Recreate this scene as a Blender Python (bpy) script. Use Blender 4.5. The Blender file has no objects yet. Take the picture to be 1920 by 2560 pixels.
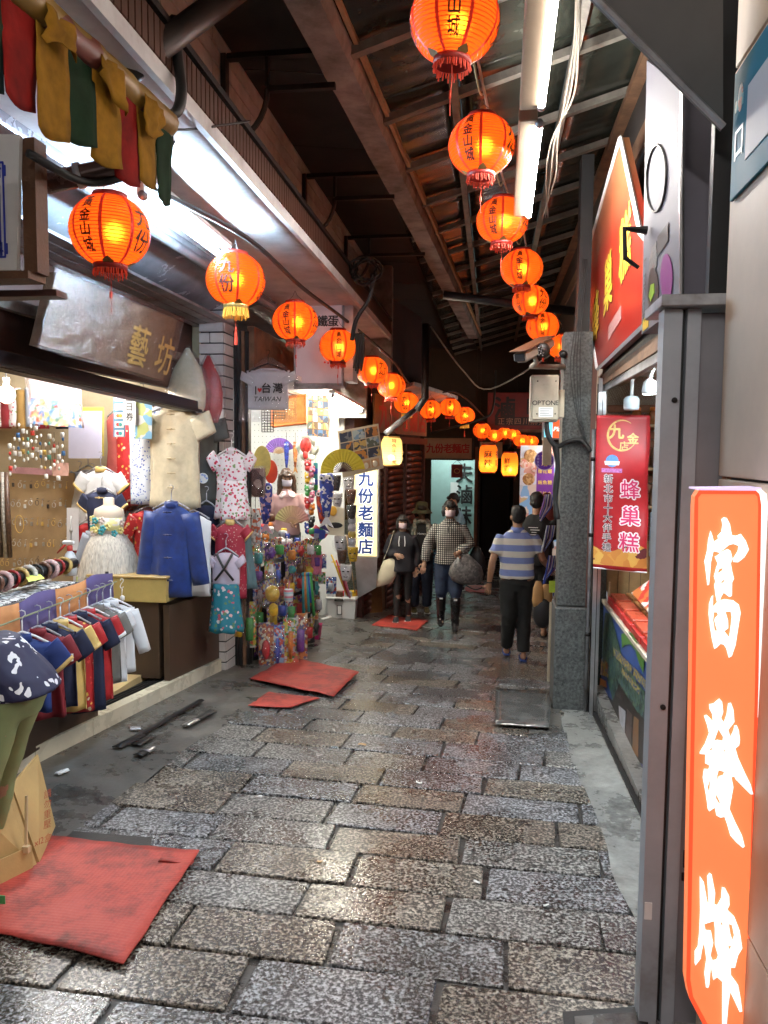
import bpy, bmesh, math, random
from math import sin, cos, pi, radians as R
from mathutils import Vector as V, Matrix, noise as mnoise

S = bpy.context.scene
COL = S.collection
random.seed(7)

# ------------------------------------------------------------------ camera
HC, YAW, PITCH, ROLL, FPX, SLOPE = 1.75, 7.9, 4.4, 0.5, 1924.0, -0.054
cam = bpy.data.cameras.new('camera'); camo = bpy.data.objects.new('camera', cam); COL.objects.link(camo)
cam.sensor_fit = 'VERTICAL'; cam.sensor_height = 34.6; cam.lens = 34.6*FPX/2560
cam.clip_start = 0.05; cam.clip_end = 300
_a, _p, _r = R(YAW), R(PITCH), R(ROLL)
_f = V((-sin(_a)*cos(_p), cos(_a)*cos(_p), -sin(_p)))
_rt0 = V((cos(_a), sin(_a), 0)); _u0 = _rt0.cross(_f)
_rt = _rt0*cos(_r)+_u0*sin(_r); _u = _u0*cos(_r)-_rt0*sin(_r)
camo.matrix_world = Matrix(((_rt.x, _u.x, -_f.x, 0), (_rt.y, _u.y, -_f.y, 0), (_rt.z, _u.z, -_f.z, HC), (0, 0, 0, 1)))
S.camera = camo

# ------------------------------------------------------------------ world, sun, exposure (a roofed lane after dusk)
W = bpy.data.worlds.new('World'); S.world = W; W.use_nodes = True
_n = W.node_tree.nodes; _sky = _n.new('ShaderNodeTexSky'); _sky.sky_type = 'NISHITA'; _sky.sun_disc = False
_sky.sun_elevation = R(3); _sky.sun_rotation = R(200)
W.node_tree.links.new(_sky.outputs[0], _n['Background'].inputs[0]); _n['Background'].inputs[1].default_value = 0.05
sun = bpy.data.lights.new('sun', 'SUN'); sun.energy = 0.02; sun.angle = R(12); sun.color = (1, .92, .82)
suno = bpy.data.objects.new('sun', sun); COL.objects.link(suno); suno.rotation_euler = (R(87), 0, R(-20)); suno.location = (0, 0, 9)
S.view_settings.view_transform = 'Standard'; S.view_settings.look = 'None'
S.view_settings.exposure = 0.35; S.view_settings.gamma = 1.0; S.view_settings.use_curve_mapping = False
S.render.engine = 'CYCLES'
S.cycles.max_bounces = 6; S.cycles.diffuse_bounces = 3; S.cycles.glossy_bounces = 3; S.cycles.transmission_bounces = 4
S.cycles.transparent_max_bounces = 12; S.cycles.sample_clamp_indirect = 4.0; S.cycles.use_denoising = True; S.cycles.use_adaptive_sampling = True; S.cycles.adaptive_threshold = 0.03
S.cycles.caustics_reflective = False; S.cycles.caustics_refractive = False

# ------------------------------------------------------------------ points in the place, measured from the survey photo
K = 1920/1659.0
O3 = V((0, 0, HC))
def ray(x, y):
    return _f*FPX + _rt*(x*K-960) - _u*(y*K-1280)
def gp(x, y, h=0.0):
    d = ray(x, y); return O3 + d*((h-HC)/(d.z-SLOPE*d.y))
def xp(x, y, X):
    d = ray(x, y); return O3 + d*(X/d.x)
def yp(x, y, Y):
    d = ray(x, y); return O3 + d*(Y/d.y)
def zp(x, y, Z):
    d = ray(x, y); return O3 + d*((Z-HC)/d.z)
def gz(y): return SLOPE*y

# ------------------------------------------------------------------ mesh helpers
class MB:
    def __init__(s): s.v = []; s.f = []; s.m = []; s.M = None; s.mi = 0
    def add(s, vs, fs):
        n = len(s.v)
        if s.M is not None: vs = [s.M @ V(p) for p in vs]
        s.v += [tuple(p) for p in vs]
        s.f += [tuple(i+n for i in f) for f in fs]; s.m += [s.mi]*len(fs)
        return s
    def box(s, c, d, rz=0.0, bev=0.0, rot=None):
        x, y, z = d[0]/2, d[1]/2, d[2]/2
        q = rot if rot is not None else Matrix.Rotation(rz, 3, 'Z')
        c = V(c)
        if bev > 0:
            b = min(bev, x*.9, y*.9, z*.9); vs = []; 
            for zz, k in ((-z, b), (-z+b, 0), (z-b, 0), (z, b)):
                xx, yy = x-k, y-k
                vs += [(-xx, -yy, zz), (xx, -yy, zz), (xx, yy, zz), (-xx, yy, zz)]
            fs = [(3, 2, 1, 0), (12, 13, 14, 15)]
            for r in range(3):
                for i in range(4): a = r*4; fs.append((a+i, a+(i+1) % 4, a+4+(i+1) % 4, a+4+i))
        else:
            vs = [(-x, -y, -z), (x, -y, -z), (x, y, -z), (-x, y, -z), (-x, -y, z), (x, -y, z), (x, y, z), (-x, y, z)]
            fs = [(3, 2, 1, 0), (4, 5, 6, 7), (0, 1, 5, 4), (1, 2, 6, 5), (2, 3, 7, 6), (3, 0, 4, 7)]
        return s.add([c + q @ V(p) for p in vs], fs)
    def bx(s, x0, x1, y0, y1, z0, z1, bev=0.0):
        return s.box(((x0+x1)/2, (y0+y1)/2, (z0+z1)/2), (abs(x1-x0), abs(y1-y0), abs(z1-z0)), bev=bev)
    def hexa(s, b, t):
        n = len(b); fs = [tuple(range(n))[::-1], tuple(range(n, 2*n))]
        for i in range(n): fs.append((i, (i+1) % n, n+(i+1) % n, n+i))
        return s.add(list(b)+list(t), fs)
    def slab(s, pts, th):
        "polygon with thickness th along its normal (away from the side it faces)"
        pts = [V(p) for p in pts]; nrm = V((0, 0, 0))
        for i in range(len(pts)): nrm += (pts[i]-pts[0]).cross(pts[(i+1) % len(pts)]-pts[0])
        nrm.normalize()
        return s.hexa([p-nrm*th for p in pts], pts)
    def tube(s, path, r, n=8, cap=True, closed=False):
        P = [V(p) for p in path]; k = len(P)
        rs = r if isinstance(r, (list, tuple)) else [r]*k
        up = V((0, 0, 1)); rings = []; t0 = None; nx = None
        for i in range(k):
            if closed: t = (P[(i+1) % k]-P[i-1])
            else: t = P[min(i+1, k-1)]-P[max(i-1, 0)]
            t = t.normalized() if t.length > 1e-9 else V((0, 0, 1))
            if nx is None:
                a = V((0, 0, 1)) if abs(t.z) < .9 else V((1, 0, 0))
                nx = a.cross(t).normalized()
            else:
                nx = (nx - t*nx.dot(t)); nx = nx.normalized() if nx.length > 1e-6 else t.orthogonal().normalized()
            ny = t.cross(nx)
            ri = rs[i]; ra, rb = ri if isinstance(ri, (tuple, list)) else (ri, ri)
            rings.append([P[i]+nx*cos(2*pi*j/n)*ra+ny*sin(2*pi*j/n)*rb for j in range(n)])
        vs = [p for q in rings for p in q]; fs = []
        for i in range(k if closed else k-1):
            a, b = i*n, ((i+1) % k)*n
            for j in range(n): fs.append((a+j, a+(j+1) % n, b+(j+1) % n, b+j))
        if cap and not closed: fs += [tuple(range(n))[::-1], tuple(range((k-1)*n, k*n))]
        return s.add(vs, fs)
    def loft(s, rings, cap=True, closed=True):
        n = len(rings[0]); vs = [p for q in rings for p in q]; fs = []
        for i in range(len(rings)-1):
            a, b = i*n, (i+1)*n
            for j in range(n if closed else n-1): fs.append((a+j, a+(j+1) % n, b+(j+1) % n, b+j))
        if cap and closed: fs += [tuple(range(n))[::-1], tuple(range((len(rings)-1)*n, len(rings)*n))]
        return s.add(vs, fs)
    def lathe(s, prof, n=16, c=(0, 0, 0), cap=True):
        c = V(c)
        return s.loft([[c+V((r*cos(2*pi*j/n), r*sin(2*pi*j/n), z)) for j in range(n)] for r, z in prof], cap)
    def ball(s, c, r, n=10, m=7, rot=None):
        c = V(c); r = r if isinstance(r, (tuple, list)) else (r, r, r); rings = []
        for i in range(m+1):
            a = -pi/2+pi*i/m; ca = max(cos(a), .02)
            ring = [V((r[0]*ca*cos(2*pi*j/n), r[1]*ca*sin(2*pi*j/n), r[2]*sin(a))) for j in range(n)]
            rings.append([c+(rot @ p if rot else p) for p in ring])
        return s.loft(rings)
    def grid(s, fn, nu, nv):
        vs = [fn(i/nu, j/nv) for j in range(nv+1) for i in range(nu+1)]
        fs = [(j*(nu+1)+i, j*(nu+1)+i+1, (j+1)*(nu+1)+i+1, (j+1)*(nu+1)+i) for j in range(nv) for i in range(nu)]
        return s.add(vs, fs)
    def sheet(s, fn, nu, nv, th=.004):
        "a two-sided cloth: fn(u,v) -> point; closed all round"
        A = [[V(fn(i/nu, j/nv)) for i in range(nu+1)] for j in range(nv+1)]
        B = []
        for j in range(nv+1):
            row = []
            for i in range(nu+1):
                du = A[j][min(i+1, nu)]-A[j][max(i-1, 0)]; dv = A[min(j+1, nv)][i]-A[max(j-1, 0)][i]
                nn = du.cross(dv); nn = nn.normalized() if nn.length > 1e-9 else V((0, 0, 1)); row.append(A[j][i]-nn*th)
            B.append(row)
        w = nu+1; h = nv+1; vs = [p for r in A for p in r]+[p for r in B for p in r]; o = w*h; fs = []
        for j in range(nv):
            for i in range(nu):
                a = j*w+i; fs.append((a, a+1, a+w+1, a+w)); fs.append((o+a, o+a+w, o+a+w+1, o+a+1))
        for i in range(nu):
            fs.append((i, o+i, o+i+1, i+1)); a = nv*w+i; fs.append((a, a+1, o+a+1, o+a))
        for j in range(nv):
            a = j*w; fs.append((a, a+w, o+a+w, o+a)); a = j*w+nu; fs.append((a, o+a, o+a+w, a+w))
        return s.add(vs, fs)
    def mesh(s, name, mats, smooth=False):
        me = bpy.data.meshes.new(name); me.from_pydata(s.v, [], s.f)
        for m in (mats if isinstance(mats, (list, tuple)) else [mats]): me.materials.append(m)
        if any(s.m): me.polygons.foreach_set('material_index', s.m)
        if smooth: me.polygons.foreach_set('use_smooth', [True]*len(me.polygons))
        me.update(); return me
    def build(s, name, mats, parent=None, smooth=False):
        if smooth == 'auto':
            me = s.mesh(name, mats, True); me.set_sharp_from_angle(angle=R(40))
        else: me = s.mesh(name, mats, smooth)
        return link(name, me, parent)

def link(name, data, parent=None):
    o = bpy.data.objects.new(name, data); COL.objects.link(o)
    if parent is not None:
        o.parent = parent
        o.matrix_parent_inverse = PINV.get(parent.name, Matrix.Identity(4))
    return o
PINV = {}
def tag(o, label=None, cat=None, group=None, kind=None):
    if label: o['label'] = label
    if cat: o['category'] = cat
    if group: o['group'] = group
    if kind: o['kind'] = kind
    return o
def thing(name, label, cat, loc=(0, 0, 0), group=None):
    "Empty at the thing's base; its parts are authored in world coordinates"
    o = bpy.data.objects.new(name, None); COL.objects.link(o); o.location = loc; o.empty_display_size = .1
    PINV[o.name] = Matrix.Translation(V(loc)).inverted()
    return tag(o, label, cat, group)
def struct(o): o['kind'] = 'structure'; return o
def place(o, M):
    "move a thing (authored round the origin) to its place"
    o.matrix_world = M; return o
def copy_tree(o, parent=None):
    c = o.copy(); COL.objects.link(c)
    if parent is not None: c.parent = parent
    PINV[c.name] = PINV.get(o.name, Matrix.Identity(4))
    for ch in list(o.children): copy_tree(ch, c)
    return c
def TR(loc, rz=0.0, s=1.0, rx=0.0, ry=0.0):
    return Matrix.Translation(V(loc)) @ Matrix.Rotation(rz, 4, 'Z') @ Matrix.Rotation(ry, 4, 'Y') @ Matrix.Rotation(rx, 4, 'X') @ Matrix.Scale(s, 4)
def frame(o, ex, ey, ez=None):
    ex = V(ex).normalized(); ey = V(ey); ey = (ey-ex*ey.dot(ex)).normalized(); ez = ex.cross(ey)
    return Matrix(((ex.x, ey.x, ez.x, o[0]), (ex.y, ey.y, ez.y, o[1]), (ex.z, ey.z, ez.z, o[2]), (0, 0, 0, 1)))

# ------------------------------------------------------------------ lettering (flat print, one glyph mesh per character)
TS = bpy.data.scenes.new('workbench')            # scratch scene for evaluating glyphs and skins, removed at the end
def bench_eval(o, keep=False):
    "evaluate o in the scratch scene"
    TS.collection.objects.link(o) if o.name not in TS.collection.objects else None
    with bpy.context.temp_override(scene=TS, view_layer=TS.view_layers[0]):
        TS.view_layers[0].update(); dg = bpy.context.evaluated_depsgraph_get(); ev = o.evaluated_get(dg)
        return bpy.data.meshes.new_from_object(ev)
_tc = bpy.data.curves.new('lettering_source', 'FONT'); _to = bpy.data.objects.new('lettering_source', _tc); TS.collection.objects.link(_to)
_tc.fill_mode = 'FRONT'; _tc.resolution_u = 4
GL = {}
def glyph(ch, bold=0.0, w=None):
    k = (ch, bold)
    if k not in GL:
        _tc.body = ch; _tc.offset = bold; me = bench_eval(_to)
        vs = [tuple(v.co) for v in me.vertices]; fs = [tuple(p.vertices) for p in me.polygons]; bpy.data.meshes.remove(me)
        if vs:
            xs = [v[0] for v in vs]; ys = [v[1] for v in vs]
            cx, cy = (min(xs)+max(xs))/2, (min(ys)+max(ys))/2; wd = max(xs)-min(xs)
            if ord(ch) < 0x2000: cy = .36
            vs = [(v[0]-cx, v[1]-cy) for v in vs]
        else: wd = .3
        GL[k] = (vs, fs, wd)
    return GL[k]
def put_glyph(mb, ch, bold, fn, f):
    "one character; weight by overprinting shifted copies, each a hair in front of the last"
    vs, fs, w = glyph(ch)
    if not vs: return
    a = V(fn(*f(0, 0))); e = .01; n = (V(fn(*f(e, 0)))-a).cross(V(fn(*f(0, e)))-a); n = n.normalized() if n.length > 1e-12 else V((0, 0, 0))
    k = 0 if bold < .006 else 4 if bold < .03 else 8
    for i, (dx, dy) in enumerate([(0, 0)]+[(bold*cos(2*pi*q/k+.4), bold*sin(2*pi*q/k+.4)) for q in range(k)]):
        mb.add([V(fn(*f(v[0]+dx, v[1]+dy)))+n*(.00015*i) for v in vs], fs)
def letters(mb, txt, fn, size, bold=.0, vert=False, gap=1.08, sx=1.0, lift=.0, slant=0.0):
    "lay txt out round 0,0 of a sheet; fn(x,y) maps sheet metres to a point"
    if vert:
        n = len(txt)
        for i, ch in enumerate(txt):
            oy = ((n-1)/2-i)*size*gap; put_glyph(mb, ch, bold, fn, lambda x, y: (x*size*sx, y*size+oy))
    else:
        ws = [(glyph(c)[2]+.09 if ord(c) < 0x2000 else 1.0*gap) for c in txt]; tot = sum(ws); x = -tot/2
        for ch, w in zip(txt, ws):
            x += w/2; x0 = x; put_glyph(mb, ch, bold, fn, lambda X, Y: ((X+x0+slant*Y)*size*sx, Y*size)); x += w/2
    return mb
def plane_fn(o, ex, ey, lift=.003):
    o = V(o); ex = V(ex).normalized(); ey = V(ey).normalized(); n = ex.cross(ey)*lift
    return lambda x, y: o+ex*x+ey*y+n
def sign_text(txt, o, ex, ey, size, m, parent, bold=.0, vert=False, gap=1.08, sx=1.0, name='lettering', lift=.003, slant=0.0):
    mb = MB(); letters(mb, txt, plane_fn(o, ex, ey, lift), size, bold, vert, gap, sx, slant=slant)
    return mb.build(name, m, parent)
def spline(pts, n=6):
    "Catmull-Rom through tuples"
    out = []; k = len(pts)
    for i in range(k-1):
        p0, p1, p2, p3 = pts[max(i-1, 0)], pts[i], pts[i+1], pts[min(i+2, k-1)]
        for j in range(n):
            t = j/n
            out.append(tuple(.5*((2*b)+(-a+c)*t+(2*a-5*b+4*c-d)*t*t+(-a+3*b-3*c+d)*t**3) for a, b, c, d in zip(p0, p1, p2, p3)))
    out.append(tuple(pts[-1])); return out

# ------------------------------------------------------------------ materials
MATS = {}
def new_mat(name):
    m = bpy.data.materials.new(name); m.use_nodes = True; nt = m.node_tree
    return m, nt, nt.nodes, nt.links, nt.nodes['Principled BSDF']
def coord(nt, scale=1.0, kind='Object', vec=None):
    tc = nt.nodes.new('ShaderNodeTexCoord'); mp = nt.nodes.new('ShaderNodeMapping')
    mp.inputs['Scale'].default_value = vec if vec else (scale, scale, scale)
    nt.links.new(tc.outputs[kind], mp.inputs[0]); return mp.outputs[0]
def noise_n(nt, co, scale, detail=4, rough=.6):
    n = nt.nodes.new('ShaderNodeTexNoise'); n.inputs['Scale'].default_value = scale; n.inputs['Detail'].default_value = detail
    n.inputs['Roughness'].default_value = rough; nt.links.new(co, n.inputs['Vector']); return n
def ramp_n(nt, fac, stops, interp='LINEAR'):
    r = nt.nodes.new('ShaderNodeValToRGB'); e = r.color_ramp; e.interpolation = interp
    while len(e.elements) < len(stops): e.elements.new(.5)
    for el, (p, c) in zip(e.elements, stops): el.position = p; el.color = (*c[:3], 1)
    nt.links.new(fac, r.inputs[0]); return r
def bump_n(nt, b, h, strength, dist=.01):
    bn = nt.nodes.new('ShaderNodeBump'); bn.inputs['Strength'].default_value = strength; bn.inputs['Distance'].default_value = dist
    nt.links.new(h, bn.inputs['Height']); nt.links.new(bn.outputs[0], b.inputs['Normal']); return bn
def mat(name, c, rough=.6, metal=0.0, var=.25, vs=6.0, bump=0.0, bs=60.0, emit=0.0, ecol=None, spec=.5, sheen=0.0, dirt=None, trans=0.0, coat=0.0):
    "plain surface with mottling: colour drifts by +-var over noise of scale vs"
    if name in MATS: return MATS[name]
    m, nt, N, L, b = new_mat(name); b.inputs['Roughness'].default_value = rough; b.inputs['Metallic'].default_value = metal
    b.inputs['Specular IOR Level'].default_value = spec; b.inputs['Coat Weight'].default_value = coat
    if sheen: b.inputs['Sheen Weight'].default_value = sheen
    if trans: b.inputs['Transmission Weight'].default_value = trans
    if var > 0 or bump > 0: co = coord(nt)
    if var > 0:
        n = noise_n(nt, co, vs, 5, .65)
        lo = tuple(x*(1-var) for x in c); hi = tuple(min(1, x*(1+var)) for x in c)
        st = [(.3, lo), (.7, hi)]
        if dirt: st = [(.28, dirt), (.42, lo), (.7, hi)]
        r = ramp_n(nt, n.outputs[0], st); L.new(r.outputs[0], b.inputs['Base Color'])
        mr = N.new('ShaderNodeMapRange'); mr.inputs[3].default_value = max(.03, rough-.12); mr.inputs[4].default_value = min(1, rough+.12)
        L.new(n.outputs[0], mr.inputs[0]); L.new(mr.outputs[0], b.inputs['Roughness'])
    else: b.inputs['Base Color'].default_value = (*c, 1)
    if bump > 0:
        n2 = noise_n(nt, co, bs, 3); bump_n(nt, b, n2.outputs[0], bump)
    if emit: b.inputs['Emission Color'].default_value = (*(ecol or c), 1); b.inputs['Emission Strength'].default_value = emit
    MATS[name] = m; return m
def emat(name, c, s):
    if name in MATS: return MATS[name]
    m, nt, N, L, b = new_mat(name); b.inputs['Base Color'].default_value = (*[min(.8, x) for x in c], 1)
    b.inputs['Emission Color'].default_value = (*c, 1); b.inputs['Emission Strength'].default_value = s
    MATS[name] = m; return m
def print_mat(name, cols, scale=30.0, rough=.5, vec=None, base=None, thr=None, bump=0.0, rand=1.0, emit=0.0, dist=1.0):
    "patchy printed colours (voronoi cells in several inks)"
    if name in MATS: return MATS[name]
    m, nt, N, L, b = new_mat(name); b.inputs['Roughness'].default_value = rough
    co = coord(nt, 1.0, 'Object', vec)
    nz = noise_n(nt, co, scale*.7, 2); ad = N.new('ShaderNodeVectorMath'); ad.operation = 'MULTIPLY_ADD'
    ad.inputs[1].default_value = (dist/scale,)*3; L.new(nz.outputs['Color'], ad.inputs[0]); L.new(co, ad.inputs[2])
    v = N.new('ShaderNodeTexVoronoi'); v.inputs['Scale'].default_value = scale; v.inputs['Randomness'].default_value = rand; L.new(ad.outputs[0], v.inputs['Vector'])
    sp = N.new('ShaderNodeSeparateColor'); L.new(v.outputs['Color'], sp.inputs[0])
    k = len(cols); r = ramp_n(nt, sp.outputs[0], [(i/k, c) for i, c in enumerate(cols)], 'CONSTANT'); out = r.outputs[0]
    if base:
        r2 = ramp_n(nt, v.outputs['Distance'], [(0, (1, 1, 1)), (thr or .3, (0, 0, 0))], 'CONSTANT')
        mx = N.new('ShaderNodeMix'); mx.data_type = 'RGBA'; L.new(r2.outputs[0], mx.inputs['Factor']); mx.inputs['A'].default_value = (*base, 1); L.new(out, mx.inputs['B']); out = mx.outputs['Result']
    L.new(out, b.inputs['Base Color'])
    if emit: L.new(out, b.inputs['Emission Color']); b.inputs['Emission Strength'].default_value = emit
    if bump: bump_n(nt, b, noise_n(nt, co, 25, 3).outputs[0], bump)
    MATS[name] = m; return m
def band_mat(name, cols, axis=2, period=.1, rough=.75, off=0.0, bump=.2):
    "woven stripes along one object axis"
    if name in MATS: return MATS[name]
    m, nt, N, L, b = new_mat(name); b.inputs['Roughness'].default_value = rough
    co = coord(nt); sx = N.new('ShaderNodeSeparateXYZ'); L.new(co, sx.inputs[0])
    a = N.new('ShaderNodeMath'); a.operation = 'MULTIPLY_ADD'; a.inputs[1].default_value = 1/period; a.inputs[2].default_value = off; L.new(sx.outputs[axis], a.inputs[0])
    fr = N.new('ShaderNodeMath'); fr.operation = 'FRACT'; L.new(a.outputs[0], fr.inputs[0])
    k = len(cols); r = ramp_n(nt, fr.outputs[0], [(i/k, c) for i, c in enumerate(cols)], 'CONSTANT'); L.new(r.outputs[0], b.inputs['Base Color'])
    if bump: bump_n(nt, b, noise_n(nt, co, 14, 3).outputs[0], bump, .03)
    MATS[name] = m; return m
def cello(name, tint=(1, 1, 1), gloss=.08, rough=.12):
    "clear crinkled plastic film"
    if name in MATS: return MATS[name]
    m, nt, N, L, b = new_mat(name); N.remove(b); out = N['Material Output']
    t = N.new('ShaderNodeBsdfTransparent'); t.inputs[0].default_value = (*tint, 1); g = N.new('ShaderNodeBsdfGlossy'); g.inputs['Roughness'].default_value = rough
    mx = N.new('ShaderNodeMixShader'); L.new(t.outputs[0], mx.inputs[1]); L.new(g.outputs[0], mx.inputs[2]); mx.inputs[0].default_value = gloss
    co = coord(nt); n = noise_n(nt, co, 22, 4, .7); bn = N.new('ShaderNodeBump'); bn.inputs['Strength'].default_value = .9; bn.inputs['Distance'].default_value = .03
    L.new(n.outputs[0], bn.inputs['Height']); L.new(bn.outputs[0], g.inputs['Normal']); L.new(mx.outputs[0], out.inputs[0])
    MATS[name] = m; return m
ORD = ['first', 'second', 'third', 'fourth', 'fifth', 'sixth', 'seventh', 'eighth', 'ninth', 'tenth', 'eleventh', 'twelfth', 'thirteenth', 'fourteenth']
# ================================================================== materials of the place
def granite():
    m, nt, N, L, b = new_mat('granite_paving'); co = coord(nt)
    oi = N.new('ShaderNodeObjectInfo')
    ad = N.new('ShaderNodeVectorMath'); ad.operation = 'ADD'; L.new(co, ad.inputs[0])
    cv = N.new('ShaderNodeCombineXYZ'); mu = N.new('ShaderNodeMath'); mu.operation = 'MULTIPLY'; mu.inputs[1].default_value = 37; L.new(oi.outputs['Random'], mu.inputs[0]); L.new(mu.outputs[0], cv.inputs[2]); L.new(cv.outputs[0], ad.inputs[1])
    n1 = noise_n(nt, ad.outputs[0], 70, 2.5, .55); n2 = noise_n(nt, ad.outputs[0], 150, 2, .6); n3 = noise_n(nt, co, 2.2, 4)
    mx = N.new('ShaderNodeMath'); mx.operation = 'MULTIPLY_ADD'; L.new(n2.outputs[0], mx.inputs[0]); mx.inputs[1].default_value = .35; L.new(n1.outputs[0], mx.inputs[2])
    sp = ramp_n(nt, mx.outputs[0], [(.54, (.012, .012, .012)), (.635, (.065, .064, .063)), (.72, (.285, .275, .26)), (.84, (.58, .575, .57))])
    tint = ramp_n(nt, oi.outputs['Random'], [(0, (.93, .97, 1.05)), (.34, (.78, .82, .88)), (.5, (1.0, .92, .80)), (.64, (.84, .75, .64)), (.78, (.95, .95, .93)), (1, (.76, .80, .84))], 'CONSTANT')
    mm = N.new('ShaderNodeMix'); mm.data_type = 'RGBA'; mm.blend_type = 'MULTIPLY'; mm.inputs['Factor'].default_value = 1
    L.new(sp.outputs[0], mm.inputs['A']); L.new(tint.outputs[0], mm.inputs['B'])
    st = ramp_n(nt, n3.outputs[0], [(.33, (.50, .49, .48)), (.62, (1, 1, 1))]); m2 = N.new('ShaderNodeMix'); m2.data_type = 'RGBA'; m2.blend_type = 'MULTIPLY'; m2.inputs['Factor'].default_value = 1
    L.new(mm.outputs['Result'], m2.inputs['A']); L.new(st.outputs[0], m2.inputs['B']); L.new(m2.outputs['Result'], b.inputs['Base Color'])
    rr = ramp_n(nt, n3.outputs[0], [(.35, (.14,)*3), (.62, (.36,)*3)]); L.new(rr.outputs[0], b.inputs['Roughness'])
    b.inputs['Specular IOR Level'].default_value = .5; bump_n(nt, b, mx.outputs[0], .5, .012)
    wt = ramp_n(nt, n3.outputs[0], [(.40, (1.0,)*3), (.70, (.35,)*3)]); L.new(wt.outputs[0], b.inputs['Coat Weight']); b.inputs['Coat Roughness'].default_value = .10; b.inputs['Coat IOR'].default_value = 1.33
    cb_ = N.new('ShaderNodeBump'); cb_.inputs['Strength'].default_value = .13; cb_.inputs['Distance'].default_value = .012; L.new(n1.outputs[0], cb_.inputs['Height']); L.new(cb_.outputs[0], b.inputs['Coat Normal']); return m
def concrete(name, lo, hi, wet=.25, sc=2.5, bump=.35):
    m, nt, N, L, b = new_mat(name); co = coord(nt); n = noise_n(nt, co, sc, 7, .7); n2 = noise_n(nt, co, 24, 4, .65)
    mx = N.new('ShaderNodeMath'); mx.operation = 'MULTIPLY_ADD'; L.new(n2.outputs[0], mx.inputs[0]); mx.inputs[1].default_value = .3; L.new(n.outputs[0], mx.inputs[2])
    r = ramp_n(nt, mx.outputs[0], [(.45, lo), (.62, tuple((a+c)/2 for a, c in zip(lo, hi))), (.85, hi)]); L.new(r.outputs[0], b.inputs['Base Color'])
    rr = ramp_n(nt, n.outputs[0], [(.4, (wet,)*3), (.65, (min(1, wet+.4),)*3)]); L.new(rr.outputs[0], b.inputs['Roughness'])
    bump_n(nt, b, mx.outputs[0], bump, .02); MATS[name] = m; return m
M_gran = granite()
M_grout = concrete('wet_grout', (.012, .012, .012), (.05, .048, .045), .16, 6)
M_conc = concrete('dark_concrete', (.03, .030, .029), (.17, .16, .145), .2, 2.6)
M_concL = concrete('pale_concrete', (.10, .10, .095), (.33, .33, .31), .2, 3)
M_plas = mat('old_plaster', (.68, .66, .65), .85, var=.15, vs=3, bump=.3, bs=30, dirt=(.42, .39, .37))
M_plasd = mat('grimy_plaster', (.33, .30, .27), .85, var=.35, vs=3, bump=.4, bs=25, dirt=(.08, .07, .06))
M_brn = mat('brown_laminate', (.062, .036, .022), .42, var=.15, vs=3)
M_iron = mat('dark_iron', (.020, .018, .018), .5, .3, var=.4, vs=10, bump=.2)
M_blk = mat('black_paint', (.012, .012, .013), .5, var=.3)
M_steel = mat('brushed_steel', (.55, .55, .57), .32, .9, var=.18, vs=5, bump=.1)
M_galv = mat('galvanised', (.40, .40, .42), .45, .7, var=.3, vs=4, bump=.2, bs=18, dirt=(.16, .13, .11))
M_alu = mat('grey_aluminium', (.36, .385, .42), .5, .0, var=.12, vs=3, dirt=(.22, .21, .21))
M_wood = mat('worn_timber', (.16, .09, .052), .7, var=.45, vs=7, bump=.4, bs=40)
M_woodl = mat('pale_timber', (.46, .30, .16), .6, var=.3, vs=6, bump=.2)
M_cable = mat('cable_rubber', (.014, .014, .014), .55, var=.2)
M_cablew = mat('dusty_cable', (.42, .39, .34), .7, var=.3)
M_white = mat('white_paint', (.74, .74, .73), .5, var=.08)
M_glz = mat('white_glazed_tile', (.66, .63, .62), .22, var=.12, vs=5, coat=.3)
M_cream = mat('cream_tile', (.70, .64, .50), .28, var=.12, vs=4, coat=.2)
M_red = mat('sign_red', (.55, .03, .025), .45, var=.12)
M_ink = mat('black_ink', (.012, .011, .012), .5, var=0)
M_gold = mat('gold_paint', (.75, .52, .16), .35, .5, var=.2)
M_film = cello('clear_film')
M_film2 = cello('thick_film', (.95, .95, .97), .15, .18)

# ================================================================== ground
def lx(y): return -2.67+(y-5.05)*.0944           # front line of the left shops
g = MB(); g.grid(lambda u, v: (-14+28*u, -8+58*v, SLOPE*(-8+58*v)), 4, 8)
ground = struct(g.build('ground', M_grout))

def interp(tab, y):
    for (a, p), (b, q) in zip(tab, tab[1:]):
        if y <= b: return p+(q-p)*max(0, (y-a))/(b-a)
    return tab[-1][1]
TL = [(0, -2.15), (3.3, -2.07), (4.5, -2.03), (5, -1.99), (6.2, -1.82), (7.7, -1.68), (8.5, -1.5), (10, -1.42), (16, -1.2), (30, -1)]
TR_ = [(0, .66), (3.1, .63), (5.1, .58), (6.1, .6), (6.6, .66), (12, .95), (30, 2.2)]
TA = [(0, -1.0), (3.6, -2.0), (5.0, -4.0), (6.5, -6.5), (8.2, -12), (10, -14), (30, -16)]
def clip(poly, side, tab):
    out = []
    def d(p): x = interp(tab, p[1])+.018*mnoise.noise(V((p[1]*5, side*3.3, 0))); return (p[0]-x)*side
    for i, a in enumerate(poly):
        b = poly[(i+1) % len(poly)]; da, db = d(a), d(b)
        if da >= 0: out.append(a)
        if (da >= 0) != (db >= 0):
            t = da/(da-db); out.append((a[0]+(b[0]-a[0])*t, a[1]+(b[1]-a[1])*t))
    return out
rows = []; y = 1.15; k = 0
while y < 22: rows.append((y, math.tan(R(interp(TA, y))))); y += .305*random.uniform(.93, 1.07)
npav = 0
far = MB()
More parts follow.
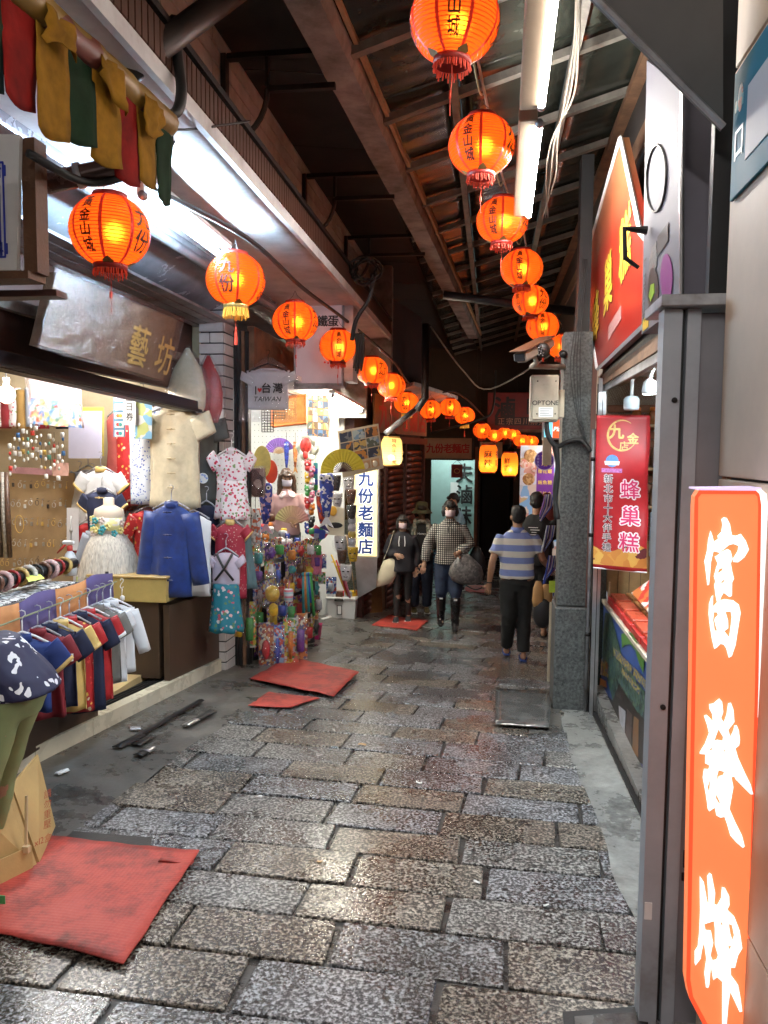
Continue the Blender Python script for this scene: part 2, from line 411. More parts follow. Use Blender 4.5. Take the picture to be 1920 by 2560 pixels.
for (c0, s0), (c1, s1) in zip(rows, rows[1:]):
    x = -2.6+random.uniform(0, .65)-.6; 
    while x < 2.4:
        w = random.choice((.62, .64, .66, .6, .68)) if random.random() > .06 else random.uniform(.4, .5)
        j = .009; x0, x1 = x+j, x+w-j
        sk = random.uniform(-.012, .012); dy = -.055
        f0 = lambda X: c0+s0*(X+.7)+j*.8; f1 = lambda X: c1+s1*(X+.7)-j*.8
        rot = -s0*.3
        quad = [(x0, f0(x0)), (x1, f0(x1)), (x1+rot+sk, f1(x1)), (x0+rot+sk, f1(x0))]
        quad = [(p[0]+random.uniform(-.004, .004), p[1]+random.uniform(-.004, .004)) for p in quad]
        x += w
        pl = clip(clip(quad, 1, TL), -1, TR_)
        if len(pl) < 3: continue
        ar = abs(sum(pl[i][0]*pl[(i+1) % len(pl)][1]-pl[(i+1) % len(pl)][0]*pl[i][1] for i in range(len(pl))))/2
        if ar < .012: continue
        cx = sum(p[0] for p in pl)/len(pl); cy = sum(p[1] for p in pl)/len(pl)
        h = .013+random.uniform(-.003, .003); tl = (random.uniform(-.012, .012), random.uniform(-.012, .012))
        # rounded corners
        rp = []
        for i in range(len(pl)):
            a, p, b = V(pl[i-1]), V(pl[i]), V(pl[(i+1) % len(pl)]); q = random.uniform(.005, .016)
            e1 = (a-p); e2 = (b-p); q = min(q, e1.length*.4, e2.length*.4)
            rp += [tuple(p+e1.normalized()*q), tuple(p+(e1.normalized()+e2.normalized())*q*.28), tuple(p+e2.normalized()*q)]
        n = len(rp); vs = []
        for ins, hz in ((0, -.02), (0, h-.005), (.0045, h)):
            for p in rp:
                px, py = p[0]+(cx-p[0])*ins/.3, p[1]+(cy-p[1])*ins/.15
                vs.append((px, py, gz(py)+hz+(px-cx)*tl[0]+(py-cy)*tl[1]))
        fs = [tuple(range(2*n, 3*n))]
        for r in range(2):
            for i in range(n): fs.append((r*n+i, r*n+(i+1) % n, (r+1)*n+(i+1) % n, (r+1)*n+i))
        if npav < 290 and cy < 17: mb = MB(); mb.add(vs, fs); mb.build('paving_stone', M_gran, ground); npav += 1
        else: far.add(vs, fs)
if far.v: o = far.build('far_paving', M_gran, ground); o['kind'] = 'stuff'

# sloping cement apron along the left shops, flat one along the right
def apron(y0, y1, fl, fr, hl, hr, name, m, nn=40):
    mb = MB()
    def fn(u, v):
        y = y0+(y1-y0)*v; a, b = fl(y), fr(y); x = a+(b-a)*u
        return V((x, y, gz(y)+hl+(hr-hl)*u**1.4+.006*mnoise.noise(V((x*4, y*3, 1)))))
    mb.grid(fn, 8, nn); return struct(mb.build(name, m, None, True))
apron(0.3, 11.4, lambda y: lx(y)-.25 if y < 7 else lx(7)-.6+(y-7)*.19, lambda y: interp(TL, y)+.03+.02*mnoise.noise(V((y*4, 0, 5))), .055, .010, 'left_pavement', M_conc)
apron(1.0, 6.4, lambda y: interp(TR_, y)-.02+.03*mnoise.noise(V((y*3, 2, 5))), lambda y: 1.1, .012, .03, 'right_pavement', M_concL)
mb = MB(); 
for k in range(24): y0 = 3.2+k*.14; mb.bx(.835, .865, y0, y0+.139, gz(y0)+.02, gz(y0)+.034)
struct(mb.build('gutter_slot', M_blk))

# tape scraps and cable cover on the left apron
ac = thing('cable_cover', 'worn dark cable cover strip taped to the cement beside the shop step', 'cable cover', gp(430, 1530))
def strip(p, q, w, h, m, name, parent, n=8):
    a, b = V(p), V(q); mb = MB(); d = (b-a); s = V((d.y, -d.x, 0)).normalized()*w/2
    mb.sheet(lambda u, v: a+d*u+s*(2*v-1)+V((0, 0, h*(1-(2*v-1)**2*.8)+.003*mnoise.noise(V((u*9, v*2, w*50))))), n, 3, .006); return mb.build(name, m, parent, True)
c5 = lambda x, y, h=.05: gp((x*.4219)/K, (1400+y*.4219)/K, h)
strip(c5(700, 1110), c5(1190, 835), .055, .010, M_blk, 'cover_strip', ac); strip(c5(690, 1115), c5(850, 1040), .07, .008, M_iron, 'cover_end', ac)
t = strip(c5(805, 1100, .045), c5(890, 1050, .045), .07, .006, M_blk, 'rubber_pad', None); tag(t, 'short dark rubber pad stuck on the cement below the step', 'rubber pad')
t = strip(c5(1160, 950, .045), c5(1260, 900, .045), .07, .006, M_blk, 'rubber_pad', None); tag(t, 'dark rubber pad on the cement nearer the orange mats', 'rubber pad')
t = strip(c5(1100, 985, .045), c5(1165, 950, .045), .06, .012, M_steel, 'foil_scrap', None); tag(t, 'silvery torn tape scrap beside the farther rubber pad', 'tape scrap')
t = strip(c5(860, 1140, .04), c5(905, 1115, .04), .07, .012, M_steel, 'foil_scrap', None); tag(t, 'crumpled silver tape scrap at the edge of the paving stones', 'tape scrap')
t = strip(c5(815, 1165, .035), c5(870, 1135, .035), .07, .014, M_blk, 'tape_patch', None); tag(t, 'small black tape patch touching a silver scrap', 'tape scrap')
t = strip(c5(770, 1005, .05), c5(835, 1000, .05), .06, .012, M_galv, 'tape_patch', None); tag(t, 'faded grey tape patch at the middle of the cable cover', 'tape scrap')
t = strip(c5(335, 1275, .05), c5(400, 1250, .05), .035, .012, M_white, 'paper_scrap', None); tag(t, 'white paper scrap lying on dark cement near the near step', 'litter')
# dark drain grate beside the near red mat, metal plate, corner drain
mb = MB(); q = [c5(355, 1685, .028), c5(890, 1725, .028), c5(900, 1645, .028), c5(430, 1605, .028)]; mb.slab([q[i] for i in (0, 1, 2, 3)], .03)
dg = tag(mb.build('drain_cover', M_iron), 'black iron drain cover behind the near red mat', 'drain cover')
mp_ = thing('floor_plate', 'wet worn steel plate lying on the paving by the granite pillar', 'floor plate', gp(1130, 1530))
q = [gp(1070, 1490, .035), gp(1070, 1566, .035), gp(1186, 1573, .035), gp(1193, 1495, .035)]; mb = MB()
mb.sheet(lambda u, v: (q[0]*(1-u)+q[3]*u)*(1-v)+(q[1]*(1-u)+q[2]*u)*v+V((0, 0, .006*mnoise.noise(V((u*3, v*3, 0))))), 10, 10, .012)
mb.build('plate', mat('wet_plate', (.17, .17, .165), .16, .35, var=.45, vs=5, bump=.25, bs=14), mp_, True)
q2 = [gp(1062, 1500, .015), gp(1075, 1585, .015), gp(1215, 1585, .015), gp(1205, 1490, .015)]; mb = MB(); mb.slab(q2, .03); mb.build('plate_bed', M_conc, mp_)
dr = thing('floor_drain', 'sunken steel drain frame at the foot of the grey post', 'drain cover', gp(1340, 2180))
q = [gp(1215, 2185, .022), gp(1225, 2300, .022), gp(1400, 2300, .022), gp(1400, 2172, .022)]
mb = MB(); mb.slab(q, .03); mb.build('frame', M_iron, dr)
cc = sum(q, V((0, 0, 0)))/4; mb = MB(); mb.slab([cc+(p-cc)*.72+V((0, 0, .006)) for p in q], .02); mb.build('cover', M_conc, dr)

# ------------------------------------------------------------------ red mats
def mat_rubber():
    m, nt, N, L, b = new_mat('red_rubber_mat'); co = coord(nt, 1, 'Object', (55, 55, 4)); v = N.new('ShaderNodeTexVoronoi'); v.inputs['Randomness'].default_value = 0.1; v.inputs['Scale'].default_value = 1; L.new(co, v.inputs['Vector'])
    c2 = coord(nt); n = noise_n(nt, c2, 4, 8, .75); r = ramp_n(nt, n.outputs[0], [(.30, (.07, .018, .015)), (.42, (.28, .036, .028)), (.52, (.47, .058, .042)), (.75, (.58, .09, .065))]); L.new(r.outputs[0], b.inputs['Base Color'])
    b.inputs['Roughness'].default_value = .55; bump_n(nt, b, v.outputs['Distance'], .35, .008); return m
M_mat = mat_rubber()
def floor_mat(pts, label, lift=.03, th=.006, wav=.013):
    P = [V(p) for p in pts]; mb = MB()
    def fn(u, v):
        a = P[0]*(1-u)+P[1]*u; b = P[3]*(1-u)+P[2]*u; p = a*(1-v)+b*v
        e = .012*mnoise.noise(V((u*7, v*7, P[0].x))) if (u in (0, 1) or v in (0, 1)) else 0
        return V((p.x+e, p.y-e, gz(p.y)+lift+wav*mnoise.noise(V((p.x*5, p.y*4, 2)))))
    mb.sheet(fn, 18, 18, th); return tag(mb.build('floor_mat', M_mat, None, True), label, 'mat', 'red rubber mats')
mt = floor_mat([gp(-190, 1985), gp(105, 1822), gp(432, 1855), gp(268, 2102)], 'large pinkish red rubber mat in the near left corner', .034)
mb = MB(); p = gp(425, 1852, .042); mb.sheet(lambda u, v: p+V((-.16+.16*u, -.03-.035*v, .004*sin(u*5))), 5, 3, .004); mb.build('torn_flap', M_mat, mt, True)
floor_mat([gp(540, 1478), gp(622, 1430), gp(776, 1462), gp(722, 1516)], 'bent orange red rubber mat below the toy display', .05, wav=.014)
floor_mat([gp(536, 1532), gp(580, 1503), gp(690, 1515), gp(628, 1537)], 'small orange mat tucked under the bent mat by the toy shop', .028)
floor_mat([gp(803, 1354), gp(842, 1332), gp(925, 1345), gp(900, 1366)], 'orange mat under the girl in dark clothes', .024)
floor_mat([gp(1000, 1279), gp(1008, 1266), gp(1062, 1268), gp(1048, 1284)], 'farthest red mat behind the woman in rubber boots', .024)

# ================================================================== roof over the lane
rf = struct(bpy.data.objects.new('roof', None)); COL.objects.link(rf); PINV['roof'] = Matrix.Identity(4)
M_frp = mat('dirty_roof_sheet', (.036, .042, .034), .22, var=.45, vs=2.5, bump=.12, bs=5, dirt=(.06, .055, .04))
def rz_(x): return 4.02+(x+.8)*.27
def roof_panel(x0, x1, y0, y1):
    mb = MB(); mb.sheet(lambda u, v: V((x0+(x1-x0)*u, y0+(y1-y0)*v, rz_(x0+(x1-x0)*u)+.0012*cos(v*(y1-y0)*2*pi/.16)+.02*mnoise.noise(V((u*2, v*2+y0, 0))))), 5, 36, .006)
    return mb.build('roof_panel', M_frp, rf, True)
yy = -2.0
while yy < 21: 
    for a, b in ((-.9, -.26), (-.255, .45), (.455, 1.35)): roof_panel(a, b, yy, yy+1.18)
    yy += 1.185
M_purl = mat('purlin_timber', (.17, .16, .14), .75, var=.4, vs=6, bump=.3)
for k in range(20):
    y = .6+k*.93; mb = MB(); rr = Matrix.Rotation(-math.atan(.27), 3, 'Y') @ Matrix.Rotation(R(-4), 3, 'Z')
    mb.box((.2, y, rz_(.2)-.05), (2.2, .06, .05), rot=rr); mb.build('purlin', M_purl, rf)
for x, w in ((-.28, .05), (.47, .05), (.98, .09)):
    mb = MB(); mb.box((x, 8, rz_(x)-.10), (w, 21, .06)); mb.build('roof_batten', M_purl if x < .9 else M_wood, rf)
# beam with peeling plaster
mb = MB(); A = V((-1.13, 0, 0)); B = V((-.63, 9.9, 0))
def beamx(y): return -.94+(y-3.75)*.0504
def bfn(y, dx, z): return V((beamx(y)+dx+.006*mnoise.noise(V((y*3, dx*9, z))), y, z+.008*mnoise.noise(V((y*4, z*7, dx*5)))))
rings = [[bfn(-1+j*.25, -.085, 3.9), bfn(-1+j*.25, .085, 3.9), bfn(-1+j*.25, .1, 3.96), bfn(-1+j*.25, .1, 4.16), bfn(-1+j*.25, -.1, 4.16)] for j in range(64)]
mb.loft(rings); mb.build('ceiling_beam', M_plasd, rf)
mb = MB(); mb.loft([[V((beamx(y)+.115, y, 3.99)), V((beamx(y)+.14, y, 3.99)), V((beamx(y)+.14, y, 4.06)), V((beamx(y)+.115, y, 4.06))] for y in (-1, 15)]); mb.build('beam_lath', M_woodl, rf)
# boarding between the balcony wall and the beam
for k in range(17):
    mb = MB(); y0 = -1.2+k*1.2; mb.slab([V((beamx(y0)-.1, y0, 4.05)), V((-1.9, y0, 4.15)), V((-1.9, y0+1.19, 4.15)), V((beamx(y0+1.2)-.1, y0+1.19, 4.05))], .02); mb.build('ceiling_board', mat('dark_boarding', (.035, .028, .024), .8, var=.4, vs=4), rf)

# ================================================================== left building: soffit, tiled eave, upper wall
lb = thing('balcony_building', 'white plaster balcony underside with brown tiled edge along the left of the lane', 'building', (-2.6, 5, gz(5)))
EX, EZ = -1.285, 3.2
mb = MB(); mb.sheet(lambda u, v: V((EX-.02-1.9*(1-u), -1+10.8*v, EZ+.012*mnoise.noise(V((u*3, v*14, 0))))), 10, 50, -.15); mb.build('soffit', M_plas, lb, True)
mb = MB(); mb.bx(EX-.03, EX, -1, 9.8, EZ-.03, EZ+.04); mb.build('drip_edge', M_plas, lb)
mb = MB(); mb.bx(EX-.08, EX-.022, -1, 9.8, EZ+.042, EZ+.2); mb.build('fascia', mat('pale_mortar', (.30, .26, .23), .85, var=.2), lb)
tile_m = MB().box((0, 0, 0), (.022, .042, .15), bev=.004).mesh('edge_tile', mat('brown_edge_tile', (.075, .035, .024), .4, var=.35, vs=8))
for k in range(150):
    o = link('edge_tile', tile_m, lb); o.location = (EX-.012, 1.9+k*.0525, EZ+.122)
mb = MB(); mb.bx(EX-.06, EX+.012, -1, 9.8, EZ+.205, EZ+.235); mb.build('tile_coping', M_iron, lb)
# upper wall of long pale brick courses
M_brk = mat('grey_painted_brick', (.47, .48, .44), .8, var=.25, vs=3, bump=.3, dirt=(.28, .28, .25))
mb = MB(); mb.bx(-1.75, -1.60, -1, 9.8, EZ+.15, 4.2); mb.build('upper_wall', M_plasd, lb)
cn = 0
for r in range(8):
    z = EZ+.25+r*.094; y = -.5-(r % 2)*.35
    while y < 9.7:
        mb = MB(); w = .68; mb.box((-1.585, y+w/2, z+.045), (.028+random.uniform(-.003, .003), w-.008, .086), bev=.004); mb.build('wall_brick', M_brk, lb); y += w; cn += 1
# closing end of the balcony further on
mb = MB(); mb.bx(-2.0, EX, 9.8, 9.95, 2.75, 4.2); mb.build('end_wall', M_plasd, lb)
# iron brackets
for i, y in enumerate((2.6, 4.4, 6.3, 8.1)):
    br = thing('iron_bracket', ['black iron bracket nearest the camera under the left roof', 'second black iron bracket with curved brace under the roof', 'third black iron bracket above the brown tiled edge', 'farthest black iron bracket above the brown tiled edge'][i], 'bracket', (-1.55, y, 3.4), 'iron roof brackets')
    xe = beamx(y)
    mb = MB(); mb.bx(-1.565, -1.535, y-.03, y+.03, 3.46, 4.0); mb.build('upright', M_iron, br)
    mb = MB(); mb.box(((-1.53+xe)/2, y, 3.985), (xe+1.53, .05, .03)); mb.build('top_arm', M_iron, br)
    mb = MB(); mb.box(((-1.3+xe)/2, y+.005, 3.80), (xe+1.3, .035, .03)); mb.build('lower_arm', M_iron, br)
    mb = MB(); mb.tube([V((-1.54+.24*sin(a), y, 3.52+.28*(1-cos(a)))) for a in [j*pi/2/8 for j in range(9)]], .016, 6); mb.build('curved_brace', M_iron, br)
    mb = MB(); mb.bx(-1.31, -1.29, y-.02, y+.02, 3.81, 3.97); mb.build('post', M_iron, br)

# right building above the shops
rb = thing('right_building', 'dark grimy upper wall and beam above the right hand shops', 'building', (1.2, 8, gz(8)))
mb = MB(); mb.bx(1.02, 1.3, 2.5, 15, 2.46, 4.7); mb.build('upper_wall', mat('dark_wall', (.04, .034, .03), .85, var=.4, vs=3), rb)
mb = MB(); mb.bx(1.0, 1.02, 3.3, 15, 3.9, 4.05); mb.build('rafter_plate', M_wood, rb)
# lane continues behind the viewer under the same roof
bk = MB(); bk.bx(-3.2, -3.0, -6, 2.2, -.3, 3.2); struct(bk.build('left_wall', M_plasd))
bk = MB(); bk.bx(-4, 2.5, -6.2, -6.0, -.5, 5); struct(bk.build('lane_end_wall', M_plasd))

for i, (x, y, w_) in enumerate(((782, 1608, .035), (1030, 1905, .018), (905, 1690, .022), (690, 1860, .015), (1180, 1955, .014), (560, 1720, .02), (840, 1480, .02))):
    p = gp(x, y, .022); mb = MB(); mb.sheet(lambda u, v: p+V(((u-.5)*w_*1.6, (v-.5)*w_, .004*sin(u*4+i)+.003*cos(v*5))), 3, 3, .002); tag(mb.build('litter_scrap', M_woodl if i in (0, 3) else M_white, None, True), 'tiny %s litter scrap on the paving, %s by distance from the far end' % ('tan' if i in (0, 3) else 'white', ORD[[1, 5, 2, 4, 6, 3, 0][i]]), 'litter', 'litter on the paving')
# ================================================================== paper lanterns
def paper(name, col, base, hot, refr):
    m, nt, N, L, b = new_mat(name); N.remove(b); out = N['Material Output']
    co = coord(nt); n = noise_n(nt, co, 9, 4); r = ramp_n(nt, n.outputs[0], [(.3, tuple(c*.8 for c in col)), (.7, col)])
    e = N.new('ShaderNodeEmission'); L.new(r.outputs[0], e.inputs[0]); e.inputs[1].default_value = base
    t = N.new('ShaderNodeBsdfTranslucent'); t.inputs[0].default_value = (*refr, 1)
    g = N.new('ShaderNodeBsdfRefraction'); g.inputs[0].default_value = (*refr, 1); g.inputs['Roughness'].default_value = .62; g.inputs['IOR'].default_value = 1.25
    d = N.new('ShaderNodeBsdfDiffuse'); d.inputs[0].default_value = (*col, 1)
    m1 = N.new('ShaderNodeMixShader'); m1.inputs[0].default_value = hot; L.new(t.outputs[0], m1.inputs[1]); L.new(g.outputs[0], m1.inputs[2])
    m2 = N.new('ShaderNodeMixShader'); m2.inputs[0].default_value = .2; L.new(m1.outputs[0], m2.inputs[1]); L.new(d.outputs[0], m2.inputs[2])
    a = N.new('ShaderNodeAddShader'); tp_ = N.new('ShaderNodeBsdfTransparent'); tp_.inputs[0].default_value = (*(min(1, c*1.0+.12) for c in refr), 1); m3 = N.new('ShaderNodeMixShader'); m3.inputs[0].default_value = .3; L.new(m2.outputs[0], m3.inputs[1]); L.new(tp_.outputs[0], m3.inputs[2]); L.new(m3.outputs[0], a.inputs[0]); L.new(e.outputs[0], a.inputs[1]); L.new(a.outputs[0], out.inputs[0])
    MATS[name] = m; return m
M_pap = paper('orange_lantern_paper', (1.0, .13, .012), .36, .34, (.46, .10, .010))
M_paph = paper('tall_lantern_paper', (1.0, .16, .014), .42, .3, (.5, .2, .03))
M_papy = paper('yellow_lantern_paper', (1.0, .66, .20), .45, .3, (.5, .42, .22))
M_rib = emat('lantern_rib', (.55, .045, .006), .30)
M_band = emat('lantern_band', (.60, .018, .006), .42)
M_lred = mat('lantern_red_trim', (.35, .02, .012), .5, var=.2)
M_ltxt = mat('lantern_ink', (.035, .004, .004), .6, var=0)
M_fr_y = mat('yellow_fringe', (.75, .40, .05), .7, var=.2, emit=.25, ecol=(.9, .4, .05)); M_fr_r = mat('red_fringe', (.55, .05, .02), .7, var=.2, emit=.12, ecol=(.8, .05, .01))
M_leaf = mat('gold_leaf_print', (.20, .12, .03), .5, var=.3)
def sph(rx, rz, th, ph): return V((rx*cos(ph)*sin(th), -rx*cos(ph)*cos(th), rz*sin(ph)))
def make_lantern(kind):
    t = thing('paper_lantern', 'x', 'lantern', (0, 0, 0), 'orange paper lanterns strung over the lane')
    rx, rz = .18, .163; n = 40; prof = []; P0 = -1.16; P1 = 1.16; nr = 24
    mb = MB()
    for i in range(nr*2+1):
        a = P0+(P1-P0)*i/(nr*2); k = 1.0-(.010 if i % 2 else 0)
        prof.append((rx*cos(a)*k, rz*sin(a)*k))
    mb.lathe(prof, n, cap=False); sh = mb.build('shade', M_pap, t, True)
    mb = MB()
    for i in range(1, nr):
        a = P0+(P1-P0)*i/nr; r = rx*cos(a)+.0006
        mb.tube([(r*cos(2*pi*j/32), r*sin(2*pi*j/32), rz*sin(a)) for j in range(32)], .0017, 4, closed=True)
    mb.build('wire_ribs', M_rib, sh)
    for b in range(8):
        th = 2*pi*b/8+pi/8; mb = MB()
        mb.grid(lambda u, v: sph(rx+.0022, rz+.0022, th+(u-.5)*.085/max(.35, cos(P0+(P1-P0)*v)**.5), P0+(P1-P0)*v), 2, 20); mb.build('painted_band', M_band, sh)
    for b in range(4):
        th = 2*pi*b/4; mb = MB()
        tx = '黃金山城' if b % 2 == 0 else '九份'
        sz = .059 if b % 2 == 0 else .10
        letters(mb, tx, lambda x, y: sph(rx+.0035, rz+.0035, th+x/(rx*.94), math.asin(max(-.95, min(.95, (y)/rz)))), sz, .024, True, 1.02, .95)
        mb.build('lettering', M_ltxt, sh)
    r0 = rx*cos(P1); z0 = rz*sin(P1)
    mb = MB(); mb.lathe([(r0+.004, z0-.008), (r0+.008, z0), (r0+.006, z0+.016), (r0-.004, z0+.02), (r0-.006, z0-.006)], 24); mb.build('top_collar', M_lred, t, True)
    mb = MB(); mb.lathe([(r0+.004, -z0+.006), (r0+.007, -z0-.004), (r0+.005, -z0-.022), (r0-.004, -z0-.024), (r0-.006, -z0+.004)], 24); mb.build('bottom_collar', M_lred if kind else M_gold, t, True)
    for b in range(4):
        th = 2*pi*b/4+.5; mb = MB(); mb.add([sph(rx+.004, rz+.004, th+a, -1.16+q) for a, q in ((-.28, .0), (.28, 0), (.3, .1), (.02, .27), (-.26, .12))], [(0, 1, 2, 3, 4)]); mb.build('gold_leaf', M_leaf, sh)
    mb = MB()
    for j in range(44):
        a = 2*pi*j/44+random.uniform(-.05, .05); l = random.uniform(.05, .062) if not kind else random.uniform(.02, .04); r1 = r0*1.05*random.uniform(.95, 1.08)
        mb.tube([(r0*cos(a), r0*sin(a), -z0-.018), (r1*cos(a), r1*sin(a), -z0-.02-l)], .0042 if not kind else .003, 4)
    mb.build('fringe', M_fr_r if kind else M_fr_y, t)
    mb = MB()
    if kind: mb.tube([(0, 0, -z0-.02), (.004, 0, -z0-.09), (0, .003, -z0-.13)], .0022, 4); mb.tube([(0, .003, -z0-.12), (0, .003, -z0-.15)], .006, 6); mb.tube([(0, .003, -z0-.15), (.004, 0, -z0-.22)], .0022, 4)
    else:
        mb.tube([(0, 0, -z0-.02), (0, 0, -z0-.13)], .0016, 4); mb.tube([(0, 0, -z0-.13), (0, 0, -z0-.15), (0, 0, -z0-.24)], [.005, .008, .012], 8)
    mb.build('tassel', M_fr_r, t)
    mb = MB(); mb.tube([(-r0, 0, z0+.015), (-.02, 0, z0+.06), (0, 0, z0+.10)], .0018, 4); mb.tube([(r0, 0, z0+.015), (.02, 0, z0+.06), (0, 0, z0+.10)], .0018, 4); mb.build('hanger_wire', M_cable, t)
    l = bpy.data.lights.new('lantern_bulb', 'POINT'); l.energy = 5.2; l.color = (1, .66, .24); l.shadow_soft_size = .03
    lo = bpy.data.objects.new('lantern_bulb', l); COL.objects.link(lo); lo.parent = t; lo.location = (.012, .01, .0)
    return t
LANT = [make_lantern(0), make_lantern(1)]; LUSED = [0, 0]
def lantern(loc, rz, kind, label, s=1.0, tilt=0.0, flat=1.0):
    o = LANT[kind] if not LUSED[kind] else copy_tree(LANT[kind]); LUSED[kind] = 1
    M = TR(loc, rz, s, tilt*.6, tilt); M = M @ Matrix.Diagonal((1, 1, flat, 1))
    o.matrix_world = M; o['label'] = label; return o
LL = [((238, 500, 168), 1, -36, 'large orange lantern nearest on the left, under the hanging cloth valance'), ((509, 605, 126), 0, -108, 'orange lantern with yellow fringe and red tassel beside the white tube lamp'),
      ((638, 695, 98), 1, -24, 'orange lantern hanging in front of the printed T-shirt in plastic'), ((730, 748, 80), 1, 3, 'orange lantern hanging in front of the pale shop light box'),
      ((803, 800, 70), 1, -48, 'fifth orange lantern of the left string, beside dangling black cables'), ((845, 833, 62), 1, -125, 'sixth orange lantern of the left string, overlapping its neighbours'),
      ((878, 870, 54), 0, -98, 'orange lantern with yellow fringe over the red shutter sign'), ((930, 885, 48), 1, 0, 'orange lantern above the left end of the framed noodle shop board'),
      ((972, 880, 46), 1, 0, 'orange lantern above the middle of the framed noodle shop board'), ((1004, 898, 44), 0, -90, 'orange lantern with yellow fringe at the right end of the framed noodle shop board'),
      ((1041, 930, 38), 1, -60, 'tilted orange lantern above the tall lantern with two characters')]
LPOS = []
for (x, y, w), kd, rz, lab in LL:
    d = ray(x, y); dep = FPX*.36/(w*K); P = O3+d*(dep/d.dot(_f)); LPOS.append(P)
    lantern(P, math.atan2(-P.x, P.y)*1.0+R(rz), kd, lab, 1, R(12) if 'tilted' in lab else random.uniform(-.04, .04), random.uniform(.95, 1.02))
RL = [((982, 45, 192), 1, 0, 'topmost orange lantern, cut off by the top edge'), ((1040, 315, 142), 1, -24, 'second orange lantern from the top in the right hand string'), ((1085, 477, 111), 1, -22, 'third orange lantern from the top in the right hand string'),
      ((1127, 580, 91), 1, -6, 'fourth orange lantern from the top in the right hand string'), ((1146, 650, 78), 1, -45, 'fifth orange lantern from the top, crossed by a dark pipe'), ((1172, 705, 70), 0, 0, 'orange lantern just above the security camera'), ((1212, 748, 58), 1, 20, 'orange lantern partly hidden behind the security camera')]
RPOS = []
for (x, y, w), kd, rz, lab in RL:
    d = ray(x, y); dep = FPX*.36/(w*K); P = O3+d*(dep/d.dot(_f)); RPOS.append(P); lantern(P, math.atan2(-P.x, P.y)+R(rz), kd, lab, 1, random.uniform(-.05, .05), random.uniform(.94, 1.0))
FL = [((1069, 941, 33), 15.2, 'far orange lantern right above the tall lanterns'), ((1090, 935, 30), 15.9, 'small far orange lantern half hidden below the red signboard'), ((1110, 939, 30), 15.5, 'far orange lantern at the right end below the red signboard'), ((1127, 952, 36), 14.9, 'far flattened orange lantern left of a pair beside the cables'), ((1147, 953, 32), 15.4, 'far flattened orange lantern right of a pair beside the cables')]
for (x, y, w), Y, lab in FL: lantern(yp(x, y, Y), R(random.uniform(-60, 60)), 1, lab, w*K*Y/FPX/.36, .1, .84)

def tall_lantern(loc, w, h, tx, label, m, ink, cat='lantern', name='tall_lantern', size=.1, en=8, ring=M_lred, col=(1, .75, .3)):
    t = thing(name, label, cat, loc); x, y, z = loc; prof = []
    for i in range(25):
        u = i/24; a = (u-.5)*2; r = w/2*(1-abs(a)**5*.28)*(1-(.012 if i % 2 else 0)); prof.append((r, z+h*(u-.5)))
    mb = MB(); mb.lathe(prof, 32, (x, y, 0), False); sh = mb.build('shade', m, t, True)
    mb = MB()
    for i in range(1, 12):
        u = i/12; a = (u-.5)*2; r = w/2*(1-abs(a)**5*.28)+.001; mb.tube([(x+r*cos(2*pi*j/28), y+r*sin(2*pi*j/28), z+h*(u-.5)) for j in range(28)], .0016, 4, closed=True)
    mb.build('wire_ribs', MATS['lantern_rib'] if m != M_papy else mat('cane', (.5, .3, .08), .6), sh)
    r = w/2*.73
    for nm, zz in (('top_collar', z+h/2), ('bottom_collar', z-h/2)):
        mb = MB(); mb.lathe([(r-.01, zz-.012), (r+.004, zz-.012), (r+.004, zz+.016), (r-.01, zz+.016)], 24, (x, y, 0)); mb.build(nm, ring, t, True)
    mb = MB(); 
    for txt, th0 in tx: letters(mb, txt, lambda X, Y_: V((x, y, 0))+V((sin(th0+X/(w/2))*(w/2+.004), -cos(th0+X/(w/2))*(w/2+.004), z+Y_)), size, .02, True, 1.1)
    mb.build('lettering', ink, sh)
    mb = MB(); mb.tube([(x-r, y, z+h/2+.01), (x, y, z+h/2+.09)], .003, 4); mb.tube([(x+r, y, z+h/2+.01), (x, y, z+h/2+.09)], .003, 4); mb.tube([(x, y, z+h/2+.09), (x, y, z+h/2+.3)], .003, 4); mb.build('hanger_wire', M_cable, t)
    l = bpy.data.lights.new('lantern_bulb', 'POINT'); l.energy = en; l.color = col; l.shadow_soft_size = .03
    lo = bpy.data.objects.new('lantern_bulb', l); COL.objects.link(lo); lo.parent = t; lo.matrix_parent_inverse = PINV[t.name]; lo.location = (x, y, z-h*.22); return t
tall_lantern(yp(1055, 991, 12), .285, .43, [('麻辣', -.05), ('香味', 1.25)], 'tall orange lantern with two large characters, left of the dark doorway pair', M_paph, M_ltxt, size=.125)
tall_lantern(yp(1101, 1003, 12.3), .26, .37, [('鮮香', -.35)], 'slightly smaller tall orange lantern hanging in front of the dark doorway', M_paph, M_ltxt, size=.10)
tall_lantern(yp(846, 975, 10.2), .285, .37, [('特色牛肉麵', .35)], 'glowing pale yellow barrel lantern with brown characters by the shutter', M_papy, mat('brown_ink', (.22, .06, .02), .6), name='yellow_lantern', size=.062, en=8, ring=mat('cane_ring', (.55, .33, .1), .5), col=(1, .86, .55))

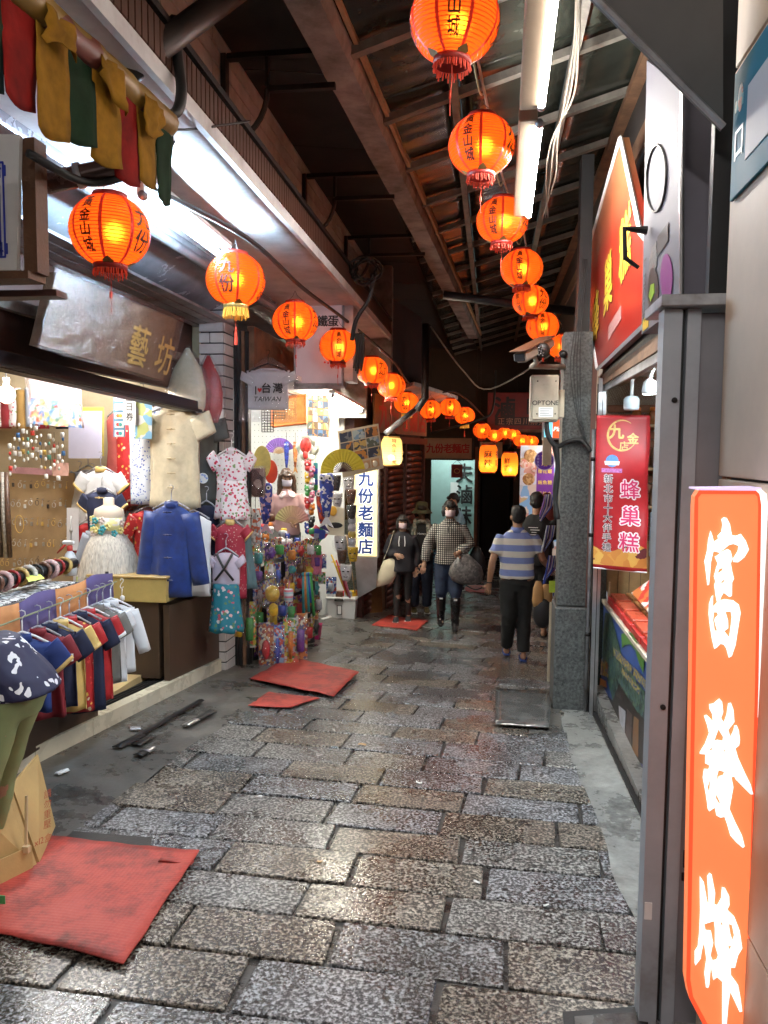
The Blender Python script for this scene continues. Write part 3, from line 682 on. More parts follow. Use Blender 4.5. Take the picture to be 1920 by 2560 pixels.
# ================================================================== tube lamps
def tube_lamp(name, label, p, q, col, st, hous=None, r=.014, off=(0, 0, .05), hw=.07, hh=.05, parts=True, plast=None):
    p, q = V(p), V(q); t = thing(name, label, 'lamp', (p+q)/2); d = (q-p).normalized()
    mb = MB(); mb.tube([p, q], r, 10); mb.build('tube', emat('tube_%s%d' % (name+label[:12], st), col, st), t)
    for e in (p, q):
        mb = MB(); s = -1 if e is p else 1; mb.tube([e, e+d*s*.03], r*1.25, 10); mb.build('end_cap', M_galv, t, True)
    if hous:
        c = (p+q)/2+V(off); mb = MB(); mb.box(c, ((q-p).length+.1, hw, hh), rot=d.to_track_quat('X', 'Z').to_matrix(), bev=.006); mb.build('housing', hous, t)
        for e, s in ((p, -1), (q, 1)):
            mb = MB(); c = e+d*s*.015+V(off)*.5; mb.box(c, (.025, .035, max(.03, abs(off[2]))), rot=d.to_track_quat('X', 'Z').to_matrix(), bev=.004); mb.build('holder', plast or hous, t)
    return t
M_warmh = mat('yellowed_housing', (.26, .19, .13), .5, var=.12)
a, b = zp(1165, 270, 3.36), zp(1142, 466, 3.36)
tube_lamp('tube_lamp', 'long warm white tube lamp on beige batten over the lane, lower of two', a, b, (1, .96, .90), 320, M_warmh, .016, (-.055, 0, .035), .09, .07)
a2 = a+(a-b).normalized()*.22
tube_lamp('tube_lamp', 'long warm white tube lamp cut off by the top edge', a2+(a-b), a2, (1, .94, .85), 60, M_warmh, .016, (-.055, 0, .035), .09, .07)
tube_lamp('tube_lamp', 'cool white tube lamp under the left plaster soffit', zp(312, 425, 2.98), zp(488, 560, 2.98), (.52, .77, 1), 330, M_white, .018, (-.02, 0, .10), .09, .04)
tube_lamp('tube_lamp', 'short greenish white tube lamp over the toy shop entrance', yp(720, 856, 8.6), yp(779, 887, 9.8), (1, .95, .78), 400, M_white, .016, (0, .0, .045), .08, .04)
# ================================================================== right hand side: near wall, light box, posts, cake shop
from mathutils.geometry import tessellate_polygon
def flat(mb, outer, holes, fn):
    "concave outline with holes -> triangles"
    loops = [[V((p[0], p[1], 0)) for p in outer]]+[[V((p[0], p[1], 0)) for p in h] for h in holes]
    pts = [p for l in loops for p in l]; tris = tessellate_polygon(loops)
    mb.add([fn(p.x, p.y) for p in pts], [tuple(t) for t in tris]); return mb
def poly_obj(name, pts, m, parent, th=.004):
    mb = MB(); mb.slab(pts, th); return mb.build(name, m, parent)

# near beige wall
nw = thing('panel_wall', 'beige stone panel wall at the near right edge', 'wall', (.85, 1.2, gz(1.2)))
M_beige = mat('beige_stone_panel', (.52, .41, .32), .55, var=.13, vs=2.2, bump=.06, bs=12)
WX = .674; zj = [-.2, .52, 1.685, 2.855, 4.3]
for a, b in zip(zj, zj[1:]):
    mb = MB(); mb.bx(WX, WX+.03, -2.0, 2.42, a+.004, b-.004, bev=.003); mb.build('stone_panel', M_beige, nw)
mb = MB(); mb.bx(WX+.03, 1.4, -2.0, 2.40, -.2, 4.3); mb.build('wall_core', M_blk, nw)
# teal notice
ts = thing('wall_notice', 'teal notice board with white panel on the beige wall', 'sign', xp(1600, 420, WX))
q = [xp(1593, 160, WX-.006), xp(1593, 424, WX-.006)]; y0 = q[0].y; z0, z1 = q[1].z, q[0].z
M_teal = mat('teal_print', (.010, .13, .20), .6, var=.08, spec=.2); 
mb = MB(); mb.bx(WX-.012, WX-.002, y0-.75, y0, z0, z1, bev=.002); mb.build('board', M_teal, ts)
mb = MB(); mb.bx(WX-.0145, WX-.0125, y0-.62, y0-.13, z0+.07, z1-.09); mb.build('white_panel', mat('notice_white', (.42, .42, .46), .6, var=.05), ts)
wf = plane_fn((WX-.0135, y0-.065, 0), (0, -1, 0), (0, 0, 1), .0)
mb = MB(); letters(mb, '口', lambda x, y: wf(x, y+z0+.14), .10, .012, sx=.9); mb.build('lettering', mat('pale_teal_print', (.22, .46, .50), .4, var=.1), ts)
mb = MB(); mb.ball((WX-.0125, y0-.062, z1-.09), (.002, .022, .038), 12, 8); mb.build('logo', print_mat('notice_logo', [(.7, .4, .3), (.6, .6, .6), (.35, .45, .45)], 40), ts, True)
mb = MB()
for k in range(4): mb.bx(WX-.0136, WX-.0121, y0-.035-.018*k, y0-.022-.018*k, z0+.235, z0+.265)
mb.build('small_print', mat('pale_teal_print', (.22, .46, .50), .4), ts)

# light box sign 富發牌
YB = 2.0
lbx = thing('light_box_sign', 'tall glowing orange light box with three white brush characters', 'sign', yp(1570, 2212, YB))
c6 = lambda x, y: ((1700+x*.3165)/K, (1200+y*.3165)/K); c7 = lambda x, y: ((1680+x*.389)/K, (1700+y*.389)/K)
def out6(x, y, d=0.0): return yp(*c6(x, y), YB-d)
def out7(x, y, d=0.0): return yp(*c7(x, y), YB-d)
face = [out6(150, 80), out6(118, 130), out6(112, 200), out7(125, 0), out7(90, 1930), out7(110, 2040), out7(200, 2215), out7(330, 2480), yp(1625, 2330, YB), out7(495, 2300), out7(555, 0), out6(640, 200), out6(625, 110), out6(598, 84)]
M_lb = emat('light_box_orange', (.90, .215, .075), .70); M_lbw = emat('light_box_white', (1, .97, .94), .85); M_lbr = mat('light_box_red_side', (.42, .02, .025), .35, var=.08, emit=.12, ecol=(.8, .02, .03))
mb = MB(); mb.hexa([p+V((0, .035, 0)) for p in face], face); mb.build('light_face', M_lb, lbx)
# glowing white edge on the right and top, red return
zt = face[0].z; xr = face[-1].x; x0 = face[0].x; zb = face[7].z
mb = MB(); E0 = [out6(598, 84), out6(640, 74), out6(680, 110), out6(690, 200), out7(598, 0), out7(540, 2300), out7(500, 2300), out7(555, 0), out6(643, 200), out6(628, 110)]
mb.hexa([p+V((0, .10, 0)) for p in E0], [p+V((0, -.004, 0)) for p in E0]); mb.build('white_edge', M_lbw, lbx)
mb = MB(); T0 = [out6(150, 80), out6(150, 66), out6(640, 60), out6(640, 74), out6(598, 84)]; mb.hexa([p+V((0, .10, 0)) for p in T0], [p+V((0, -.003, 0)) for p in T0]); mb.build('top_edge', emat('edge_glow', (.75, .62, 1.0), .55), lbx)
mb = MB(); a = out6(690, 200); b = out7(598, 0); c = out7(540, 2300); mb.hexa([a+V((.1, .10, -.0)), b+V((.1, .10, 0)), c+V((.1, .10, 0)), c+V((0, .10, 0)), b+V((0, .10, 0)), a+V((0, .10, 0))], [a+V((.1, .01, 0)), b+V((.1, .01, 0)), c+V((.1, .01, 0)), c+V((0.001, .01, 0)), b+V((.001, .01, 0)), a+V((.001, .01, 0))]); mb.build('red_side', M_lbr, lbx)
M_lbe = emat('light_box_edge_falloff', (.95, .085, .028), .72)  # redder bands put the backlight's fall-off at the face edges into colour
for e_ in ([out6(112, 200), out7(125, 0), out7(90, 1930), out7(110, 2040), out7(200, 2215), out7(330, 2480), out7(370, 2480), out7(232, 2215), out7(134, 2030), out7(116, 1920), out7(150, 0), out6(142, 205)], [out6(150, 80), out6(598, 84), out6(590, 112), out6(165, 110), out6(142, 140), out6(142, 205), out6(112, 200), out6(118, 130)], [out6(598, 84), out6(625, 110), out6(640, 200), out7(555, 0), out7(495, 2300), out7(472, 2300), out7(532, 0), out6(615, 205), out6(608, 130), out6(590, 112)]):
    mb = MB(); flat(mb, [(p.x, p.z) for p in e_], [], lambda x, z: V((x, YB-.0025, z))); mb.build('edge_falloff', M_lbe, lbx)
fu = [[(325, 310), (345, 293), (370, 300), (395, 350), (410, 435), (440, 440), (480, 425), (520, 480), (545, 550), (510, 610), (460, 650), (420, 648), (415, 625), (455, 560), (462, 520), (420, 505), (385, 515), (350, 545), (310, 575), (265, 562), (245, 650), (237, 760), (230, 828), (215, 832), (205, 740), (192, 640), (212, 560), (222, 470), (240, 397), (255, 435), (268, 485), (300, 465), (295, 440), (325, 410), (335, 350)],
      [(290, 598), (330, 565), (375, 545), (400, 560), (415, 620), (402, 660), (412, 720), (427, 780), (412, 810), (410, 915), (390, 925), (345, 890), (325, 925), (310, 965), (290, 960), (278, 900), (270, 830), (278, 800), (267, 760), (285, 690), (297, 660), (272, 605)],
      [(262, 908), (245, 925), (228, 980), (225, 1060), (235, 1150), (252, 1260), (270, 1335), (290, 1325), (320, 1295), (345, 1300), (365, 1330), (385, 1405), (410, 1390), (440, 1300), (455, 1200), (468, 1120), (480, 1050), (465, 985), (420, 950), (350, 940), (300, 955), (260, 1000)]]
fuh = [[], [[(300, 725), (312, 702), (342, 695), (330, 715), (305, 735)], [(320, 825), (330, 800), (355, 783), (350, 800)]], [[(268, 1045), (290, 1045), (300, 1065), (275, 1090), (270, 1110), (292, 1190), (275, 1190), (262, 1110)], [(360, 1042), (400, 1040), (408, 1080), (398, 1170), (388, 1240), (350, 1195), (382, 1170), (380, 1110)]]]
fa = [(238, 155), (265, 150), (303, 118), (322, 140), (330, 205), (316, 245), (332, 272), (350, 220), (360, 150), (378, 145), (395, 190), (402, 270), (362, 322), (375, 365), (395, 320), (400, 292), (415, 290), (430, 325), (437, 385), (432, 420), (408, 440), (425, 500), (470, 600), (505, 670), (522, 735), (505, 735), (455, 685), (410, 640), (400, 620), (382, 625), (395, 690), (380, 770), (370, 830), (405, 910), (450, 1000), (468, 1070), (455, 1080), (410, 1040), (375, 1000), (355, 930), (338, 880), (310, 885), (285, 870), (275, 820), (240, 845), (230, 830), (218, 740), (197, 625), (205, 570), (235, 572), (240, 548), (212, 535), (215, 478), (178, 475), (178, 462), (210, 410), (237, 340), (225, 290), (205, 230), (220, 222), (240, 240), (262, 265), (258, 220), (240, 185)]
fah = [[(298, 318), (328, 365), (325, 390), (290, 383), (272, 390)], [(240, 450), (258, 430), (255, 452)], [(245, 635), (240, 720), (228, 690)], [(290, 615), (300, 580), (335, 590), (330, 608), (300, 618), (292, 650)], [(282, 730), (310, 790), (300, 790), (282, 760)], [(292, 498), (303, 472), (300, 490)], [(333, 440), (341, 452), (334, 470)]]
pa = [(178, 1258), (205, 1300), (228, 1430), (235, 1430), (225, 1260), (240, 1238), (255, 1250), (278, 1370), (272, 1440), (290, 1445), (315, 1400), (320, 1330), (340, 1335), (368, 1390), (370, 1450), (355, 1475), (400, 1520), (435, 1610), (452, 1725), (425, 1770), (405, 1850), (378, 1850), (378, 1895), (425, 1960), (440, 2040), (452, 2130), (435, 2135), (375, 2005), (362, 2090), (352, 2215), (322, 2215), (323, 1940), (290, 1910), (265, 1930), (250, 1840), (240, 1960), (232, 1980), (218, 1975), (207, 1880), (220, 1790), (205, 1690), (192, 1740), (185, 1790), (152, 1835), (145, 1820), (145, 1740), (165, 1710), (175, 1610), (180, 1480), (178, 1350)]
pah = [[(207, 1570), (270, 1550), (275, 1600), (275, 1700), (295, 1770), (285, 1795), (260, 1800), (248, 1770), (265, 1690), (250, 1610), (215, 1605)], [(365, 1568), (385, 1575), (398, 1640), (388, 1672), (375, 1630)], [(312, 1550), (328, 1572), (315, 1575)], [(360, 1712), (380, 1705), (372, 1735)], [(310, 1680), (322, 1680), (315, 1692)]]
mb = MB()
for o_, h_ in zip(fu, fuh): flat(mb, o_, h_, lambda x, y: out6(x, y, .006))
mb.build('lettering', M_lbw, lbx)
mb = MB(); flat(mb, fa, fah, lambda x, y: out7(x, y, .006)); mb.build('lettering', M_lbw, lbx)
mb = MB(); flat(mb, pa, pah, lambda x, y: out7(x, y, .006)); mb.build('lettering', M_lbw, lbx)

# aluminium posts of the shop front (between the near wall and the opening)
ps = thing('shutter_post', 'grey aluminium shutter post with screw heads at the shop corner', 'post', (.6, 2.55, gz(2.55)))
PZ = 2.2; g0 = gz(2.5)
def pbox(name, x0, x1, y0, y1, z0, z1, m): mb = MB(); mb.bx(x0, x1, y0, y1, z0, z1, bev=.003); return mb.build(name, m, ps)
pbox('front_channel', .517, .572, 2.50, 2.58, g0-.02, PZ, M_alu)
pbox('slot', .574, .586, 2.53, 2.58, g0-.02, PZ, M_blk)
pbox('inner_channel', .588, .628, 2.505, 2.6, g0-.02, PZ, M_alu)
pbox('grey_column', .632, .715, 2.53, 2.72, g0-.02, PZ-.01, mat('violet_grey_paint', (.22, .215, .235), .6, var=.1))
for z in (1.92, .95): mb = MB(); mb.tube([(.556, 2.503, z), (.556, 2.493, z)], .0085, 10); mb.build('screw_head', M_iron, ps, True)
pbox('white_tag', .522, .545, 2.494, 2.4985, .24, .30, M_white)
for (x, z, w, h) in ((.675, .98, .02, .05), (.672, .56, .018, .04), (.668, .44, .025, .06), (.662, .38, .022, .03)): pbox('tape_patch', x-w, x+w, 2.522, 2.528, z-h/2, z+h/2, mat('dark_red_tape', (.02, .004, .012), .5))
pbox('post_head', .50, .78, 2.46, 2.72, PZ, PZ+.035, M_galv)

# silver cabinet above, with stickers
cb = thing('sheet_metal_cabinet', 'silver sheet metal cabinet with round stickers above the shop front', 'cabinet', (.75, 2.85, 2.24))
CX = .62; q = [xp(1386, 722, CX), xp(1472, 656, CX), xp(1472, 190, CX), xp(1397, 130, CX)]
mb = MB(); mb.hexa([p+V((.4, 0, 0)) for p in q], q); mb.build('body', mat('violet_sheet_metal', (.125, .115, .14), .6, .0, var=.12, vs=3, bump=.05, bs=6), cb)
mb = MB(); mb.tube([xp(1472, 660, CX-.004), xp(1473, 190, CX-.004)], .008, 6); mb.build('edge_bead', M_steel, cb)
def ell(cx, cy, rx, ry, n=24): return [xp(cx+rx*cos(2*pi*k/n), cy+ry*sin(2*pi*k/n), CX-.003) for k in range(n)]
def sticker(name, pts, m): mb = MB(); mb.slab(pts, .0015); return mb.build(name, m, cb)
mb = MB(); mb.tube([xp(1418+21*cos(2*pi*k/28)+3*sin(2*pi*k/28), 385-72*sin(2*pi*k/28), CX-.004) for k in range(28)], .0055, 6, closed=True); mb.build('ring_sticker', M_ink, cb)
sticker('pink_sticker', ell(1440, 600, 13, 52), mat('magenta_print', (.26, .05, .23), .4, var=.15, vs=40))
sticker('round_sticker', ell(1411, 628, 12, 50), mat('black_sticker', (.03, .03, .028), .4, var=.4, vs=20))
sticker('green_patch', [xp(1402, 640, CX-.005), xp(1406, 615, CX-.005), xp(1413, 612, CX-.005), xp(1414, 632, CX-.005), xp(1406, 652, CX-.005)], mat('lime_print', (.35, .6, .05), .4))
sticker('bar_sticker', [xp(1420, 555, CX-.004), xp(1443, 520, CX-.004), xp(1443, 480, CX-.004), xp(1420, 512, CX-.004)], M_ink)
sticker('arch_sticker', [xp(1402, 628-22, CX-.004), xp(1418, 575, CX-.004), xp(1418, 520, CX-.004), xp(1409, 535, CX-.004), xp(1402, 560, CX-.004)], mat('grey_print', (.16, .15, .14), .5, var=.6, vs=60))
sticker('yellow_sticker', [xp(1388, 716, CX-.004), xp(1400, 706, CX-.004), xp(1400, 680, CX-.004), xp(1388, 690, CX-.004)], mat('yellow_sticker', (.75, .45, .02), .4))
mb = MB(); f0 = plane_fn(xp(1392, 630, CX-.004), (0, 0, -1), (0, -1, 0), .0); letters(mb, 'L MOCK', lambda x, y: f0(x, y), .072, .01); mb.build('lettering', M_ink, cb)
mb = MB(); a = xp(1398, 498, CX-.01); mb.tube([a, a+V((-.09, .0, .01)), a+V((-.085, -.01, -.11)), a+V((-.03, -.01, -.15))], [.018, .012, .01, .008], 6); mb.build('hook', M_iron, cb)
# sloping dark underside of the canopy over the near wall
cn_ = thing('canopy', 'dark grey sloping canopy underside at the top right', 'canopy', (.7, 2.2, 3.0))
A0, B0, C0 = yp(1270, -20, 2.3), yp(1562, 275, 2.42), yp(1562, -60, 2.3)
mb = MB(); mb.hexa([A0+V((0, .03, 0)), B0+V((0, .03, 0)), C0+V((0, .03, 0))], [A0, B0, C0]); mb.build('underside', mat('canopy_grey', (.085, .082, .08), .6, var=.25, vs=2), cn_)
mb = MB(); mb.tube([A0+V((0, -.004, 0)), B0+V((0, -.004, 0))], .010, 6); mb.build('lip', M_galv, cn_)
mb = MB(); mb.bx(.66, 1.1, 2.56, 2.60, 2.24, 3.4); mb.build('recess_shade', M_blk, cn_)  # black sheet in place of the shade in the gap beside the cabinet

# ------------------------------------------------------------------ red honeycomb cake sign
SX = .80
hs = thing('cake_signboard', 'large tilted red signboard with yellow characters over the cake shop', 'sign', xp(1292, 797, SX))
fc = [xp(1342, 297, SX), xp(1258, 592, SX), xp(1292, 797, SX), xp(1392, 702, SX), xp(1430, 650, SX), xp(1430, 560, SX), xp(1386, 505, SX)]
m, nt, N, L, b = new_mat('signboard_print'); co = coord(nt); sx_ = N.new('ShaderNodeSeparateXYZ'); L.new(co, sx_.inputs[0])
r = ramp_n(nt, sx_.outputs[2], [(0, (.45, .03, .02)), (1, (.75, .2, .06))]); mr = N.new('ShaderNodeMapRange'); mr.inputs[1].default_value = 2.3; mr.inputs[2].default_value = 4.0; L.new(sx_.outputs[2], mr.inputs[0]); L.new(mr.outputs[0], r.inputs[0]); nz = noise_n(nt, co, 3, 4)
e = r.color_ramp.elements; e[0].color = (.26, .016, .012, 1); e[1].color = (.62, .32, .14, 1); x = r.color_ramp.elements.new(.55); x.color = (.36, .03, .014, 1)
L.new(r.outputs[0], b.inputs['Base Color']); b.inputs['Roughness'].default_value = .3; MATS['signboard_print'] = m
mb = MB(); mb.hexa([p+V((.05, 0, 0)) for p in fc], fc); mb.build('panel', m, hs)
cen = sum(fc, V((0, 0, 0)))/len(fc)
mb = MB()
for i in range(len(fc)): a, b_ = fc[i], fc[(i+1) % len(fc)]; mb.tube([a+V((-.004, 0, 0)), b_+V((-.004, 0, 0))], .016, 4)
mb.build('white_rim', M_white, hs)
M_yel = mat('yellow_letter', (.80, .52, .05), .4, var=.1)
tl = [(xp(1352, 527, SX), '糕', .44), (xp(1315, 610, SX), '巢', .42), (xp(1288, 684, SX), '蜂', .42)]
for p, ch, sz in tl:
    mb = MB(); letters(mb, ch, plane_fn(p, (0, -1, .12), (0, .12, 1), .006), sz, .022); mb.build('lettering', M_yel, hs)
    mb = MB(); letters(mb, ch, plane_fn(p+V((0, -.012, -.014)), (0, -1, .12), (0, .12, 1), .003), sz, .018); mb.build('letter_shadow', mat('dark_red_print', (.16, .01, .01), .5), hs)
M_pale = mat('faded_print', (.58, .30, .22), .5)
mb = MB(); letters(mb, '九金店', plane_fn(xp(1293, 535, SX), (0, -1, .5), (0, .3, 1), .003), .13, .01); mb.build('small_lettering', M_pale, hs)
mb = MB(); mb.hexa([p+V((-.001, 0, 0)) for p in (xp(1315, 735, SX), xp(1342, 690, SX), xp(1342, 660, SX), xp(1315, 705, SX))], [p+V((-.003, 0, 0)) for p in (xp(1315, 735, SX), xp(1342, 690, SX), xp(1342, 660, SX), xp(1315, 705, SX))]); mb.build('small_panel', mat('grey_red_print', (.36, .18, .17), .5, var=.4, vs=50), hs)

# ------------------------------------------------------------------ cake shop
cs = thing('cake_shop', 'cake shop front with lintel, wood panelling and brick backed shelves', 'building', (1.2, 5, gz(5)))
def part(name, m, x0, x1, y0, y1, z0, z1, par, bev=0.0): mb = MB(); mb.bx(x0, x1, y0, y1, z0, z1, bev); return mb.build(name, m, par)
part('lintel', M_wood, .84, 1.0, 2.75, 6.35, 2.29, 2.37, cs); part('shutter_box', M_iron, .86, 1.02, 2.75, 6.35, 2.372, 2.62, cs)
part('fascia_board', M_galv, .855, .87, 2.9, 6.3, 2.24, 2.29, cs)
part('end_jamb', M_steel, .81, .838, 6.16, 6.19, gz(6.2), 2.34, cs); part('inner_jamb', M_steel, .848, .872, 6.20, 6.23, gz(6.2), 2.34, cs); part('jamb_gap', M_blk, .8385, .8475, 6.19, 6.22, gz(6.2), 2.34, cs)
part('sill', M_concL, .87, 1.05, 2.7, 6.5, gz(6.5)-.02, gz(4.3)+.06, cs)
part('wood_panel', mat('oak_veneer', (.42, .245, .11), .45, var=.25, vs=8), .9, 2.2, 6.72, 6.75, -.4, 1.02, cs)
mb = MB()
for k in range(14): mb.bx(.9+k*.093, .9+k*.093+.004, 6.712, 6.719, -.4, 1.02)
mb.build('panel_grooves', M_wood, cs)
part('back_wall', mat('cream_render', (.55, .47, .38), .8, var=.15), .9, 3.2, 6.9, 7.0, -.4, 3.0, cs); part('side_wall', MATS['cream_render'], 3.1, 3.2, 2.7, 6.9, -.4, 3.0, cs)
part('ceiling', M_white, .9, 3.2, 2.75, 6.9, 2.42, 2.5, cs); part('floor', M_conc, 1.05, 3.2, 2.75, 6.9, -.42, -.2, cs)
M_bk = mat('red_brick', (.33, .15, .09), .8, var=.3, vs=9, bump=.3); bkm = MB().box((0, 0, 0), (.19, .03, .065), bev=.006).mesh('brick', M_bk)
for r in range(16):
    for c in range(8):
        o = link('brick', bkm, cs); o.location = (.98+c*.2+(r % 2)*.1, 6.885, 1.02+r*.075)
for i, z in enumerate((1.30, 1.62, 1.98)): part('shelf', M_woodl, .95, 2.4, 6.66, 6.87, z, z+.025, cs, .004)
# goods on the shelves
gi = 0
for z in (1.325, 1.645):
    for k in range(6):
        mb = MB(); x = 1.12+k*.13; mb.box((x, 6.72, z+.085), (.085, .09, .17), bev=.004); o = mb.build('tea_box', mat('tea_box_%d' % (gi % 3), [(.30, .32, .16), (.42, .42, .30), (.35, .2, .12)][gi % 3], .5, var=.15)); gi += 1
        tag(o, 'box of tea, %s from the left on the %s shelf of the cake shop' % (ORD[k], 'upper' if z > 1.5 else 'lower'), 'box', 'boxes on the cake shop shelves')
for k in range(4):
    t = thing('glass_jar', 'small jar with orange lid, %s from the left on the top shelf' % ORD[k], 'jar', (1.2+k*.14, 6.74, 2.005), 'jars on the cake shop shelf'); x = 1.2+k*.14
    mb = MB(); mb.lathe([(.035, 2.006), (.04, 2.02), (.04, 2.10), (.03, 2.12)], 12, (x, 6.74, 0)); mb.build('glass', mat('amber_jar', (.30, .10, .03), .15, var=.2), t, True)
    mb = MB(); mb.lathe([(.034, 2.12), (.036, 2.125), (.036, 2.145), (.03, 2.15)], 12, (x, 6.74, 0)); mb.build('lid', mat('orange_lid', (.7, .2, .03), .4), t, True)
# fridge-like pale cabinet behind
mb = MB(); mb.bx(1.32, 2.1, 6.45, 6.65, .9, 1.28, .01); pc = mb.build('display_cooler', mat('pale_blue_film', (.45, .55, .66), .25, var=.25, vs=14)); tag(pc, 'pale blue lit cooler behind the red banner', 'cooler')

# counter with printed poster front
ct = thing('shop_counter', 'cake shop counter with a big fruit poster on its front', 'counter', (1.2, 5.6, gz(5.6)))
CXF = .955
part('body', M_blk, CXF+.012, 1.6, 3.6, 6.62, gz(6.6)+.03, .50, ct); part('top', mat('cream_edge', (.66, .58, .46), .45), CXF-.01, 1.62, 3.6, 6.64, .502, .535, ct, .004)
zb, zt = gz(5.6)+.1, .495; y0c, y1c = 3.6, 6.6
part('poster', mat('poster_blue', (.045, .10, .34), .35, var=.35, vs=1.6), CXF+.004, CXF+.011, y0c, y1c, zb, zt, ct)
pw = lambda x, y, l=.0: xp(x, y, CXF-l)
z2 = lambda x, y: ((1480+x*.2714)/K, (1450+y*.2714)/K)
def ppoly(name, pts, m, l): mb = MB(); flat(mb, pts, [], lambda x, y: pw(*z2(x, y), l)); return mb.build(name, m, ct)
M_lv = print_mat('foliage_print', [(.03, .07, .05), (.06, .13, .09), (.02, .04, .035), (.09, .17, .10), (.05, .10, .12)], 34, .4)
ppoly('foliage_print', [(120, 300), (175, 310), (205, 430), (240, 560), (270, 680), (330, 800), (420, 950), (520, 1060), (530, 1320), (480, 1300), (360, 1180), (240, 980), (190, 1110), (150, 960), (95, 700), (100, 520)], M_lv, .001)
ppoly('lower_print', [(60, 980), (190, 1110), (250, 950), (330, 1080), (420, 1220), (500, 1300), (500, 1720), (440, 1680), (240, 1350), (120, 1230), (50, 1180)], mat('poster_dark', (.022, .016, .014), .4, var=.4, vs=5), .002)
ppoly('ribbon_print', [(270, 500), (320, 475), (370, 490), (410, 560), (440, 660), (480, 740), (470, 860), (430, 760), (400, 650), (350, 590), (300, 600), (275, 630)], mat('poster_green', (.10, .28, .05), .4, var=.2, vs=12), .003)
ppoly('orange_print', [(70, 900), (130, 930), (135, 990), (65, 970)], mat('poster_orange', (.55, .17, .03), .4), .003); ppoly('yellow_print', [(80, 720), (140, 760), (150, 900), (75, 870)], print_mat('poster_figs', [(.4, .25, .05), (.3, .1, .03), (.05, .12, .2), (.5, .35, .1)], 22), .003)
for pts in ([(200, 620), (370, 790), (370, 870), (200, 700)], [(385, 800), (525, 960), (520, 1040), (380, 880)], [(270, 800), (440, 1000), (435, 1060), (275, 860)]): ppoly('gold_text_block', pts, print_mat('poster_text', [(.36, .27, .04), (.06, .10, .2), (.42, .33, .06), (.10, .13, .2)], 60), .0035)
ppoly('label_print', [(245, 1155), (310, 1210), (300, 1420), (255, 1340)], mat('poster_label', (.42, .42, .46), .4, var=.3, vs=30), .0035); ppoly('bottle_print', [(320, 1180), (370, 1240), (355, 1560), (305, 1480)], mat('poster_brown', (.05, .018, .014), .3, var=.3), .003); ppoly('bottle_print', [(385, 1250), (430, 1290), (425, 1640), (370, 1570)], mat('poster_tan', (.22, .10, .035), .4, var=.3), .003)
mb = MB(); o_ = pw(*z2(150, 1210), .004); letters(mb, '甜蜜蜜', plane_fn(o_, (0, -1, .0), (0, 0, 1), .0), .15, .02); mb.build('lettering', mat('poster_white', (.5, .5, .5), .4), ct)
# trays of red boxes and price tag
for k in range(7):
    t = thing('cake_box_tray', ['red tray of cake boxes at the far corner of the counter', 'second red tray of cake boxes from the far end', 'third red tray of cake boxes from the far end', 'fourth red tray of cake boxes along the counter', 'fifth red tray of cake boxes along the counter', 'sixth red tray of cake boxes near the grey post', 'seventh red tray of cake boxes hidden by the post'][k], 'tray', (1.2, 6.3-k*.36, .54), 'red cake box trays on the counter'); y = 6.28-k*.36
    part('tray', M_red, .965, 1.5, y-.165, y+.165, .537, .59, t, .004)
    for j in range(4): part('cake_box', mat('cake_box_%d' % (j % 2), [(.62, .10, .05), (.66, .30, .10)][j % 2], .3, var=.2, vs=20), .985+j*.125, 1.10+j*.125, y-.15, y+.15, .592, .62+.008*(j % 3), t, .004)
t = thing('gift_box', 'white and red patterned gift box leaning on the counter', 'gift box', (1.25, 5.6, .62))
mb = MB(); mb.box((1.22, 5.62, .78), (.34, .5, .05), rot=Matrix.Rotation(R(-38), 3, 'Y') @ Matrix.Rotation(R(10), 3, 'X'), bev=.005); mb.build('box', print_mat('gift_print', [(.62, .06, .04), (.75, .70, .66), (.66, .2, .06), (.78, .74, .7)], 16, .3), t)
t = thing('price_clip', 'wooden peg holding a white price tag on the counter corner', 'price tag', pw(1312, 1300)); a = pw(1316, 1285, .02)
mb = MB(); mb.box(a+V((0, 0, .05)), (.012, .02, .11), rot=Matrix.Rotation(R(8), 3, 'X'), bev=.004); mb.build('peg', M_woodl, t)
mb = MB(); mb.box(a+V((-.012, .03, -.015)), (.003, .07, .05), rot=Matrix.Rotation(R(30), 3, 'X')); mb.build('tag', M_white, t)
# lamps inside
tube_lamp('shop_tube', 'bright cool white lamp strip inside the cake shop', (1.22, 3.7, 2.30), (1.18, 5.4, 2.30), (.80, .95, 1), 150, M_white, .02, (0, 0, .045), .09, .04)
t = thing('spot_lamp', 'white round emergency lamp hanging over the red banner', 'lamp', yp(1364, 880, 5.75)); c = yp(1364, 872, 5.75)
mb = MB(); mb.lathe([(.05, -.045), (.056, -.03), (.056, .03), (.04, .05), (.015, .055)], 20, c); mb.build('housing', mat('lamp_plastic', (.62, .68, .72), .4, var=.05), t, True)
mb = MB(); mb.tube([c+V((0, 0, .05)), c+V((0, 0, .16)), c+V((.04, 0, .24))], .012, 8); mb.build('stem', M_white, t)
for k in range(2):
    t = thing('spot_lamp', ['white spot lamp on the cake shop ceiling nearer the banner', 'white spot lamp on the cake shop ceiling nearer the post'][k], 'lamp', (1.0, 5.3-k*.5, 2.2), 'cake shop spot lamps'); c = V((1.02, 5.3-k*.5, 2.2))
    mb = MB(); mb.lathe([(.045, -.05), (.05, -.03), (.04, .03), (.015, .05)], 16, c); mb.build('shade', M_white, t, True); mb = MB(); mb.lathe([(.001, -.052), (.042, -.051)], 16, c, cap=False); mb.build('bulb', emat('spot_bulb', (.85, .96, 1), 20), t); mb = MB(); mb.tube([c+V((0, 0, .05)), c+V((.05, 0, .2))], .01, 6); mb.build('arm', M_white, t)

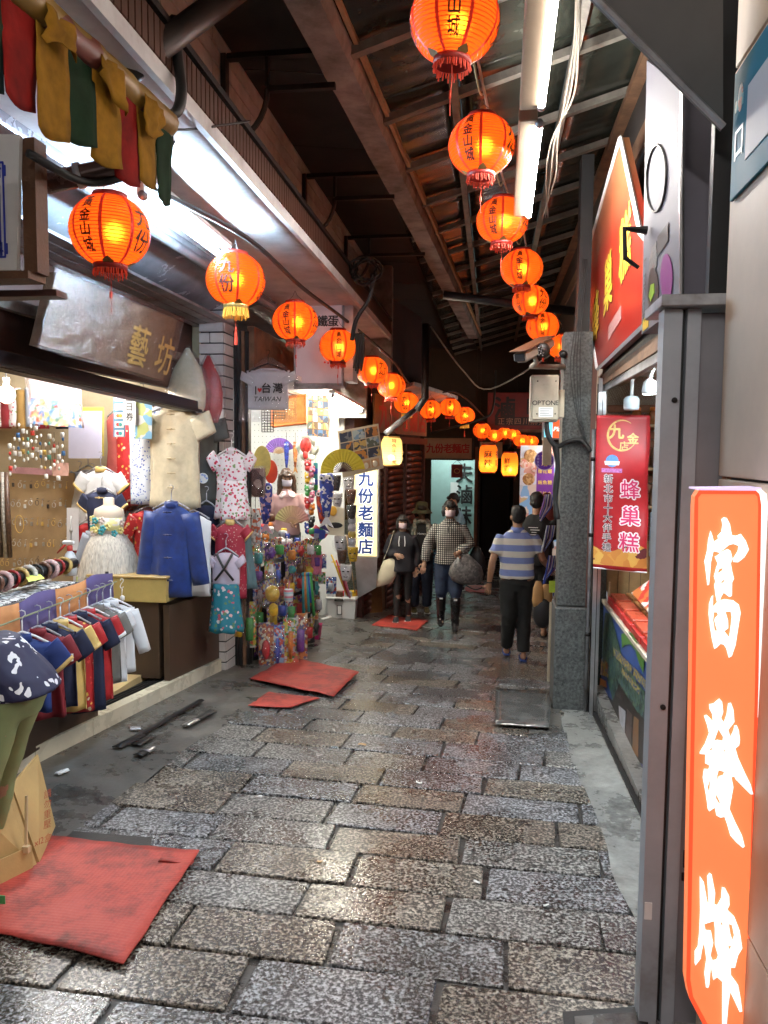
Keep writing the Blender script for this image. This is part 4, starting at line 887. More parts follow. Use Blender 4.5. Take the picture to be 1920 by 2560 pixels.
# red cloth banner
bn = thing('cloth_banner', 'red hanging banner with white and gold characters in the cake shop opening', 'banner', yp(1338, 1235, 5.9))
BY = 5.9; TLc, TRc, BLc, BRc = yp(1289, 897, BY), yp(1403, 897, BY), yp(1281, 1226, BY), yp(1397, 1237, BY)
def bfn2(u, v, l=0.0):
    p = (TLc*(1-u)+TRc*u)*(1-v)+(BLc*(1-u)+BRc*u)*v
    return p+V((0, .012*sin(v*9+u*3)+.016*u*sin(v*14)*u-l, 0))+V((.008*u*sin(v*13), 0, 0))
mb = MB(); mb.sheet(lambda u, v: bfn2(u, 1-v), 12, 40, -.003); mb.build('cloth', mat('banner_red', (.36, .012, .018), .45, var=.18, vs=7), bn, True)
zz = lambda x, y: ((x-135)/490.0, (y-140)/1430.0)       # banner close-up pixels -> u,v
def blet(txt, x, y, sz, m, bold, name, vert=True, gap=1.1, l=.006, sx=1):
    mb = MB(); u0, v0 = zz(x, y); letters(mb, txt, lambda X, Y: bfn2(u0+X/.385, v0-Y/1.145, l), sz, bold, vert, gap, sx); return mb.build(name, m, bn)
M_pw = mat('print_white', (.80, .76, .78), .5); M_pp = mat('print_pink', (.62, .03, .14), .5); M_pg = mat('print_gold', (.55, .36, .10), .4, var=.3, vs=30)
blet('蜂巢糕', 462, 1060, .148, M_pw, .075, 'letter_outline', True, 1.32, .004); blet('蜂巢糕', 462, 1060, .148, M_pp, .012, 'lettering', True, 1.32, .007)
blet('新北市十大伴手禮', 257, 1045, .068, M_pw, .05, 'letter_outline', True, 1.08, .004); blet('新北市十大伴手禮', 257, 1045, .068, M_ink, .004, 'lettering', True, 1.08, .007)
blet('九', 320, 290, .11, M_pg, .035, 'gold_character'); blet('金', 470, 350, .085, M_pg, .035, 'gold_character'); blet('店', 390, 420, .07, M_pg, .02, 'gold_character')
mb = MB(); 
for k in range(26):
    a = .9+4.9*k/26; a2 = .9+4.9*(k+1)/26; w0 = .012*sin(pi*k/26)+.004; w1 = .012*sin(pi*(k+1)/26)+.004; q = []
    for aa, r in ((a, .108), (a2, .108), (a2, .108-w1), (a, .108-w0)): u0, v0 = zz(370, 325); q.append(bfn2(u0+r*cos(aa)/.385, v0-r*1.08*sin(aa)/1.145, .005))
    mb.add(q, [(0, 1, 2, 3)])
mb.build('gold_ring', M_pg, bn)
mb = MB(); u0, v0 = zz(288, 560); mb.add([bfn2(u0+.046*cos(a)/.385, v0-.046*sin(a)/1.145, .005) for a in [2*pi*k/20 for k in range(20)]], [tuple(range(20))]); mb.build('round_emblem', mat('emblem_blue', (.08, .22, .55), .4, var=.3, vs=50), bn)
mb = MB(); mb.add([bfn2(u0+x/.385, v0-y/1.145, .0065) for x, y in ((-.056, -.002), (.056, -.002), (.05, -.03), (-.05, -.03))], [(0, 1, 2, 3)]); mb.build('emblem_scroll', M_pw, bn)
mb = MB(); mb.add([bfn2(u0+x/.385, v0-y/1.145, .005) for x, y in ((-.075, -.055), (.075, -.055), (.075, -.085), (-.075, -.085))], [(0, 1, 2, 3)]); mb.build('small_print', mat('print_violet', (.42, .14, .38), .5, var=.5, vs=80), bn)
mb = MB(); mb.grid(lambda u, v: bfn2(u, .855+.12*(1-v)+(.03*sin(u*6) if v == 1 else 0), .005), 10, 3); mb.build('cake_picture', print_mat('cake_print', [(.55, .25, .05), (.62, .36, .08), (.10, .015, .02), (.5, .2, .04)], 13, .5), bn)
mb = MB(); mb.tube([BLc, BRc], .006, 6); mb.build('bottom_rod', M_white, bn)

# ------------------------------------------------------------------ granite pillar, pipes, camera, box
M_gp = mat('grey_granite', (.085, .09, .088), .5, var=.75, vs=48, bump=.4, bs=60)
gpl = thing('granite_pillar', 'speckled grey granite pillar between the shops on the right', 'pillar', (.66, 6.45, gz(6.45)))
part('shaft', M_gp, .555, .775, 6.33, 6.60, .52, 2.72, gpl, .006); part('upper_post', M_blk, .66, .755, 6.40, 6.58, 2.722, 4.1, gpl); part('base_block', M_gp, .535, .785, 6.28, 6.64, gz(6.3)-.02, .515, gpl, .008)
part('inner_block', mat('green_granite', (.055, .07, .065), .4, var=.5, vs=60), .895, .98, 6.64, 6.7, gz(6.4), 1.05, gpl, .005)
pp = thing('drain_pipes', 'pair of thin dark conduit pipes beside the granite pillar', 'pipe', (.8, 6.25, gz(6.25)))
for x, r, zt_ in ((.792, .016, 1.95), (.822, .013, 2.3)): mb = MB(); mb.tube([(x, 6.245, gz(6.2)), (x, 6.245, zt_)], r, 8); mb.build('pipe', M_galv if x < .8 else M_blk, pp, True)
for z in (.3, 1.1, 1.7): mb = MB(); mb.tube([(.792, 6.245, z), (.792, 6.245, z+.03)], .02, 8); mb.build('clamp', M_iron, pp, True)
ob = thing('equipment_box', 'beige metal equipment box lettered OPTONE on the granite pillar', 'box', yp(1178, 912, 6.2))
M_ob = mat('beige_enamel', (.50, .44, .33), .45, var=.1, vs=4, dirt=(.36, .30, .22)); a, b = yp(1149, 812, 6.12), yp(1206, 908, 6.12)
part('casing', M_ob, a.x-.008, b.x, 6.135, 6.29, b.z-.01, a.z+.01, ob, .01); part('door', M_ob, a.x+.012, b.x-.002, 6.12, 6.134, b.z+.005, a.z, ob, .006)
for x in (a.x+.045, b.x-.025):
    for z in (a.z-.04, b.z+.05): mb = MB(); mb.tube([(x, 6.121, z), (x, 6.117, z)], .006, 8); mb.build('screw', M_iron, ob, True)
cx = (a.x+b.x)/2+.008
sign_text('OPTONE', (cx-.005, 6.119, b.z+.135), (1, 0, 0), (0, 0, 1), .05, M_ink, ob, .012); 
part('notice_sticker', M_white, cx-.055, cx+.055, 6.116, 6.119, b.z+.025, b.z+.10, ob)
mb = MB()
for k in range(5): mb.bx(cx-.045, cx+.045-.02*(k % 2), 6.114, 6.1155, b.z+.036+k*.013, b.z+.040+k*.013)
mb.build('small_print', mat('grey_ink', (.25, .25, .25), .6), ob)
part('pillar_mount', M_ob, b.x+.002, .556, 6.2, 6.3, b.z+.03, a.z-.1, ob)
mb = MB(); mb.tube(spline([tuple(V((cx+.01, 6.2, b.z-.005))), (cx+.03, 6.2, b.z-.12), (cx+.10, 6.22, b.z-.20), (.60, 6.29, b.z-.16), (.70, 6.28, b.z-.15), (.775, 6.25, b.z-.24)], 6), .020, 8); mb.build('conduit', M_cable, ob, True)
mb = MB(); mb.tube(spline([(cx+.08, 6.22, b.z-.17), (cx+.11, 6.24, b.z-.35), (cx+.10, 6.26, b.z-.6), (cx+.12, 6.26, b.z-.78)], 5), [.022+.004*sin(k) for k in range(16)], 8); mb.build('taped_cable', M_cable, ob, True)
cc = thing('security_camera', 'white security camera with round infrared lamp above the beige box', 'camera', yp(1160, 790, 6.0))
def z3(x, y, Y): return yp((1260+x*.1809)/K, (800+y*.1809)/K, Y)
A = z3(245, 505, 5.72); Bq = z3(590, 330, 6.15)
d = (Bq-A).normalized(); Q = d.to_track_quat('Y', 'Z').to_matrix(); c = (A+Bq)/2
mb = MB(); mb.box(c, (.10, (Bq-A).length+.05, .085), rot=Q, bev=.022); mb.build('body', mat('camera_white', (.58, .54, .46), .4, var=.15), cc)
mb = MB(); mb.box(c+Q @ V((0, -.02, .05)), (.125, (Bq-A).length+.10, .012), rot=Q, bev=.005); mb.build('sun_shield', mat('shield_brown', (.14, .07, .04), .5, var=.3), cc)
mb = MB(); mb.box(A-d*.04, (.074, .012, .056), rot=Q, bev=.004); mb.build('lens_window', M_ink, cc)
p = z3(505, 430, 5.86); mb = MB(); mb.tube([p, p+d*.06], .052, 16); ir = mb.build('infrared_lamp', M_blk, cc, True)
for k in range(12): a = k*2.4; r = .011*math.sqrt(k+.3); q = p+Q @ V((r*cos(a), -.004, r*sin(a))); mb = MB(); mb.ball(q, .0065, 6, 4); mb.build('led', M_steel, ir, True)
mb = MB(); mb.tube([c+V((0, 0, -.05)), c+V((.02, .05, -.085)), z3(380, 640, 6.1), z3(830, 650, 6.32)], [.018, .018, .02, .022], 8); mb.build('bracket', mat('camera_white', (.58, .54, .46), .4), cc, True)
p = z3(825, 475, 6.3); mb = MB(); mb.tube([p, p+V((.0, .12, .02))], .03, 12); mb.build('side_lens', M_blk, cc, True)
# ================================================================== garments
M_hang = mat('clear_hanger', (.62, .62, .66), .25, var=.05, trans=.4)
M_hangw = mat('white_hanger', (.72, .72, .72), .35, var=.05)
def wr(x, z, s=0.0, a=.012): return a*(1.3*mnoise.noise(V((x*10, z*2.0, s)))+.9*mnoise.noise(V((x*21, z*4, s+4)))+.5*mnoise.noise(V((x*11, z*13, s+8))))
def gar(name, label, cat, M, w, h, m, sl=None, sm=None, collar=None, trim=None, flare=1.0, skirt=None, skm=None, dep=.045, hanger=None, front=None, buttons=None, group=None, seed=0.0, bag=None, neck=.32, split=False, bias=0.0):
    """hanging garment: hook at 0,0,0, shoulders at z=-.11, faces -y.
    w shoulder width, h body length, sl=(length, droop angle deg, width)"""
    t = thing(name, label, cat, (0, 0, 0), group); z0 = -.11; nw = w*neck/2
    def ring(v, n=30, off=0.0):
        z = z0-h*v; sh = min(1, v/.07)
        hw = nw+(w/2*.94-nw)*min(1, (v/.10))**.7 if v < .1 else w/2*(.94-.06*min(1, (v-.1)/.35)+(flare-1)*max(0, (v-.25)/.75))
        if v < .1: z = z0-.02-h*.0-.10*w*(v/.1)-h*v*.5
        d = dep*.75*(.5+.5*min(1, v/.2))*(1+.5*(flare-1)*v)
        out = []
        for j in range(n):
            a = 2*pi*j/n; x = (hw+off)*cos(a)*(1 if abs(cos(a)) > .3 else 1); y = (d+off)*sin(a)
            k = wr(x*1.0+seed, z, seed+(0 if sin(a) < 0 else 7), .010+.018*v*flare)
            out.append(V((x+.3*k+bias*v, y+k*(1 if sin(a) <= 0 else -1), z+(.012*sin(x*30+seed) if v == 1 and flare > 1.2 else 0))))
        return out
    v1 = skirt if skirt else 1.0
    vs = [0, .02, .05, .1]+[.1+(v1-.1)*i/12 for i in range(1, 13)]
    mb = MB(); mb.loft([ring(v) for v in vs]); body = mb.build('body', m, t, True)
    if skirt:
        fl0 = flare
        def rs(v, n=40):
            z = z0-h*v; u = (v-skirt)/(1-skirt); hw = w/2*(.86+(flare-.86)*u); d = dep*(1+1.6*u*flare*.6); out = []
            for j in range(n):
                a = 2*pi*j/n; k = (1+.10*u*sin(a*9+seed)+.04*sin(a*17+seed*3)*u); out.append(V((hw*cos(a)*k+bias*v, d*sin(a)*k, z+.01*u*sin(a*7))))
            return out
        mb = MB(); mb.loft([rs(skirt-.01+(1.01-skirt)*i/10) for i in range(11)]); mb.build('skirt', skm or m, t, True)
    if sl:
        L, dr, sw = sl
        for s in (-1, 1):
            mb = MB(); rings = []; a0 = R(dr)
            for i in range(8):
                u = i/7; px = s*(w/2*.80+L*u*cos(a0)); pz = z0-.055-.07*w-L*u*sin(a0)-.02*u*u
                hw = sw/2*(1.05-.18*u); nxx, nzz = s*sin(a0), cos(a0); out = []
                for j in range(12):
                    b = 2*pi*j/12; k = wr(u*2+s, b, seed+9, .008); out.append(V((px+nxx*hw*cos(b), dep*.62*sin(b)+k, pz+nzz*hw*cos(b))))
                rings.append(out)
            mb.loft(rings); mb.build('sleeve', sm or m, t, True)
            if trim:
                c = [sum((r[j] for j in range(12)), V((0, 0, 0)))/12 for r in rings[-2:]]
                mb = MB(); mb.loft([[c_+(p-c_)*1.07 for p in r] for c_, r in zip(c, rings[-2:])]); mb.build('cuff', trim, t, True)
    if collar:
        mb = MB(); mb.lathe([(nw*1.02, z0-.035), (nw*1.0, z0-.01), (nw*.92, z0+.015), (nw*.85, z0+.012)], 16); o = mb.build('collar', collar, t, True); o.scale = (1, .55, 1)
    if front is not None:
        mb = MB(); mb.add([V((-.008, -dep-.012-.003*i, z0-.04-h*.9*i/10)) for i in range(11)]+[V((.010, -dep-.012-.003*i, z0-.04-h*.9*i/10)) for i in range(11)], [(i, 11+i, 12+i, i+1) for i in range(10)]); mb.build('front_placket', front, t)
    if buttons:
        k, bm = buttons
        for i in range(k):
            z = z0-.07-h*.8*i/max(1, k-1)*.9; mb = MB(); mb.box((0, -dep-.016, z), (.075, .008, .010), bev=.003); mb.box((0, -dep-.02, z), (.016, .012, .018), bev=.004); mb.build('frog_button', bm, t)
    hm = hanger or M_hang
    mb = MB(); mb.tube([(.0, 0, -.02)]+[(.02*sin(a), 0, .0+.02*(1-cos(a))-.0) for a in (0.3, 1.2, 2.2, 3.2, 4.0)], .003, 5); mb.tube([(0, 0, -.02), (0, 0, -.10)], .0045, 5)
    mb.tube([(-w*.42, 0, z0-.05), (-w*.2, 0, z0-.005), (0, 0, -.085), (w*.2, 0, z0-.005), (w*.42, 0, z0-.05)], .008, 6); mb.build('hanger', hm, t, True)
    if bag:
        mb = MB(); ww = w*.5+.06; hh = h+.10
        mb.loft([[V((ww*s*cos(2*pi*j/14)*(1+.06*sin(j*3+i)), (dep+.03)*s*sin(2*pi*j/14), z)) for j in range(14)] for i, (s, z) in enumerate(((.12, -.03), (.5, -.10), (.95, -.2), (1, -.3), (1, -.3-hh*.4), (1.02, -.2-hh*.85)))], cap=False); mb.build('plastic_cover', bag, t, True)
    t.matrix_world = M; return t
def hangM(p, rz=0.0, s=1.0, tilt=0.0): return TR(p, rz, s, 0, tilt)

F_beige = mat('beige_brocade', (.58, .48, .32), .5, var=.14, vs=14, sheen=.3); F_grey = mat('grey_linen', (.075, .075, .068), .85, var=.2); F_blue = mat('royal_blue_brocade', (.006, .03, .17), .5, var=.35, vs=11, sheen=.2)
F_white = mat('white_cotton', (.70, .70, .72), .85, var=.06); F_navy = mat('navy_cotton', (.010, .014, .045), .8, var=.3); F_red = mat('red_satin', (.42, .018, .022), .45, var=.25, vs=12); F_wine = mat('wine_cotton', (.20, .012, .02), .7, var=.25); F_yel = mat('yellow_satin', (.70, .48, .16), .5, var=.12); F_gold = mat('gold_trim', (.62, .42, .15), .45, var=.2, vs=30); F_slate = mat('grey_jersey', (.32, .35, .42), .85, var=.1); F_coral = mat('coral_silk', (.42, .09, .08), .5, var=.15); F_royal = mat('royal_cotton', (.012, .035, .17), .75, var=.2); F_gr2 = mat('mid_grey', (.17, .165, .15), .85, var=.15)
P_blueflor = print_mat('blue_sprig_print', [(.10, .16, .48), (.05, .10, .35), (.2, .25, .55)], 42, .6, base=(.70, .72, .78), thr=.012*26)
P_redflor = print_mat('red_flower_print', [(.70, .60, .40), (.62, .05, .04), (.75, .5, .1), (.5, .02, .03)], 26, .5, base=(.42, .018, .02), thr=.35)
P_pinkflor = print_mat('pink_flower_print', [(.52, .03, .09), (.60, .12, .2), (.18, .28, .12), (.5, .02, .05)], 34, .65, base=(.74, .66, .68), thr=.36)
P_maroon = print_mat('maroon_small_print', [(.55, .35, .3), (.30, .012, .03), (.3, .012, .03)], 60, .6, base=(.30, .014, .035), thr=.28)
P_teal = print_mat('teal_flower_print', [(.70, .42, .42), (.62, .60, .58), (.5, .08, .12), (.1, .2, .1), (.015, .17, .23)], 26, .6, base=(.015, .17, .23), thr=.36)
P_leaf = print_mat('leaf_print', [(.08, .10, .08), (.2, .2, .16), (.4, .38, .3)], 55, .7, base=(.62, .60, .55), thr=.3)
P_navyleaf = print_mat('navy_leaf_print', [(.74, .75, .80)], 15, .7, base=(.008, .010, .05), thr=.33, dist=2.6)

# ================================================================== clothes shop (left)
lshop = thing('clothes_shop', 'open clothes shop front on the left with tiled step', 'building', (-3.2, 5, gz(5)))
dL = V((.0944, 1, SLOPE)).normalized()
def seg(name, y0, y1, x_in, x_out, z0, z1, m, par, bev=.004):
    "block following the front line of the shop between y0 and y1"
    mb = MB(); zz = (gz(y0), gz(y1)); a0, a1 = lx(y0), lx(y1)
    b = [V((a0+x_in, y0, zz[0]+z0)), V((a0+x_out, y0, zz[0]+z0)), V((a1+x_out, y1, zz[1]+z0)), V((a1+x_in, y1, zz[1]+z0))]
    t = [p+V((0, 0, z1-z0)) for p in b]; mb.hexa(b, t); return mb.build(name, m, par)
# step: front tiles, top tiles, tracks
y = 2.5
while y < 6.8:
    seg('step_front_tile', y, min(y+.585, 6.88), -.02, 0, -.02, .148, M_cream, lshop); seg('step_top_tile', y, min(y+.585, 6.88), -.10, .004, .150, .162, M_cream, lshop); y += .59
seg('step_core', 2.5, 6.9, -.5, -.021, -.05, .147, M_grout, lshop)
for i, xx in enumerate((-.13, -.165, -.20)): seg('door_track', 2.5, 6.85, xx-.012, xx, .148, .165, M_iron, lshop)
mb = MB(); mb.bx(-5.2, -2.86, 1.5, 7.0, -.35, -.115); mb.build('shop_floor', mat('yellow_floor', (.55, .40, .20), .4, var=.2, vs=3), lshop)
def lpart(name, m, *a, bev=0.0): mb = MB(); mb.bx(*a, bev); return mb.build(name, m, lshop)
lpart('far_partition', mat('shop_wall_cream', (.50, .40, .26), .8, var=.2, vs=3), -5.0, -2.62, 7.06, 7.12, -.3, 3.0); lpart('rear_wall', MATS['shop_wall_cream'], -5.1, -5.0, 1.4, 7.1, -.3, 3.0)
lpart('shop_ceiling', M_plasd, -5.1, -2.75, 1.4, 7.1, 2.55, 2.62)
lpart('upper_panel', mat('dark_brown_panel', (.05, .022, .015), .6, var=.3), -2.86, -2.80, 2.0, 7.0, 2.30, 3.1)
seg('shutter_rail', 2.2, 6.7, -.06, .05, 2.42+.0, 2.52, mat('violet_black_rail', (.014, .013, .020), .4, var=.2), lshop); seg('rail_lip', 2.2, 6.72, .05, .075, 2.425, 2.45, M_blk, lshop)
# rolled steel awning housing below the soffit
mb = MB(); rings = []
for i in range(20):
    y = 2.2+i*.277; rings.append([V((-2.75+.62*u, y, 2.96+.20*sin(u*2.2)+.03*cos(u*9)+.006*mnoise.noise(V((y*2, u*4, 0))))) for u in [j/10 for j in range(11)]]+[V((-2.1-.65*j/5, y, 3.24)) for j in range(6)])
mb.loft(rings); mb.build('awning_housing', mat('shiny_sheet_metal', (.55, .56, .60), .25, .45, var=.25, vs=3, bump=.08, bs=5), lshop, True)
for i in range(4): lpart('awning_slat', M_galv, -2.82+.1*i, -2.725+.1*i, 2.2, 7.2, 2.92+.006*i, 2.94+.006*i)
mb = MB(); mb.tube([(-2.12, 2.3, 3.1), (-2.05, 7.6, 3.1)], .035, 10); mb.build('awning_roller', M_galv, lshop, True)
# brown laminate counters
cn1 = thing('display_counter', 'near brown laminate counter under the rack of children clothes', 'counter', (-3, 4, gz(4)))
seg('front_panel', 2.4, 4.95, -.06, -.02, .075, .98, M_brn, cn1); mb = MB(); mb.bx(-3.5, -2.74, 2.4, 4.93, -.1, .74); mb.build('carcass', M_brn, cn1)
cn2 = thing('display_counter', 'far brown laminate counter with yellow shelf top beside the white pillar', 'counter', (-2.9, 6.4, gz(6.4)))
seg('front_panel', 5.97, 6.9, -.08, -.03, .165, .80, M_brn, cn2); mb = MB(); mb.bx(-3.25, -2.70, 5.96, 6.9, -.14, .50); mb.build('carcass', M_brn, cn2)
M_ylam = mat('yellow_laminate', (.52, .37, .12), .4, var=.12)
mb = MB(); mb.bx(-3.3, -2.62, 5.93, 6.95, .505, .70, .004); mb.build('shelf_box', M_ylam, cn2); mb = MB(); mb.bx(-3.31, -2.61, 5.92, 6.96, .702, .722, .004); mb.build('top_board', mat('top_laminate', (.42, .28, .09), .35, var=.2), cn2)
t = thing('plastic_hook', 'white plastic S hook hanging on the far brown counter', 'hook', yp(263, 1300, 5.9)); p = yp(263, 1262, 5.90)
mb = MB(); mb.tube(spline([tuple(p+V((-.012, 0, .03))), tuple(p+V((0, 0, .05))), tuple(p+V((.014, 0, .03))), tuple(p+V((-.004, 0, .005))), tuple(p+V((-.014, 0, -.02))), tuple(p+V((.0, 0, -.035))), tuple(p+V((.012, 0, -.02)))], 4), .004, 6); mb.build('hook', M_hangw, t, True)
mb = MB(); mb.tube([p+V((.005, -.005, -.04)), p+V((.0, -.005, -.09))], .004, 6); mb.lathe([(.006, -.14), (.018, -.13), (.018, -.10), (.006, -.09)], 12, p+V((.006, -.006, 0))); mb.build('clip', M_hangw, t, True)

# wooden name board wrapped in plastic
wb = thing('wooden_name_board', 'carved wooden name board wrapped in crinkled plastic above the clothes', 'sign', xp(230, 790, -2.5))
q = [xp(85, 745, -2.46), xp(352, 822, -2.46), xp(383, 692, -2.40), xp(122, 588, -2.40)]
mb = MB(); mb.hexa([p+V((-.06, 0, 0)) for p in q], q); mb.build('board', mat('carved_wood', (.13, .075, .045), .6, var=.5, vs=5, bump=.5, bs=18), wb)
ex = (q[1]-q[0]).normalized(); ey = (q[3]-q[0]).normalized(); cen = sum(q, V((0, 0, 0)))/4
for i, ch in enumerate('藝坊'):
    mb = MB(); letters(mb, ch, plane_fn(cen+ex*(.30+.42*i)-ey*.04, ex, ey, .008), .30, .012); mb.build('lettering', M_gold, wb)
mb = MB(); mb.sheet(lambda u, v: (q[0]*(1-u)+q[1]*u)*(1-v)+(q[3]*(1-u)+q[2]*u)*v+ex*(u-.5)*.12+ey*(v-.5)*.06+V((.03+.018*mnoise.noise(V((u*9, v*7, 0)))+.012*mnoise.noise(V((u*25, v*12, 3))), 0, 0)), 40, 20, .002); mb.build('plastic_wrap', cello('wrap_film', (.96, .94, .92), .13, .2), wb, True)

# white tiled pillar
pl = thing('tiled_pillar', 'narrow white tiled pillar between the clothes shop and toy shop', 'pillar', (-2.55, 7.05, gz(7)))
mb = MB(); mb.bx(-2.69, -2.475, 6.93, 7.2, gz(7)-.02, 3.2); mb.build('core', M_blk, pl)
n = 0; z = gz(7)+.03
while z < 3.1:
    for (x0, x1) in ((-2.70, -2.605), (-2.595, -2.47)):
        if (n % 2) == 0 and x0 < -2.65: x0, x1 = -2.70, -2.47
        elif n % 2 == 0: continue
        mb = MB(); mb.bx(x0, x1, 6.915, 6.935, z, z+.088, .004); mb.build('glazed_tile', M_glz, pl)
    mb = MB(); mb.bx(-2.47, -2.462, 6.94, 7.19, z, z+.088, .003); mb.build('glazed_tile', M_glz, pl)
    z += .1; n += 1
dj = thing('door_jamb', 'dark timber door jamb beside the white tiled pillar', 'door frame', (-2.42, 7.2, gz(7.2)))
for i, (x0, x1, m) in enumerate(((-2.455, -2.43, M_iron), (-2.427, -2.395, M_blk), (-2.392, -2.365, M_wood), (-2.362, -2.33, M_iron))): mb = MB(); mb.bx(x0, x1, 7.16+.02*i, 7.3, gz(7.2), 2.9, .004); mb.build('jamb_board', m, dj)

# ------------------------------------------------------------------ clothes facing the lane at the far end
def hang_at(x, y, Y): return yp(x, y, Y)
gar('linen_shirt', 'dark grey short sleeved shirt with a round badge, behind the beige shirt', 'shirt', hangM(yp(424, 862, 6.55)), .42, .82, F_grey, (.16, 70, .2), dep=.05)
t = thing('round_badge', 'round white badge pinned on the dark grey shirt', 'badge', yp(438, 1033, 6.44)); p = yp(438, 1033, 6.43)
mb = MB(); mb.tube([p, p+V((0, .008, 0))], .046, 20); mb.build('disc', print_mat('badge_print', [(.7, .7, .75), (.25, .35, .65), (.75, .72, .7), (.7, .7, .7)], 70), t)
gar('beige_shirt', 'beige brocade mandarin shirt with frog buttons, facing the lane', 'shirt', hangM(yp(376, 850, 6.3)), .50, .86, F_beige, (.17, 62, .24), None, F_beige, None, 1.02, buttons=(6, mat('beige_cord', (.5, .38, .22), .5)), dep=.06, seed=2)
gar('blue_jacket', 'royal blue brocade jacket hanging low in front of the brown counter', 'jacket', hangM(yp(370, 1058, 6.05)), .38, .78, F_blue, (.58, 80, .17), None, F_blue, None, 1.12, buttons=(4, mat('navy_cord', (.004, .01, .07), .5)), dep=.07, seed=5, bias=-.02)
gar('white_trousers', 'white garment edge showing behind the blue jacket', 'garment', hangM(yp(418, 1080, 6.3)), .34, .72, F_white, None, dep=.03, seed=8); gar('black_garment', 'black garment hanging between the white one and the pillar', 'garment', hangM(yp(446, 1060, 6.5)), .24, .70, F_navy, None, dep=.03, seed=9)
gar('black_garment', 'long black garment hanging against the white tiled pillar', 'garment', hangM(yp(446, 880, 6.8)), .26, 1.2, mat('black_cotton', (.01, .01, .012), .8, var=.3), None, dep=.04, seed=11)
gar('cheongsam', 'white cheongsam with blue sprig print beside the beige shirt', 'dress', hangM(yp(306, 838, 6.5)), .27, .92, P_blueflor, (.07, 55, .12), None, P_blueflor, dep=.04, seed=3, hanger=M_blk)
gar('red_cheongsam', 'red flowered dress hanging beside the blue sprigged one', 'dress', hangM(yp(272, 868, 6.7)), .22, .84, P_redflor, None, dep=.035, seed=4); gar('coral_dress', 'coral dress with gold hem left of the red flowered dress', 'dress', hangM(yp(252, 862, 6.75)), .22, .92, F_coral, None, dep=.03, trim=None, seed=6)
mb = MB(); 
gar('trimmed_shirt', 'white child shirt with yellow trim above the navy shirt', 'shirt', hangM(yp(217, 985, 6.55)), .34, .46, F_white, (.13, 48, .15), None, F_yel, F_yel, dep=.035, seed=12)
gar('navy_shirt', 'navy child shirt with gold frog buttons above the mannequin', 'shirt', hangM(yp(220, 1030, 6.35)), .32, .44, F_navy, (.10, 50, .14), None, F_navy, F_gold, dep=.04, buttons=(3, F_gold), seed=13)
gar('grey_sweater', 'grey child sweater with white tag beside the mannequin', 'sweater', hangM(yp(218, 1110, 6.3)), .30, .40, F_slate, (.26, 68, .11), dep=.04, seed=14)
gar('red_child_jacket', 'red flowered child jacket behind the mannequin', 'jacket', hangM(yp(322, 1072, 6.62)), .34, .46, P_redflor, (.2, 60, .13), dep=.04, seed=15); gar('red_child_jacket', 'plain red child garment left of the mannequin', 'jacket', hangM(yp(192, 1100, 6.6)), .26, .46, F_red, (.2, 70, .11), dep=.03, seed=16)
gar('blue_polo', 'pale blue child polo behind the yellow trimmed shirt', 'shirt', hangM(yp(190, 985, 6.85)), .3, .42, F_slate, (.12, 50, .14), dep=.03, seed=17)
gar('white_blouse', 'white blouse hanging behind the navy shirt', 'blouse', hangM(yp(200, 1010, 6.8)), .32, .7, F_white, (.3, 75, .1), dep=.03, seed=18)
for i, (x, y, m, lab) in enumerate(((405, 752, F_beige, 'beige garment in a clear plastic bag under the wooden board'), (450, 768, F_red, 'red garment in a clear plastic bag beside the white pillar'))):
    p = yp(x, y, 6.4+.1*i); t = thing('bagged_garment', lab, 'garment', p, 'bagged garments')
    mb = MB(); W_ = (.17, .13)[i]; Hh = (.62, .58)[i]
    mb.loft([[p+V((W_*s*cos(2*pi*j/16)+.012*mnoise.noise(V((j, k, i)))*3, .06*s*sin(2*pi*j/16)+.012*mnoise.noise(V((j*2, k, i))), -Hh*k)) for j in range(16)] for s, k in ((.1, 0), (.3, .10), (.75, .3), (1, .55), (.95, .8), (.62, 1))]); mb.build('garment', m, t, True)
    mb = MB(); mb.loft([[p+V((W_*1.12*s*cos(2*pi*j/18)+.01*mnoise.noise(V((j*1.3, k*3, i)))*2, .075*s*sin(2*pi*j/18), -Hh*1.05*k)) for j in range(18)] for s, k in ((.12, -.03), (.4, .08), (.85, .28), (1.05, .55), (1.02, .8), (.8, 1))], cap=False); mb.build('plastic_bag', M_film2, t, True)

# picture T-shirt in film, posters
t = thing('bagged_tshirt', 'pale printed T-shirt in film hanging at the upper left of the stall', 'T-shirt', yp(110, 820, 6.2)); q = [yp(58, 802, 6.2), yp(172, 815, 6.2), yp(180, 925, 6.2), yp(68, 915, 6.2)]
mb = MB(); mb.sheet(lambda u, v: (q[3]*(1-u)+q[2]*u)*(1-v)+(q[0]*(1-u)+q[1]*u)*v+V((0, .01*mnoise.noise(V((u*4, v*4, 0))), 0)), 14, 12, .01); mb.build('cloth', mat('pale_pink_cloth', (.58, .46, .44), .8, var=.08), t, True)
mb = MB(); mb.grid(lambda u, v: (q[3]*(1-u)+q[2]*u)*(1-v*.5)+(q[0]*(1-u)+q[1]*u)*v*.5+V((0, -.016+.01*mnoise.noise(V((u*4, v*2, 0))), 0)), 10, 6); mb.build('picture', print_mat('town_picture', [(.10, .28, .62), (.66, .12, .05), (.62, .62, .66), (.62, .48, .12), (.12, .3, .2), (.62, .55, .52), (.3, .4, .7)], 30), t)
mb = MB(); mb.sheet(lambda u, v: (q[3]*(1-u)+q[2]*u)*(1-v)+(q[0]*(1-u)+q[1]*u)*v+V((0, -.035+.02*mnoise.noise(V((u*6, v*6, 2))), .01)), 16, 12, .002); mb.build('film', M_film2, t, True)
